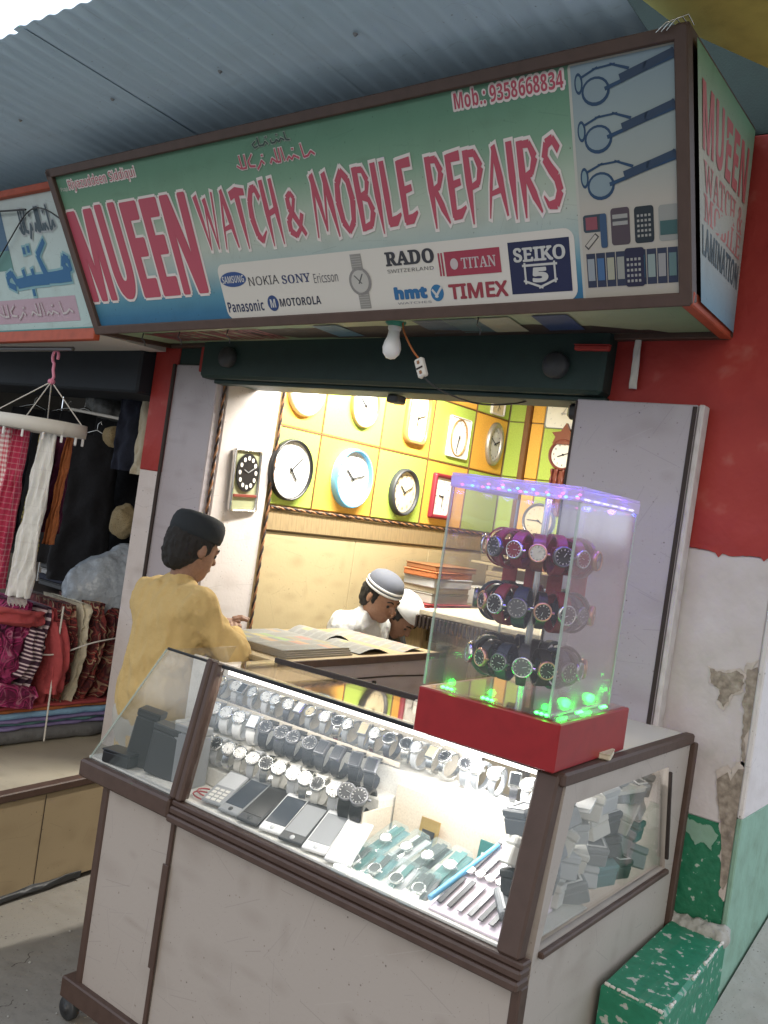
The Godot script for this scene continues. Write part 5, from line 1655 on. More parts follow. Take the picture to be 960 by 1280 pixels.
	for k in 3:
		for i in 15:
			var a := TAU * i / 15.0 + 0.2 * k
			var p := d.transform * V(sin(a) * 0.088 - 0.014, 0.185 + 0.122 * k, cos(a) * 0.088 + 0.022)
			var tr := tiers[k] as Array
			var strap: String = tr[1][(i * 2 + k) % 6]
			watch("%s watch counting round the %s ring of the acrylic case" % [ORD[i], tr[0]], "watches in the acrylic case", Transform3D(Basis(Vector3.UP, a + 0.03) * Basis.from_scale(Vector3.ONE * (1.22 + 0.14 * ((i + k) % 2))), p), strap, tr[2][i % 3], tr[3][(i + k) % 3], false, i % 2 == 0)

# ------------------------------------------------------------------ clocks
func ring_mesh(w: float, h: float, fw: float, depth: float, shape: String) -> ArrayMesh:
	# frame with a rounded profile round an outline
	var out := PackedVector2Array()
	if shape == "round":
		out = ellp(0, 0, w, h, 48)
	elif shape == "tonneau":
		for k in 40:
			var a := TAU * k / 40
			var c := cos(a)
			var n := sin(a)
			out.append(Vector2(signf(c) * pow(absf(c), 0.35) * w * (1.0 - 0.10 * pow(absf(n), 3.0)), signf(n) * pow(absf(n), 0.42) * h))
	else:
		out = roundp(-w, -h, w, h, 0.012, 0.012)
	var prof := [[0.0, 0.0], [0.0, depth * 0.6], [fw * 0.25, depth * 0.95], [fw * 0.6, depth], [fw * 0.9, depth * 0.75], [fw, depth * 0.45]]
	var s := st_new()
	s.set_smooth_group(1)
	var n := out.size()
	for i in n:
		var pa := out[i]
		var pb := out[(i + 1) % n]
		for k in prof.size() - 1:
			var A := V(pa.x * (1.0 - prof[k][0] / w), pa.y * (1.0 - prof[k][0] / h), prof[k][1])
			var B := V(pb.x * (1.0 - prof[k][0] / w), pb.y * (1.0 - prof[k][0] / h), prof[k][1])
			var Cc := V(pb.x * (1.0 - prof[k + 1][0] / w), pb.y * (1.0 - prof[k + 1][0] / h), prof[k + 1][1])
			var D := V(pa.x * (1.0 - prof[k + 1][0] / w), pa.y * (1.0 - prof[k + 1][0] / h), prof[k + 1][1])
			quad(s, A, D, Cc, B)
	s.generate_normals()
	return s.commit()

func clock(label: String, p: Vector3, b: Basis, w: float, h: float, fw: float, deep: float, shape: String, frame, dial, hours: float, minutes: float, marks: String, ink := "ink") -> Node3D:
	var depth := deep * 0.68
	var t := thing("wall_clock", label, "clock", p, b, "clocks on the shop walls")
	share("frame", ring_mesh(w, h, fw, depth, shape), frame, t)
	var s := st_new()
	var iw := w - fw * 0.95
	var ih := h - fw * 0.95
	var poly := ellp(0, 0, iw, ih, 40) if shape == "round" else roundp(-iw, -ih, iw, ih, 0.02, 0.02)
	if shape == "tonneau":
		poly = ellp(0, 0, iw, ih, 4)
		poly = roundp(-iw * 0.97, -ih * 0.98, iw * 0.97, ih * 0.98, 0.03, 0.03)
	prism(s, poly, depth * 0.3, Transform3D(Basis.IDENTITY, V(0, 0, depth * 0.42)))
	var dl := obj("dial", s, dial, t)
	var r := minf(iw, ih) if marks != "oval" else ih
	var z := depth * 0.42 + 0.0012
	var q := st_new()
	for k in 12:
		var a := TAU * k / 12.0
		var ex := iw / r if marks != "plain" else 1.0
		var ey := ih / r if marks != "plain" else 1.0
		var c := Vector2(sin(a) * r * 0.80 * ex, cos(a) * r * 0.80 * ey)
		if marks == "numerals" or (marks == "oval" and k % 3 == 0):
			var hh := r * 0.15
			var ww := hh * (0.6 if k in [1, 2, 3, 4, 5, 6, 7, 8, 9] else 1.05)
			letters(q, str(12 if k == 0 else k), "sansbold", [c.x - ww / 2, c.y - hh / 2, c.x + ww / 2, c.y + hh / 2], func(u: float, v: float) -> Vector3: return V(u, v, z), Color.WHITE)
		elif marks == "dots":
			prism(q, ellp(c.x, c.y, r * 0.10, r * 0.10, 14), 0.0, Transform3D(Basis.IDENTITY, V(0, 0, z)))
		else:
			var o := Vector2(sin(a), cos(a))
			bar(q, V(c.x - o.x * r * 0.05, c.y - o.y * r * 0.05, z), V(c.x + o.x * r * 0.05, c.y + o.y * r * 0.05, z), 0.003, 0.001, V(0, 0, 1))
	for k in 60:
		if marks != "dots" and k % 5 != 0 and w > 0.12:
			var a := TAU * k / 60.0
			var o := Vector2(sin(a) * iw, cos(a) * ih)
			bar(q, V(o.x * 0.91, o.y * 0.91, z), V(o.x * 0.945, o.y * 0.945, z), 0.0012, 0.0006, V(0, 0, 1), 0.0001)
	obj("hour_marks", q, ink, dl)
	for e in [[hours / 12.0, 0.50, 0.010, "hour_hand"], [minutes / 60.0, 0.74, 0.007, "minute_hand"]]:
		var hd := st_new()
		var a: float = TAU * e[0]
		var dir := V(sin(a), cos(a), 0)
		var zz := V(0, 0, z + (0.003 if e[3] == "hour_hand" else 0.0045))
		bar(hd, zz - dir * r * 0.12, zz + dir * r * e[1], e[2] * r / 0.13, 0.0012, V(0, 0, 1), 0.0004)
		obj(e[3], hd, ink, t)
	var boss := st_new()
	lathe(boss, [Vector2(0.006, 0), Vector2(0.006, 0.004), Vector2(0, 0.005)], 12, Transform3D(Basis(Vector3.RIGHT, PI / 2), V(0, 0, z + 0.003)))
	obj("centre_boss", boss, ink, t)
	return t

func build_clocks() -> void:
	var sb := Basis(V(0, 0, -1), V(0, 1, 0), V(1, 0, 0))
	var X := -2.8995
	var pale := mat("mirror_face", C(0.40, 0.42, 0.26), 0.12, 0.3)
	# square mirror-framed clock on the white board
	var t := clock("square mirror-framed clock with black round dial on the white board", V(X, 1.632, -2.785), sb * Basis(Vector3(0, 0, 1), 0.05) * Basis(Vector3.UP, 0.10), 0.088, 0.135, 0.012, 0.030, "rect", "steel", pale, 10.1, 47, "none")
	for n in ["dial/hour_marks", "hour_hand", "minute_hand", "centre_boss"]:
		var q := t.get_node(n)
		q.get_parent().remove_child(q)
		q.free()
	var bd := st_new()
	prism(bd, ellp(0, 0.035, 0.070, 0.082, 36), 0.004, Transform3D(Basis.IDENTITY, V(0, 0, 0.018)))
	obj("black_dial", bd, "dial_black", t)
	var dots := st_new()
	for k in 12:
		var a := TAU * k / 12.0
		prism(dots, ellp(sin(a) * 0.052, 0.035 + cos(a) * 0.062, 0.0085, 0.0095, 14), 0.002, Transform3D(Basis.IDENTITY, V(0, 0, 0.0205)))
	obj("white_hour_dots", dots, "off_white", t)
	piece("bottom_shelf_strip", V(-0.075, -0.07, 0.014), V(0.075, -0.058, 0.019), "wood_red", t, 0.001)
	for e in [[0.82, 0.03], [0.17, 0.045]]:
		var hd := st_new()
		bar(hd, V(0, 0.035, 0.022), V(sin(TAU * e[0]) * e[1], 0.035 + cos(TAU * e[0]) * e[1], 0.022), 0.003, 0.001, V(0, 0, 1))
		obj("clock_hand", hd, "grey", t)
	clock("white clock with ornate pale gold rim, top left of the clock wall", V(X, 2.085, -3.085), sb, 0.120, 0.125, 0.024, 0.035, "round", mat("pale_gold", C(0.72, 0.62, 0.40), 0.4, 0.3), "dial_white", 10.2, 10, "numerals")
	clock("large white clock with thin black rim beside the white board", V(X, 1.712, -3.055), sb, 0.135, 0.140, 0.013, 0.040, "round", "black", "dial_white", 4.6, 7.6, "ticks")
	clock("white clock with slim wooden rim above the blue clock", V(X, 2.085, -3.512), sb, 0.105, 0.110, 0.011, 0.030, "round", "wood_gold", "dial_white", 10.3, 20, "numerals")
	clock("pale blue rimmed clock with white numbered dial", V(X, 1.722, -3.485), sb, 0.140, 0.145, 0.016, 0.055, "round", "blue_plastic", "dial_white", 10.25, 12.5, "numerals")
	clock("barrel-shaped wooden clock with cream dial on an orange panel", V(X, 2.098, -3.955), sb, 0.105, 0.142, 0.022, 0.040, "tonneau", "wood_gold", "dial_cream", 6.1, 12.0, "ticks")
	clock("round clock with thick dark rim and tan dial", V(X, 1.70, -3.925), sb, 0.118, 0.125, 0.020, 0.050, "round", "charcoal", "dial_cream", 10.3, 10.5, "numerals")
	clock("dark red rectangular clock half behind the acrylic case", V(X, 1.712, -4.285), sb, 0.10, 0.125, 0.024, 0.040, "rect", "maroon", "dial_white", 9.2, 30, "ticks")
	var o := clock("white square clock with a golden oval ring", V(X, 2.055, -4.372), sb, 0.105, 0.115, 0.008, 0.025, "rect", "white", "dial_white", 6.3, 32, "oval")
	share("oval_ring", ring_mesh(0.082, 0.105, 0.007, 0.016, "round"), "wood_gold", o)
	clock("silver oval clock with embossed rim near the corner", V(X, 2.075, -4.762), sb, 0.088, 0.130, 0.030, 0.035, "round", mat("pewter", C(0.46, 0.44, 0.38), 0.4, 0.7, "speck", 9.0), "light_grey", 2.2, 50, "oval")
	clock("small white rectangular clock in the top row near the corner", V(X, 2.37, -4.745), sb, 0.075, 0.125, 0.012, 0.025, "rect", "off_white", "dial_cream", 11.0, 30, "oval")
	clock("clock with dark rim at the top edge above the golden oval", V(X, 2.42, -4.40), sb, 0.11, 0.125, 0.016, 0.03, "round", "dark_brown", "dial_white", 11.0, 35, "numerals")
	# back wall
	var Z := -4.9055
	var c2 := clock("framed white calendar clock high on the back wall", V(-2.545, 2.30, Z), Basis.IDENTITY, 0.11, 0.09, 0.006, 0.02, "rect", "grey", "dial_white", 3.0, 5, "none", "light_grey")
	c2.set_meta("category", "clock")
	var pc := clock("carved wooden pendulum clock on the back wall", V(-2.50, 2.06, Z), Basis.IDENTITY, 0.092, 0.092, 0.016, 0.05, "round", "wood_red", "dial_white", 8.3, 12, "numerals")
	var crown := st_new()
	prism(crown, PackedVector2Array([Vector2(-0.075, 0.06), Vector2(0.075, 0.06), Vector2(0.06, 0.10), Vector2(0.085, 0.125), Vector2(0.03, 0.135), Vector2(0, 0.185), Vector2(-0.03, 0.135), Vector2(-0.085, 0.125), Vector2(-0.06, 0.10)]), 0.03, Transform3D(Basis.IDENTITY, V(0, 0, 0.03)))
	obj("carved_crown", crown, "wood_red", pc)
	piece("pendulum_box", V(-0.062, -0.36, 0.0), V(0.062, -0.085, 0.012), "wood_red", pc)
	for x in [-0.055, -0.02, 0.02, 0.055]:
		var col := st_new()
		var prof := []
		for k in 22:
			prof.append(Vector2(0.0065 + 0.003 * sin(k * 1.4), -0.085 - 0.0125 * k))
		lathe(col, prof, 8, at(V(x, 0, 0.022)))
		obj("turned_column", col, "wood_red", pc)
	clock("round silver clock low on the back wall, seen through the acrylic case", V(-2.60, 1.66, Z), Basis.IDENTITY, 0.105, 0.105, 0.016, 0.04, "round", "gunmetal", "dial_cream", 4.0, 45, "ticks")

# ------------------------------------------------------------------ furniture inside
func build_interior() -> void:
	var d := thing("inner_desk", "pinkish-grey desk behind the counter with newspapers on top", "desk")
	piece("desk_face", V(-2.08, 0.05, -3.16), V(-2.06, 1.035, -2.25), "pink_grey", d)
	piece("desk_end", V(-2.54, 0.05, -2.27), V(-2.081, 1.035, -2.25), "pink_grey", d)
	piece("desk_end", V(-2.54, 0.05, -3.16), V(-2.081, 1.035, -3.14), "pink_grey", d)
	piece("desk_top", V(-2.56, 1.036, -3.18), V(-2.05, 1.055, -2.235), "beige_dark", d)
	piece("top_lip", V(-2.0495, 1.03, -3.18), V(-2.043, 1.056, -2.235), "brown_trim", d)
	var cr := st_new()
	tube(cr, [V(-2.058, 0.985, -2.28), V(-2.058, 0.975, -2.6), V(-2.058, 0.972, -2.9), V(-2.058, 0.962, -3.12)], 0.003, 5)
	obj("cracked_strip", cr, "dark_brown", d)
	for q in [[-2.55, 0.97], [-2.78, 0.945], [-2.70, 0.95]]:
		piece("drawer_knob", V(-2.060, q[1], q[0] - 0.008), V(-2.048, q[1] + 0.016, q[0] + 0.008), "black", d)
	piece("glass_screen", V(-2.06, 1.057, -3.175), V(-1.72, 1.10, -3.171), "glass", d, 0.001)
	# newspapers: a thick folded pile at the front and an open sheet
	var n := thing("newspaper_pile", "thick folded newspaper lying open on the inner desk", "newspaper", V(-2.28, 1.056, -2.50))
	for k in 4:
		var s := st_new()
		var w := 0.20 - 0.006 * k
		hexa(s, [V(-w, 0.006 * k, 0.19), V(w, 0.006 * k, 0.19), V(w, 0.006 * k, -0.16), V(-w, 0.006 * k, -0.16)], [V(-w, 0.006 * k + 0.0054, 0.19), V(w, 0.006 * k + 0.0054, 0.19), V(w, 0.006 * k + 0.0054, -0.16), V(-w, 0.006 * k + 0.0054, -0.16)])
		obj("folded_section", s, "paper", n)
	var sh := st_new()
	quad(sh, V(-0.18, 0.0246, 0.185), V(0.18, 0.0246, 0.185), V(0.18, 0.0246, -0.155), V(-0.18, 0.0246, -0.155), true)
	obj("printed_page", sh, "news", n)
	var n2 := thing("newspaper_sheet", "open newspaper sheet bowed up on the far half of the inner desk", "newspaper", V(-2.27, 1.056, -2.92))
	for side in 2:
		var s := st_new()
		s.set_smooth_group(1)
		for i in 14:
			for j in 2:
				var t0 := 0.001 + j * 0.003
				var P := []
				for u in [i / 14.0, (i + 1) / 14.0]:
					var z := lerpf(0.22, -0.20, u)
					var y := t0 + 0.022 * sin(PI * clampf((u - 0.05) / 0.45, 0, 1)) * (1.0 if side == 0 else 0.35) + 0.012 * sin(u * 9.0)
					P.append(V(-0.2 + 0.195 * side, y, z))
					P.append(V(-0.2 + 0.195 * (side + 1), y * 0.9, z))
				var uv := [Vector2(0, i / 14.0), Vector2(1, i / 14.0), Vector2(1, (i + 1) / 14.0), Vector2(0, i / 14.0), Vector2(1, (i + 1) / 14.0), Vector2(0, (i + 1) / 14.0)]
				var ps := [P[0], P[1], P[3], P[0], P[3], P[2]]
				for k in 6:
					s.set_uv(uv[k])
					s.add_vertex(ps[k])
		obj("page", s, "news", n2)
	# cream table with a dark fringe
	var tb := thing("back_table", "cream-topped table with dark ridged edge behind the boys", "table")
	piece("table_top", V(-2.27, 1.172, -4.05), V(-1.30, 1.197, -3.32), "cream_cloth", tb)
	var fr := st_new()
	for k in 46:
		bar(fr, V(-2.27 + 0.0205 * k, 1.168, -3.312), V(-2.27 + 0.0205 * k, 1.115, -3.312), 0.010, 0.012, V(0, 0, 1))
	obj("ridged_edge", fr, "dark_brown", tb)
	var fr2 := st_new()
	for k in 36:
		bar(fr2, V(-2.278, 1.168, -3.33 - 0.0203 * k), V(-2.278, 1.115, -3.33 - 0.0203 * k), 0.010, 0.012, V(1, 0, 0))
	obj("ridged_edge", fr2, "dark_brown", tb)
	for p in [[-2.0, -3.4], [-2.0, -3.98], [-1.36, -3.4], [-1.36, -3.98]]:
		piece("table_leg", V(p[0] - 0.025, 0.05, p[1] - 0.025), V(p[0] + 0.025, 1.172, p[1] + 0.025), "beige_dark", tb)
	# shelf with boxes and books in the corner
	var shf := thing("corner_shelf", "low wooden shelf in the back corner under the clocks", "shelf")
	piece("shelf_board", V(-2.85, 1.115, -4.89), V(-1.5, 1.135, -4.50), "beige", shf)
	piece("shelf_side", V(-2.85, 0.05, -4.89), V(-2.83, 1.115, -4.50), "beige", shf)
	piece("shelf_side", V(-1.52, 0.05, -4.89), V(-1.5, 1.115, -4.50), "beige", shf)
	piece("shelf_board", V(-2.85, 1.365, -4.89), V(-1.5, 1.380, -4.62), "beige", shf)
	var cols := ["off_white", "camo", "light_grey", "coral", "cream_cloth", "grey", "navy_strap", "orange_cloth", "off_white", "gold"]
	for k in 10:
		var hh := 0.10 + 0.035 * ((k * 7) % 4)
		piece_thing("cardboard_box", "%s box from the left on the back corner shelf" % ORD[k], "box", V(-2.765 + 0.128 * k, 1.136 + hh * 0.5, -4.62), Basis(Vector3.UP, rng.randf_range(-0.12, 0.12)), V(0.115, hh, 0.16), cols[k], "boxes on the corner shelf")
	for k in 7:
		var hh := 0.04 + 0.03 * (k % 3)
		piece_thing("cardboard_box", "%s box from the left on the upper board of the corner shelf" % ORD[k], "box", V(-2.74 + 0.17 * k, 1.381 + hh * 0.5, -4.75), Basis(Vector3.UP, rng.randf_range(-0.15, 0.15)), V(0.15, hh, 0.16), cols[(k * 3 + 1) % 10], "boxes on the upper board")
	piece_thing("repair_machine", "grey-blue boxy repair machine on the cream table", "machine", V(-1.75, 1.278, -3.75), Basis(Vector3.UP, 0.2), V(0.26, 0.16, 0.2), mat("slate", C(0.13, 0.15, 0.22), 0.5))
	piece_thing("ledger_book", "brown ledger lying on the cream table edge", "book", V(-1.48, 1.213, -3.5), Basis(Vector3.UP, 0.4), V(0.2, 0.03, 0.15), "tan")
	# wall shelf with a pile of books and cartons behind the bowed boy
	var ws := thing("wall_shelf", "short wooden shelf on the beige wall behind the bowed boy", "shelf")
	piece("shelf_board", V(-2.90, 1.04, -4.46), V(-2.62, 1.06, -3.93), "beige", ws)
	for z in [-4.02, -4.36]:
		piece("shelf_bracket", V(-2.90, 0.90, z - 0.012), V(-2.70, 1.04, z + 0.012), "beige_dark", ws)
	var pile := [[0.05, "off_white", "white carton at the bottom of the pile on the wall shelf"], [0.035, "coral", "red book second from the bottom of the wall shelf pile"], [0.055, "speckle", "speckled carton in the lower half of the wall shelf pile"], [0.03, "cream_cloth", "cream book in the middle of the wall shelf pile"], [0.05, "light_grey", "pale grey carton in the upper half of the wall shelf pile"], [0.035, "orange_cloth", "orange book near the top of the wall shelf pile"], [0.03, "tan", "brown book on top of the wall shelf pile"]]
	mat("speckle", C(0.50, 0.50, 0.45), 0.8, 0, "speck", 14.0)
	var py := 1.061
	for q in pile:
		piece_thing("shelf_carton", q[2], "carton", V(-2.755 + rng.randf_range(-0.012, 0.012), py + q[0] * 0.5, -4.17 + rng.randf_range(-0.02, 0.02)), Basis(Vector3.UP, rng.randf_range(-0.08, 0.08)), V(0.2, q[0] - 0.001, 0.40 - rng.randf() * 0.06), q[1])
		py += q[0]
	# bench for the seated boys
	var bn := thing("low_bench", "low wooden bench under the two seated boys", "bench")
	piece("bench_seat", V(-2.80, 0.485, -4.1), V(-2.50, 0.525, -3.22), "beige_dark", bn)
	for z in [-3.3, -4.0]:
		piece("bench_leg", V(-2.78, 0.05, z - 0.03), V(-2.52, 0.485, z + 0.03), "beige_dark", bn)

# ------------------------------------------------------------------ people
func field(prims: Array, p: Vector3) -> float:
	var d := 1e3
	for q in prims:
		var e := 0.0
		if q[0] == 0:
			var ba: Vector3 = q[2] - q[1]
			var pa: Vector3 = p - q[1]
			var h := clampf(pa.dot(ba) / ba.dot(ba), 0.0, 1.0)
			e = (pa - ba * h).length() - lerpf(q[3], q[4], h)
		else:
			var l: Vector3 = (q[3] as Basis) * (p - q[1])
			var r: Vector3 = q[2]
			var k0 := (l / r).length()
			var k1 := (l / (r * r)).length()
			e = k0 * (k0 - 1.0) / maxf(k1, 1e-6)
		var k: float = q[5] if q[0] == 0 else q[4]
		var m := maxf(k - absf(d - e), 0.0) / k
		d = minf(d, e) - m * m * k * 0.25
	return d

func cap(a: Vector3, b: Vector3, ra: float, rb: float, k := 0.03) -> Array:
	return [0, a, b, ra, rb, k]

func egg(c: Vector3, r: Vector3, b := Basis.IDENTITY, k := 0.03) -> Array:
	return [1, c, r, b.inverse(), k]

# surface nets over the cells near the zero of the field
func nets(arr: Dictionary, prims: Array, cell: float, wr := 0.0, wf := 9.0) -> void:
	var lo := Vector3.ONE * 1e9
	var hi := -lo
	for q in prims:
		if q[0] == 0:
			var r := Vector3.ONE * (maxf(q[3], q[4]) + 0.01 + wr)
			lo = lo.min(q[1] - r).min(q[2] - r)
			hi = hi.max(q[1] + r).max(q[2] + r)
		else:
			var r2: Vector3 = Vector3.ONE * (maxf(q[2].x, maxf(q[2].y, q[2].z)) + 0.01 + wr)
			lo = lo.min(q[1] - r2)
			hi = hi.max(q[1] + r2)
	lo -= Vector3.ONE * cell * 2
	hi += Vector3.ONE * cell * 2
	var n := Vector3i((hi - lo) / cell) + Vector3i.ONE
	var sy := n.x + 1
	var sz := sy * (n.y + 1)
	var val := PackedFloat32Array()
	val.resize(sz * (n.z + 1))
	val.fill(99.0)
	var idx := PackedInt32Array()
	idx.resize(val.size())
	idx.fill(-1)
	var nz := FastNoiseLite.new()
	nz.frequency = wf
	nz.seed = 11
	nz.fractal_octaves = 3
	var B := 5
	var cells := []
	var reach := cell * B * 0.9 + 0.012 + wr
	for bz in range(0, n.z, B):
		for by in range(0, n.y, B):
			for bx in range(0, n.x, B):
				var mid := lo + (Vector3(bx, by, bz) + Vector3.ONE * B * 0.5) * cell
				if absf(field(prims, mid)) > reach:
					continue
				for z in range(bz, mini(bz + B, n.z)):
					for y in range(by, mini(by + B, n.y)):
						for x in range(bx, mini(bx + B, n.x)):
							cells.append(Vector3i(x, y, z))
	var verts: PackedVector3Array = arr.v
	var norms: PackedVector3Array = arr.n
	var tris: PackedInt32Array = arr.i
	var cn := [0, 1, sy, sy + 1, sz, sz + 1, sz + sy, sz + sy + 1]
	for c in cells:
		var base: int = c.x + c.y * sy + c.z * sz
		var mask := 0
		for k in 8:
			var j: int = base + cn[k]
			if val[j] == 99.0:
				var p := lo + Vector3(c.x + (k & 1), c.y + ((k >> 1) & 1), c.z + (k >> 2)) * cell
				val[j] = field(prims, p) + (nz.get_noise_3d(p.x, p.y * 0.6, p.z) * wr if wr > 0 else 0.0)
			if val[j] < 0:
				mask |= 1 << k
		if mask == 0 or mask == 255:
			continue
		var sum := Vector3.ZERO
		var cnt := 0
		for e in [[0, 1], [2, 3], [4, 5], [6, 7], [0, 2], [1, 3], [4, 6], [5, 7], [0, 4], [1, 5], [2, 6], [3, 7]]:
			var va := val[base + cn[e[0]]]
			var vb := val[base + cn[e[1]]]
			if (va < 0) != (vb < 0):
				var t := va / (va - vb)
				var a := Vector3(e[0] & 1, (e[0] >> 1) & 1, e[0] >> 2)
				var b := Vector3(e[1] & 1, (e[1] >> 1) & 1, e[1] >> 2)
				sum += a.lerp(b, t)
				cnt += 1
		var v := [0.0, 0.0, 0.0, 0.0, 0.0, 0.0, 0.0, 0.0]
		for k in 8:
			v[k] = val[base + cn[k]]
		var g := Vector3(v[1] + v[3] + v[5] + v[7] - v[0] - v[2] - v[4] - v[6], v[2] + v[3] + v[6] + v[7] - v[0] - v[1] - v[4] - v[5], v[4] + v[5] + v[6] + v[7] - v[0] - v[1] - v[2] - v[3])
		idx[base] = verts.size()
		verts.append(lo + (Vector3(c) + sum / cnt) * cell)
		norms.append(g.normalized())
	for c in cells:
		if c.x == 0 or c.y == 0 or c.z == 0:
			continue
		var base: int = c.x + c.y * sy + c.z * sz
		var v0 := val[base]
		for ax in 3:
			var st: int = [1, sy, sz][ax]
			var v1 := val[base + st]
			if v1 == 99.0 or (v0 < 0) == (v1 < 0):
				continue
			var s1: int = [sy, sz, 1][ax]
			var s2: int = [sz, 1, sy][ax]
			var q := [idx[base], idx[base - s1], idx[base - s1 - s2], idx[base - s2]]
			if q.has(-1):
				continue
			if v0 < 0:
				q.reverse()
			for k in [0, 1, 2, 0, 2, 3]:
				tris.append(q[k])
	arr.v = verts
	arr.n = norms
	arr.i = tris

func mesh_of(arr: Dictionary) -> ArrayMesh:
	var a := []
	a.resize(Mesh.ARRAY_MAX)
	a[Mesh.ARRAY_VERTEX] = arr.v
	a[Mesh.ARRAY_NORMAL] = arr.n
	a[Mesh.ARRAY_INDEX] = arr.i
	var m := ArrayMesh.new()
	m.add_surface_from_arrays(Mesh.PRIMITIVE_TRIANGLES, a)
	return m

func fresh() -> Dictionary:
	return {"v": PackedVector3Array(), "n": PackedVector3Array(), "i": PackedInt32Array()}

func hand(arr: Dictionary, wrist: Vector3, dir: Vector3, palm_down: Vector3, right: float) -> void:
	var x := dir.cross(-palm_down).normalized() * right
	var pr := []
	var pc := wrist + dir * 0.04
	pr.append(cap(wrist - dir * 0.03, wrist + dir * 0.005, 0.021, 0.020, 0.015))
	pr.append(egg(pc, V(0.030, 0.014, 0.038), Basis(x, -palm_down, x.cross(-palm_down)), 0.012))
	for i in 4:
		var o := (i - 1.5) * 0.0155
		var ln: float = [0.052, 0.060, 0.056, 0.044][i]
		var a := pc + dir * 0.028 + x * o
		var b := a + dir * ln * 0.5 + palm_down * 0.004
		var c := b + dir * ln * 0.42 + palm_down * 0.014
		pr.append(cap(a, b, 0.0085, 0.0078, 0.005))
		pr.append(cap(b, c, 0.0078, 0.0066, 0.005))
	var ta := pc - x * 0.024 - dir * 0.012
	var tb := ta - x * 0.020 + dir * 0.026 + palm_down * 0.006
	pr.append(cap(ta, tb, 0.0105, 0.0090, 0.008))
	pr.append(cap(tb, tb + dir * 0.026 - x * 0.004, 0.0090, 0.0075, 0.006))
	nets(arr, pr, 0.004)

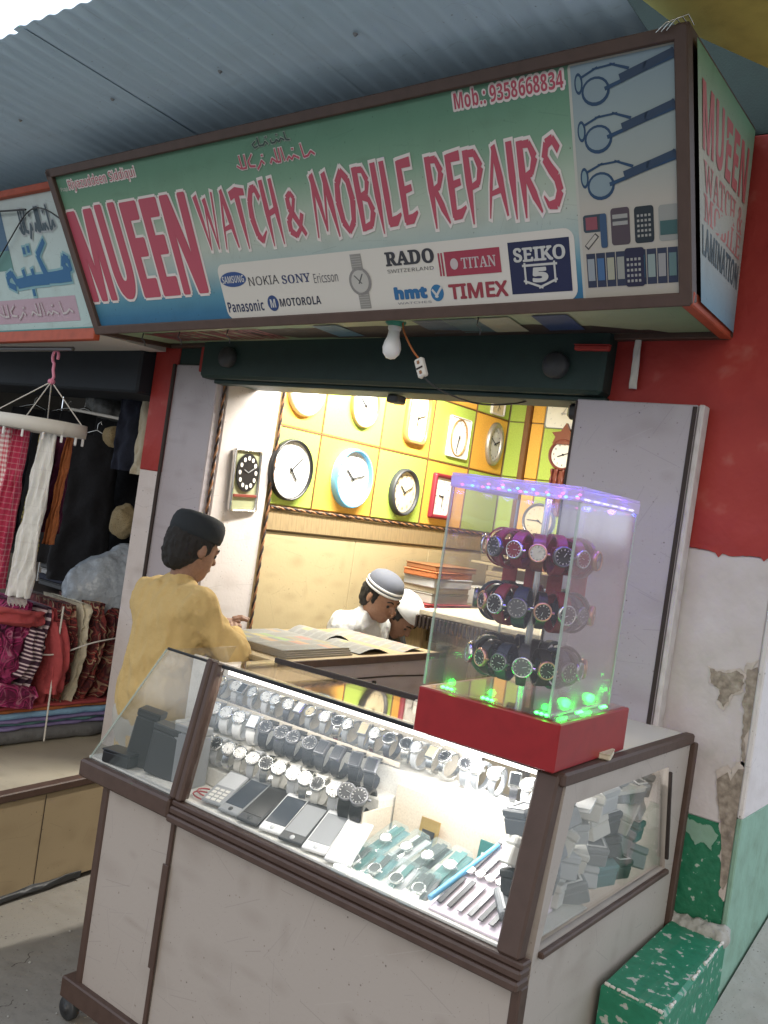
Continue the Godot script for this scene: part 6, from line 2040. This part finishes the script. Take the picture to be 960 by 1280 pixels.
func make_boy(t: Node3D, J: Dictionary, skin: String, shirt: String, cap_kind: String) -> void:
	var hc: Vector3 = J.head
	var hb: Basis = J.hb
	var at_head := func(o: Vector3) -> Vector3: return hc + hb * o
	var arr := fresh()
	# trunk and limbs under the clothes
	var body := [cap(J.pelvis, J.chest, 0.085, 0.09, 0.05), cap(J.chest, J.neck, 0.075, 0.042, 0.05), cap(J.neck, hc + hb * V(0, -0.05, 0.005), 0.040, 0.038, 0.02)]
	for s in 2:
		body.append(cap(J.sh[s], J.el[s], 0.040, 0.034, 0.03))
		body.append(cap(J.el[s], J.wr[s], 0.033, 0.022, 0.02))
		body.append(cap(J.chest, J.sh[s], 0.06, 0.042, 0.04))
		body.append(cap(J.hip[s], J.kn[s], 0.065, 0.048, 0.03))
		body.append(cap(J.kn[s], J.an[s], 0.046, 0.032, 0.02))
		body.append(cap(J.an[s], J.an[s] + J.foot, 0.030, 0.022, 0.02))
	nets(arr, body, 0.014)
	var head := [egg(at_head.call(V(0, 0.018, 0.008)), V(0.070, 0.084, 0.086), hb, 0.02), egg(at_head.call(V(0, -0.040, -0.030)), V(0.053, 0.058, 0.056), hb, 0.03), egg(at_head.call(V(0, -0.084, -0.056)), V(0.022, 0.018, 0.020), hb, 0.03), cap(at_head.call(V(0, 0.002, -0.082)), at_head.call(V(0, -0.022, -0.097)), 0.008, 0.012, 0.012), cap(at_head.call(V(-0.03, 0.016, -0.073)), at_head.call(V(0.03, 0.016, -0.073)), 0.012, 0.012, 0.012), cap(at_head.call(V(-0.014, -0.053, -0.083)), at_head.call(V(0.014, -0.053, -0.083)), 0.007, 0.007, 0.008), cap(J.neck, at_head.call(V(0, -0.05, 0.01)), 0.043, 0.042, 0.03)]
	for x in [-1.0, 1.0]:
		head.append(egg(at_head.call(V(0.075 * x, -0.008, 0.008)), V(0.010, 0.025, 0.016), hb * Basis(Vector3.UP, -0.3 * x), 0.006))
	nets(arr, head, 0.006)
	for s in 2:
		hand(arr, J.wr[s], (J.wr[s] - J.el[s]).normalized(), V(0, -1, 0), 1.0 if s == 1 else -1.0)
	var o := MeshInstance3D.new()
	o.name = "body"
	o.mesh = mesh_of(arr)
	o.material_override = M[skin]
	t.add_child(o)
	for x in [-1.0, 1.0]:
		var ey := st_new()
		lathe(ey, [Vector2(0, -0.006), Vector2(0.009, -0.002), Vector2(0.009, 0.002), Vector2(0, 0.006)], 12, Transform3D(hb * Basis(Vector3.RIGHT, PI / 2), at_head.call(V(0.029 * x, -0.002, -0.0755))))
		obj("eye", ey, "black", o)
		var br := st_new()
		tube(br, [at_head.call(V(0.014 * x, 0.018, -0.0865)), at_head.call(V(0.03 * x, 0.024, -0.083)), at_head.call(V(0.046 * x, 0.018, -0.073))], 0.003, 6)
		obj("eyebrow", br, "hair", o)
	# hair below the cap
	var ha := fresh()
	nets(ha, [egg(at_head.call(V(0, 0.018, 0.020)), V(0.0785, 0.084, 0.088), hb, 0.02), egg(at_head.call(V(0, -0.040, 0.052)), V(0.062, 0.056, 0.046), hb, 0.03)], 0.006, 0.008, 45.0)
	share("hair", mesh_of(ha), "hair", t)
	# cap
	var cs := st_new()
	var cb := hb * Basis(Vector3.RIGHT, 0.04)
	var cx := Transform3D(cb * Basis.from_scale(V(1, 1, 1.13)), at_head.call(V(0, 0.030, 0.010)))
	if cap_kind == "tall":
		lathe(cs, [Vector2(0.078, 0.002), Vector2(0.084, 0.006), Vector2(0.087, 0.025), Vector2(0.086, 0.050), Vector2(0.080, 0.070), Vector2(0.070, 0.082), Vector2(0.05, 0.088), Vector2(0.02, 0.086), Vector2(0, 0.084)], 32, cx)
		obj("cap", cs, "cap_black", t)
	else:
		lathe(cs, [Vector2(0.078, 0.004), Vector2(0.083, 0.006), Vector2(0.084, 0.022), Vector2(0.080, 0.045), Vector2(0.068, 0.068), Vector2(0.045, 0.083), Vector2(0.02, 0.090), Vector2(0, 0.091)], 32, cx)
		var cp := obj("cap", cs, "cap_grey" if cap_kind == "banded" else "cap_white", t)
		for k in ([0, 1] if cap_kind == "banded" else []):
			var bd := st_new()
			lathe(bd, [Vector2(0.0835, 0.003 + 0.018 * k), Vector2(0.0862, 0.006 + 0.018 * k), Vector2(0.0858, 0.012 + 0.018 * k), Vector2(0.0825, 0.015 + 0.018 * k)], 32, cx)
			obj("cap_band", bd, "cap_white", cp)
	# loose shirt
	var sh := fresh()
	var pr := [egg(J.chest + J.cb * V(0, 0.01, 0.0), V(0.126, 0.150, 0.098), J.cb, 0.05), cap(J.sh[0] + V(0, 0.004, 0), J.sh[1] + V(0, 0.004, 0), 0.054, 0.054, 0.04), egg(J.pelvis.lerp(J.chest, 0.38), V(0.124, 0.17, 0.105), J.cb, 0.07), cap(J.chest.lerp(J.neck, 0.72), J.neck + (hc - J.neck) * 0.06, 0.050, 0.0455, 0.03)]
	for s in 2:
		pr.append(cap(J.sh[s], J.el[s], 0.058, 0.056, 0.05))
		pr.append(cap(J.el[s], J.wr[s].lerp(J.el[s], 0.12), 0.054, 0.040, 0.03))
		pr.append(cap(J.neck + V(0, -0.025, 0.01), J.sh[s] + V(0, -0.002, 0.0), 0.046, 0.050, 0.05))
		pr.append(cap(J.chest + J.cb * V(0.062 * (s * 2 - 1), 0.06, 0.01), J.pelvis + V(0.05 * (s * 2 - 1), 0.04, 0.0), 0.080, 0.080, 0.06))
		if J.skirt > 0:
			pr.append(cap(J.hip[s] + V(0, 0.08, 0), J.hip[s].lerp(J.kn[s], J.skirt), 0.072, 0.088, 0.08))
	nets(sh, pr, 0.0095, 0.015, 13.0)
	share("shirt", mesh_of(sh), shirt, t)
	var tr := fresh()
	var tp := [cap(J.hip[0], J.hip[1], 0.09, 0.09, 0.05)]
	for s in 2:
		tp.append(cap(J.hip[s], J.kn[s], 0.082, 0.070, 0.04))
		tp.append(cap(J.kn[s], J.an[s], 0.068, 0.052, 0.03))
	nets(tr, tp, 0.016, 0.008, 8.0)
	share("trousers", mesh_of(tr), "trouser", t)

func build_people() -> void:
	# standing boy: faces into the shop, bent a little over the desk
	var a := thing("person", "person in mustard kurta and black cap standing at the counter's left end", "person", V(-2.45, 0.0, -2.115), Basis(Vector3.UP, -0.10))
	make_boy(a, {"pelvis": V(0, 0.80, 0.02), "chest": V(0, 1.07, 0.0), "cb": Basis(Vector3.RIGHT, -0.05), "neck": V(0, 1.235, -0.015), "head": V(0.0, 1.372, -0.045), "hb": Basis(Vector3.UP, -0.06) * Basis(Vector3.RIGHT, -0.28),
		"sh": [V(-0.124, 1.182, 0.0), V(0.124, 1.182, -0.005)], "el": [V(-0.165, 0.99, -0.07), V(0.205, 1.04, -0.12)], "wr": [V(-0.06, 1.09, -0.24), V(0.09, 1.085, -0.20)],
		"hip": [V(-0.07, 0.78, 0.02), V(0.07, 0.78, 0.02)], "kn": [V(-0.075, 0.43, 0.0), V(0.075, 0.43, 0.0)], "an": [V(-0.075, 0.07, 0.03), V(0.075, 0.07, 0.03)], "foot": V(0, -0.035, -0.13), "skirt": 0.95}, "skin", "kurta", "tall")
	# two boys sitting behind the desk, bent over it
	var b := thing("person", "person in white shirt and grey cap with white bands bending over the desk", "person", V(-2.77, 0.045, -3.40), Basis(Vector3.UP, -1.50))
	var sit := func(lean: float, hp: float, hy: float) -> Dictionary:
		var up := V(0, cos(lean), -sin(lean))
		var pel := V(0, 0.615, 0)
		var ch := pel + up * 0.28
		var nk := pel + up * 0.455 + V(0, 0, -0.01)
		return {"pelvis": pel, "chest": ch, "cb": Basis(Vector3.RIGHT, -lean), "neck": nk, "head": nk + V(0, 0.105, -0.075), "hb": Basis(Vector3.UP, hy) * Basis(Vector3.RIGHT, -hp),
			"sh": [pel + up * 0.40 + V(-0.13, 0, 0), pel + up * 0.40 + V(0.13, 0, 0)], "el": [pel + up * 0.22 + V(-0.19, -0.02, -0.08), pel + up * 0.22 + V(0.19, -0.02, -0.08)], "wr": [pel + up * 0.24 + V(-0.09, -0.02, -0.27), pel + up * 0.24 + V(0.09, -0.02, -0.27)],
			"hip": [V(-0.07, 0.615, -0.01), V(0.07, 0.615, -0.01)], "kn": [V(-0.09, 0.54, -0.36), V(0.09, 0.54, -0.36)], "an": [V(-0.09, 0.12, -0.34), V(0.09, 0.12, -0.34)], "foot": V(0, -0.035, -0.13), "skirt": 0.0}
	make_boy(b, sit.call(0.30, 0.45, -0.10), "skin_b", "white_shirt", "banded")
	var c := thing("person", "person in white cap and dark shirt with head bowed beside the grey-capped one", "person", V(-2.80, -0.06, -3.64), Basis(Vector3.UP, -1.42))
	make_boy(c, sit.call(0.24, 0.85, 0.0), "skin", "charcoal", "plain")

# ------------------------------------------------------------------ the cloth stall on the left
func build_stall() -> void:
	var p := thing("stall_platform", "low laminate platform with brown edge carrying the cloth bundles", "platform", V(-2.93, 0, -1.95), Basis(Vector3.UP, 0.10))
	piece("platform_face", V(-0.03, 0.02, -1.0), V(0.0, 0.378, 1.2), "laminate", p)
	piece("edge_trim", V(-0.04, 0.379, -1.0), V(0.008, 0.410, 1.2), "brown_trim", p)
	piece("platform_top", V(-1.9, 0.375, -1.0), V(-0.041, 0.406, 1.2), "cream_top", p)
	piece("panel_joint", V(0.0003, 0.03, -0.12), V(0.0016, 0.375, -0.117), "dark_brown", p, 0.0003)
	piece("platform_base", V(-1.8, 0.0, -0.98), V(-0.06, 0.374, 1.15), "dark_brown", p)
	var pl := st_new()
	drape(pl, line3(V(-2.93, 0.02, -1.85), V(-2.97, 0.03, -2.28), 12), V(0.02, 0, 0), V(0, 0.012, 0), 0.008, 4.0, 8)
	tag(obj("plastic_scrap", pl, "charcoal"), "crumpled dark plastic scrap along the foot of the platform", "scrap")
	# the long grey mattress and the folded sheets on it
	var rows := [["mattress", 0.408, 0.058, -3.42, "thick grey mattress under the folded sheets"], ["lavender", 0.467, 0.014, -3.44, "folded lavender sheet just above the grey mattress"], ["teal_cloth", 0.482, 0.014, -3.45, "folded teal sheet above the lavender one"], ["lavender", 0.497, 0.012, -3.43, "second lavender sheet under the sky blue one"], ["sky_cloth", 0.510, 0.026, -3.44, "folded sky blue sheet in the stack under the blankets"], ["orange_cloth", 0.537, 0.014, -3.45, "folded orange sheet under the red one"], ["coral", 0.552, 0.014, -3.44, "folded red sheet on top of the stack"]]
	for r in rows:
		var s := st_new()
		var n := FastNoiseLite.new()
		n.seed = int(r[1] * 1000)
		n.frequency = 2.0
		var seg := 26
		s.set_smooth_group(1)
		var prev := []
		for i in seg + 1:
			var z := lerpf(-1.75, -2.86, float(i) / seg)
			var w := n.get_noise_1d(z * 3.0) * 0.008
			var x: float = r[3] + n.get_noise_1d(z * 4.0 + 50) * 0.02
			var hh: float = r[2]
			var y: float = r[1] + w * 0.4
			var ring := [V(-4.0, y, z), V(x - hh * 0.4, y, z), V(x - hh * 0.1, y + hh * 0.15, z), V(x, y + hh * 0.5, z), V(x - hh * 0.1, y + hh * 0.85, z), V(x - hh * 0.4, y + hh * 0.98, z), V(-4.0, y + hh * 0.98, z)]
			if i > 0:
				for k in 6:
					quad(s, prev[k], ring[k], ring[k + 1], prev[k + 1])
			prev = ring
		tag(obj("folded_sheet" if r[0] != "mattress" else "thick_mattress", s, r[0]), r[4], "sheet" if r[0] != "mattress" else "mattress", "" if r[0] == "mattress" else "folded sheets under the blankets")
	# rolled and folded blankets standing on the stack
	var bl := [[-1.86, 0.14, "pink_print", 0.5, "crumpled magenta blanket at the left end of the pile"], [-2.02, 0.12, "pink_print", -0.4, "dark purple folded blanket next to the magenta one"], [-2.15, 0.095, "pink_print", 0.35, "second magenta blanket beside the zebra-striped one"], [-2.255, 0.055, "zebra", 0.3, "black and white striped blanket in the pile"], [-2.335, 0.065, "coral", -0.15, "coral pink blanket bulging out of the pile"], [-2.42, 0.045, "maroon_print", 0.0, "narrow dark patterned blanket beside the coral one"], [-2.48, 0.035, "cream_cloth", 0.05, "narrow cream folded blanket in the middle of the pile"], [-2.555, 0.06, "maroon_print", 0.05, "brown and maroon banded blanket right of the cream one"], [-2.655, 0.065, "maroon_print", 0.1, "maroon patterned blanket near the right end"], [-2.755, 0.06, "maroon_print", -0.1, "dark patterned blanket at the right end of the pile"]]
	for q in bl:
		var s := st_new()
		var top := 0.99 + rng.randf_range(-0.02, 0.02)
		drape(s, line3(V(-3.62, 0.566, q[0] + q[3] * 0.12), V(-3.60, top, q[0] - q[3] * 0.12), 18, V(0.05, 0, 0)), V(0, 0, q[1] * 0.62), V(0.15, 0, 0), 0.026, 5.0 + q[1] * 40, int(q[0] * -100), 0.9)
		tag(obj("folded_blanket", s, q[2]), q[4], "blanket", "blankets piled on the stall")
	# lumpy coils of the same cloth lying over the front of the pile
	var co := [[V(-3.47, 0.90, -1.98), V(-3.46, 0.70, -2.20), 0.06, "pink_print", "dark roll of blanket sagging across the front of the pile"], [V(-3.46, 0.96, -2.02), V(-3.45, 0.93, -2.27), 0.035, "coral", "pink blanket fold across the top of the striped one"], [V(-3.45, 0.66, -1.98), V(-3.45, 0.60, -2.28), 0.045, "pink_print", "low magenta blanket fold above the folded sheets"], [V(-3.44, 0.90, -2.24), V(-3.43, 0.70, -2.20), 0.04, "zebra", "striped blanket end hanging down the front of the pile"], [V(-3.44, 0.93, -2.34), V(-3.43, 0.62, -2.36), 0.035, "coral", "coral blanket end hanging beside the striped one"]]
	for q in co:
		var s := st_new()
		drape(s, line3(q[0], q[1], 14, V(0.04, 0, 0)), (q[1] - q[0] as Vector3).cross(V(1, 0, 0)).normalized() * q[2], V(0.035, 0, 0), 0.012, 5.0, int(q[2] * 900))
		tag(obj("blanket_fold", s, q[3]), q[4], "blanket", "loose folds on the blanket pile")
	var cd := st_new()
	tube(cd, smooth([V(-3.37, 1.0, -2.32), V(-3.395, 0.80, -2.335), V(-3.39, 0.62, -2.33), V(-3.40, 0.42, -2.34)]), 0.004, 6)
	tag(obj("tying_cord", cd, "off_white"), "pale cord running down the front of the blanket pile", "cord")
	var cd2 := st_new()
	tube(cd2, smooth([V(-3.39, 0.80, -2.20), V(-3.385, 0.795, -2.335), V(-3.38, 0.84, -2.50), V(-3.40, 0.86, -2.70)]), 0.0035, 6)
	tag(obj("tying_cord", cd2, "off_white"), "pale cord tied across the blanket pile", "cord")
	# clear sack behind the pile
	var sk := fresh()
	nets(sk, [egg(V(-3.62, 1.03, -2.74), V(0.16, 0.18, 0.25), Basis.IDENTITY, 0.05), egg(V(-3.66, 1.10, -2.86), V(0.15, 0.16, 0.14), Basis.IDENTITY, 0.06)], 0.016, 0.02, 10.0)
	var sko := share("plastic_sack", mesh_of(sk), "sack", self)
	tag(sko, "bulging grey plastic sack behind the blanket pile", "sack")
	# round hanger with scarves
	var R := V(-3.575, 1.735, -2.20)
	var side := V(0.795, 0, -0.607)
	var near := V(0.607, 0, 0.795)
	var h := thing("scarf_hanger", "white plastic ring hanger on strings with a pink hook", "hanger", R)
	var s := st_new()
	lathe(s, [Vector2(0.196, -0.027), Vector2(0.206, -0.027), Vector2(0.209, 0.0), Vector2(0.206, 0.027), Vector2(0.196, 0.027), Vector2(0.193, 0.0), Vector2(0.196, -0.027)], 48)
	obj("ring", s, "off_white", h)
	for k in 16:
		var a := TAU * k / 16.0
		var pg := st_new()
		bar(pg, V(cos(a) * 0.199, -0.028, sin(a) * 0.199), V(cos(a) * 0.199, -0.060, sin(a) * 0.199), 0.008, 0.010, V(cos(a), 0, sin(a)))
		obj("clothes_peg", pg, "white", h)
	var knot := V(0.045, 0.190, -0.015)
	for k in 4:
		var a := PI / 4 + PI / 2 * k
		var sg := st_new()
		tube(sg, [V(cos(a) * 0.199, 0.012, sin(a) * 0.199), knot], 0.0025, 6)
		obj("string", sg, "off_white", h)
	var hk := st_new()
	var hp := []
	for k in 16:
		var a := -0.4 + k * 0.33
		hp.append(knot + V(0.02 * cos(a) + 0.004, 0.105 + 0.028 * sin(a), 0))
	hp.append(knot + V(0.0, 0.05, 0))
	hp.append(knot + V(0.012, 0.02, 0))
	hp.append(knot)
	tube(hk, hp, 0.0065, 8)
	var kn := lathe_at(hk, [Vector2(0, -0.014), Vector2(0.013, -0.008), Vector2(0.016, 0.0), Vector2(0.013, 0.008), Vector2(0, 0.014)], 14, knot)
	obj("pink_hook", kn, "pink_plastic", h)
	var rod := st_new()
	tube(rod, [V(-4.6, 2.055, -2.2), V(-3.385, 2.062, -2.2)], 0.009, 10)
	tag(obj("hanging_rod", rod, "gunmetal"), "thin metal rod under the pale signboard holding the hanger", "rod")
	var sc := [[-0.150, 0.08, 0.062, "gingham", 0.64, "pink and white checked scarf at the left of the ring hanger"], [-0.070, 0.10, 0.040, "crimson_line", 0.66, "crimson scarf with pale lines on the ring hanger"], [-0.005, -0.02, 0.040, "black_yellow", 0.66, "black and yellow checked scarf between crimson and white ones"], [0.045, 0.11, 0.045, "white_line", 0.68, "long white scarf with thin grey lines on the ring hanger"], [0.090, -0.02, 0.018, "orange_cloth", 0.46, "narrow orange scarf at the right of the ring hanger"], [-0.14, -0.10, 0.05, "navy_cloth", 0.5, "dark scarf hanging at the back of the ring"], [0.03, -0.12, 0.05, "purple", 0.42, "plum scarf hanging at the back of the ring"]]
	for q in sc:
		var d := st_new()
		var top: Vector3 = R + side * (q[0] + 0.055) + near * q[1] + V(0, -0.03, 0)
		drape(d, line3(top, top + V(0, -q[4], 0) + side * (-0.030 if q[0] < 0.1 else 0.0), 22), side * q[2] * 0.80, near * 0.014, 0.017, 9.0, int(q[4] * 300 + q[0] * 90), 1.5, 56)
		var o := obj("hanging_scarf", d, q[3])
		tag(o, q[5], "scarf", "scarves on the ring hanger")
		if q[3] in ["white_line", "crimson_line", "gingham"]:
			var fr := st_new()
			var foot: Vector3 = top + V(0, -q[4] + 0.006, 0) + side * -0.030
			for k in 16:
				var b0: Vector3 = foot + side * (k - 7.5) / 7.5 * q[2] * 0.85
				tube(fr, [b0, b0 + V(0, -0.018, 0), b0 + V(0.004, -0.036 - 0.006 * (k % 3), 0.003)], 0.0018, 4)
			obj("fringe", fr, "off_white" if q[3] == "white_line" else "coral", o)
	# clothes further in
	garment("black hooded cloak hanging inside the dark cloth shop", V(-4.0, 1.75, -2.80), 0.74, 0.11, "black_cloth", 1.5)
	for k in 6:
		garment("%s black gown from the left on the rear rail of the dark shop" % ORD[k], V(-5.0 + 0.25 * k, 1.88, -3.05 - 0.06 * (k % 2)), 0.85, 0.14, "black_cloth", 1.3)
	garment("long cream shirt hanging against the red pillar", V(-3.63, 1.95, -2.82), 0.36, 0.045, "cream_cloth", 1.15)
	garment("navy shirt hanging beside the cream one", V(-3.745, 1.95, -2.80), 0.35, 0.055, "navy_cloth", 1.1)
	garment("grey shirt hanging half behind the navy one", V(-3.86, 1.92, -2.90), 0.30, 0.05, "grey", 1.1)
	var rr := st_new()
	tube(rr, [V(-4.22, 1.873, -2.78), V(-3.80, 1.846, -2.78)], 0.008, 8)
	tag(obj("clothes_rail", rr, "off_white"), "pale clothes rail inside the dark cloth shop", "rail")
	for q in [[V(-4.08, 1.91, -2.90), V(0.14, 0.06, 0.1), "net", "bundle of netting tied above the clothes rail"], [V(-3.825, 1.755, -2.78), V(0.055, 0.05, 0.05), "camo", "small leopard-print bundle hanging from the rail"], [V(-4.12, 1.72, -2.75), V(0.05, 0.08, 0.05), "net", "grey net bag beside the black cloak"], [V(-3.735, 1.355, -2.84), V(0.085, 0.085, 0.06), "camo", "speckled tan cloth bag low in the dark shop"]]:
		var e := fresh()
		nets(e, [egg(q[0], q[1], Basis(Vector3(0, 0, 1), -0.3), 0.04)], 0.012, 0.02, 14.0)
		var o := share("cloth_bundle", mesh_of(e), q[2], self)
		o.name = numbered("cloth_bundle")
		tag(o, q[3], "bundle", "bundles in the dark shop")
	for k in 9:
		piece_thing("folded_cloth", "%s folded dark cloth from the top of the stack behind the sack" % ORD[k], "cloth", V(-4.42 + rng.randf_range(-0.01, 0.01), 1.175 - 0.032 * k, -3.15), Basis(Vector3.UP, rng.randf_range(-0.04, 0.04)), V(0.42, 0.03, 0.3), ["charcoal", "grey", "navy_cloth", "charcoal", "camo"][k % 5], "folded cloths in the dark shop")
	var stt := thing("cloth_table", "dark table under the stack of folded cloth", "table")
	piece("table_top", V(-4.9, 0.85, -3.4), V(-3.6, 0.88, -2.92), "dark_brown", stt)
	for x in [-4.85, -3.65]:
		piece("table_leg", V(x - 0.03, 0.0, -3.35), V(x + 0.03, 0.85, -2.97), "dark_brown", stt)

func litter() -> void:
	var g := st_new()
	for k in 90:
		var p := V(rng.randf_range(-3.0, -0.3), 0.002, rng.randf_range(-2.2, -0.9))
		var rr := rng.randf_range(0.002, 0.006)
		lathe(g, [Vector2(0, -rr * 0.5), Vector2(rr, 0), Vector2(rr * 0.6, rr * 0.6), Vector2(0, rr * 0.8)], 5, at(p, rng.randf() * TAU), false)
	var o := obj("gravel", g, "ramp")
	o.set_meta("label", "scattered grit on the concrete floor")
	o.set_meta("kind", "stuff")
	for q in [[V(-2.62, 0.006, -1.62), "off_white", "small torn paper scrap on the floor left of the counter"], [V(-2.42, 0.006, -1.52), "gold", "shiny sweet wrapper on the floor near the castor"]]:
		var s := st_new()
		drape(s, line3(q[0], q[0] + V(0.05, 0.004, 0.015), 8), V(0, 0, 0.014), V(0, 0.003, 0), 0.004, 4.0, 5, 1.2, 14)
		tag(obj("litter_scrap", s, q[1]), q[2], "litter")

func lathe_at(s: SurfaceTool, prof: Array, n: int, p: Vector3) -> SurfaceTool:
	lathe(s, prof, n, at(p))
	return s

func garment(label: String, top: Vector3, length: float, half: float, m: String, flare: float) -> void:
	var g := thing("hanging_garment", label, "garment", top, Basis(Vector3.UP, 0.5), "clothes in the dark shop")
	var s := st_new()
	drape(s, line3(V(0, 0, 0), V(0, -length, 0), 20), V(half, 0, 0), V(0, 0, 0.035), 0.014, 5.0, int(length * 77), flare)
	obj("cloth", s, m, g)
	var h := st_new()
	tube(h, [V(-half * 0.9, -0.01, 0), V(0, 0.03, 0), V(half * 0.9, -0.01, 0)], 0.006, 6)
	tube(h, [V(0, 0.03, 0), V(0, 0.06, 0), V(0.015, 0.075, 0), V(0.02, 0.06, 0)], 0.0025, 5)
	obj("coat_hanger", h, "steel", g)

# ------------------------------------------------------------------ small things
func build_small_things() -> void:
	litter()
	# bulb under the sign
	var b := thing("light_bulb", "unlit white bulb in a green holder under the signboard", "bulb", V(-1.742, 2.16, -2.20))
	var s := st_new()
	lathe(s, [Vector2(0.0, -0.112), Vector2(0.014, -0.108), Vector2(0.025, -0.095), Vector2(0.0285, -0.078), Vector2(0.025, -0.060), Vector2(0.019, -0.044), Vector2(0.0165, -0.025)], 28)
	obj("bulb_glass", s, mat("bulb_white", C(0.74, 0.74, 0.74), 0.35), b)
	var s2 := st_new()
	lathe(s2, [Vector2(0.0168, -0.026), Vector2(0.020, -0.020), Vector2(0.019, 0.0), Vector2(0.013, 0.006)], 20)
	obj("bulb_neck", s2, "white", b)
	var s3 := st_new()
	lathe(s3, [Vector2(0.021, -0.012), Vector2(0.030, -0.004), Vector2(0.034, 0.006), Vector2(0.026, 0.012), Vector2(0, 0.012)], 10)
	obj("green_collar", s3, mat("green_plastic", C(0.02, 0.22, 0.15), 0.4), b)
	piece("holder_block", V(-0.032, 0.012, -0.02), V(0.032, 0.034, 0.02), "off_white", b)
	var sw := thing("inline_switch", "cream inline switch dangling on a cord beside the bulb", "switch", V(-1.622, 2.025, -2.20), Basis(Vector3(0, 0, 1), 0.45))
	var q := st_new()
	cbox(q, V(0.030, 0.060, 0.018), Transform3D.IDENTITY, 0.008)
	obj("switch_body", q, "off_white", sw)
	piece("rocker", V(-0.011, -0.004, 0.009), V(0.011, 0.001, 0.0115), "dark_brown", sw, 0.001)
	for y in [-0.016, 0.016]:
		piece("button", V(-0.004, y - 0.005, 0.009), V(0.004, y + 0.005, 0.012), "tan", sw, 0.001)
	var cd := st_new()
	tube(cd, smooth([V(-1.715, 2.165, -2.20), V(-1.70, 2.13, -2.195), V(-1.665, 2.08, -2.20), V(-1.636, 2.053, -2.20)]), 0.003, 6)
	tag(obj("bulb_cord", cd, "orange_cloth"), "orange twisted cord from the bulb holder down to the switch", "cord")
	var cd2 := st_new()
	tube(cd2, smooth([V(-1.608, 1.998, -2.20), V(-1.58, 1.97, -2.26), V(-1.55, 1.962, -2.42), V(-1.50, 1.99, -2.56), V(-1.46, 2.03, -2.64)]), 0.0028, 6)
	tag(obj("switch_cord", cd2, "charcoal"), "thin dark cord from the switch back to the shutter", "cord")
	# strap and bar on the red wall
	var st := thing("wall_strap", "frayed pale strap hanging on the red wall beside the shutter", "strap", V(-1.125, 2.22, -2.553))
	var d := st_new()
	drape(d, line3(V(0.004, 0, 0), V(0.010, -0.17, 0), 12), V(0.009, 0, 0), V(0, 0, 0.004), 0.003, 3.0, 3, 1.3, 16)
	obj("strap_cloth", d, "off_white", st)
	piece("strap_nail", V(-0.006, -0.01, -0.012), V(0.018, 0.008, 0.006), "dark_brown", st)
	piece_thing("red_bracket", "short red bracket at the right end of the shutter housing", "bracket", V(-1.23, 2.155, -2.49), Basis.IDENTITY, V(0.11, 0.018, 0.02), "red_wall")
	# green painted step in front of the end wall
	var g := thing("green_step", "chipped green painted masonry step beside the counter", "step")
	var lo := [V(-0.775, 0, -2.085), V(-0.618, 0, -2.07), V(-0.640, 0, -2.562), V(-0.788, 0, -2.562)]
	var mid := [V(-0.775, 0.590, -2.085), V(-0.618, 0.590, -2.07), V(-0.640, 0.610, -2.562), V(-0.788, 0.610, -2.562)]
	var top := [V(-0.767, 0.600, -2.097), V(-0.628, 0.600, -2.082), V(-0.648, 0.620, -2.560), V(-0.780, 0.620, -2.560)]
	var h := st_new()
	hexa(h, lo, mid)
	hexa(h, mid, top)
	obj("painted_block", h, "green_flake", g)
	# mortar showing where the paint has worn off the two upper edges
	for e in [[V(-0.6215, 0.5968, -2.076), V(-0.643, 0.6168, -2.555), 26], [V(-0.771, 0.5965, -2.091), V(-0.6225, 0.5965, -2.076), 10]]:
		for k in int(e[2]):
			if rng.randf() < 0.35:
				continue
			var pa: Vector3 = (e[0] as Vector3).lerp(e[1], (k + rng.randf() * 0.3) / e[2])
			var pb: Vector3 = (e[0] as Vector3).lerp(e[1], (k + 0.7 + rng.randf() * 0.5) / e[2])
			var ed := st_new()
			tube(ed, [pa, (pa + pb) * 0.5 + V(rng.randf_range(-0.002, 0.002), 0.001, 0), pb], rng.randf_range(0.0025, 0.0048), 6)
			obj("worn_edge", ed, "off_white", g)
	var mo := fresh()
	nets(mo, [cap(V(-0.79, 0.615, -2.555), V(-0.66, 0.620, -2.555), 0.022, 0.03, 0.02)], 0.008, 0.012, 30.0)
	share("mortar_lump", mesh_of(mo), "ramp", g)
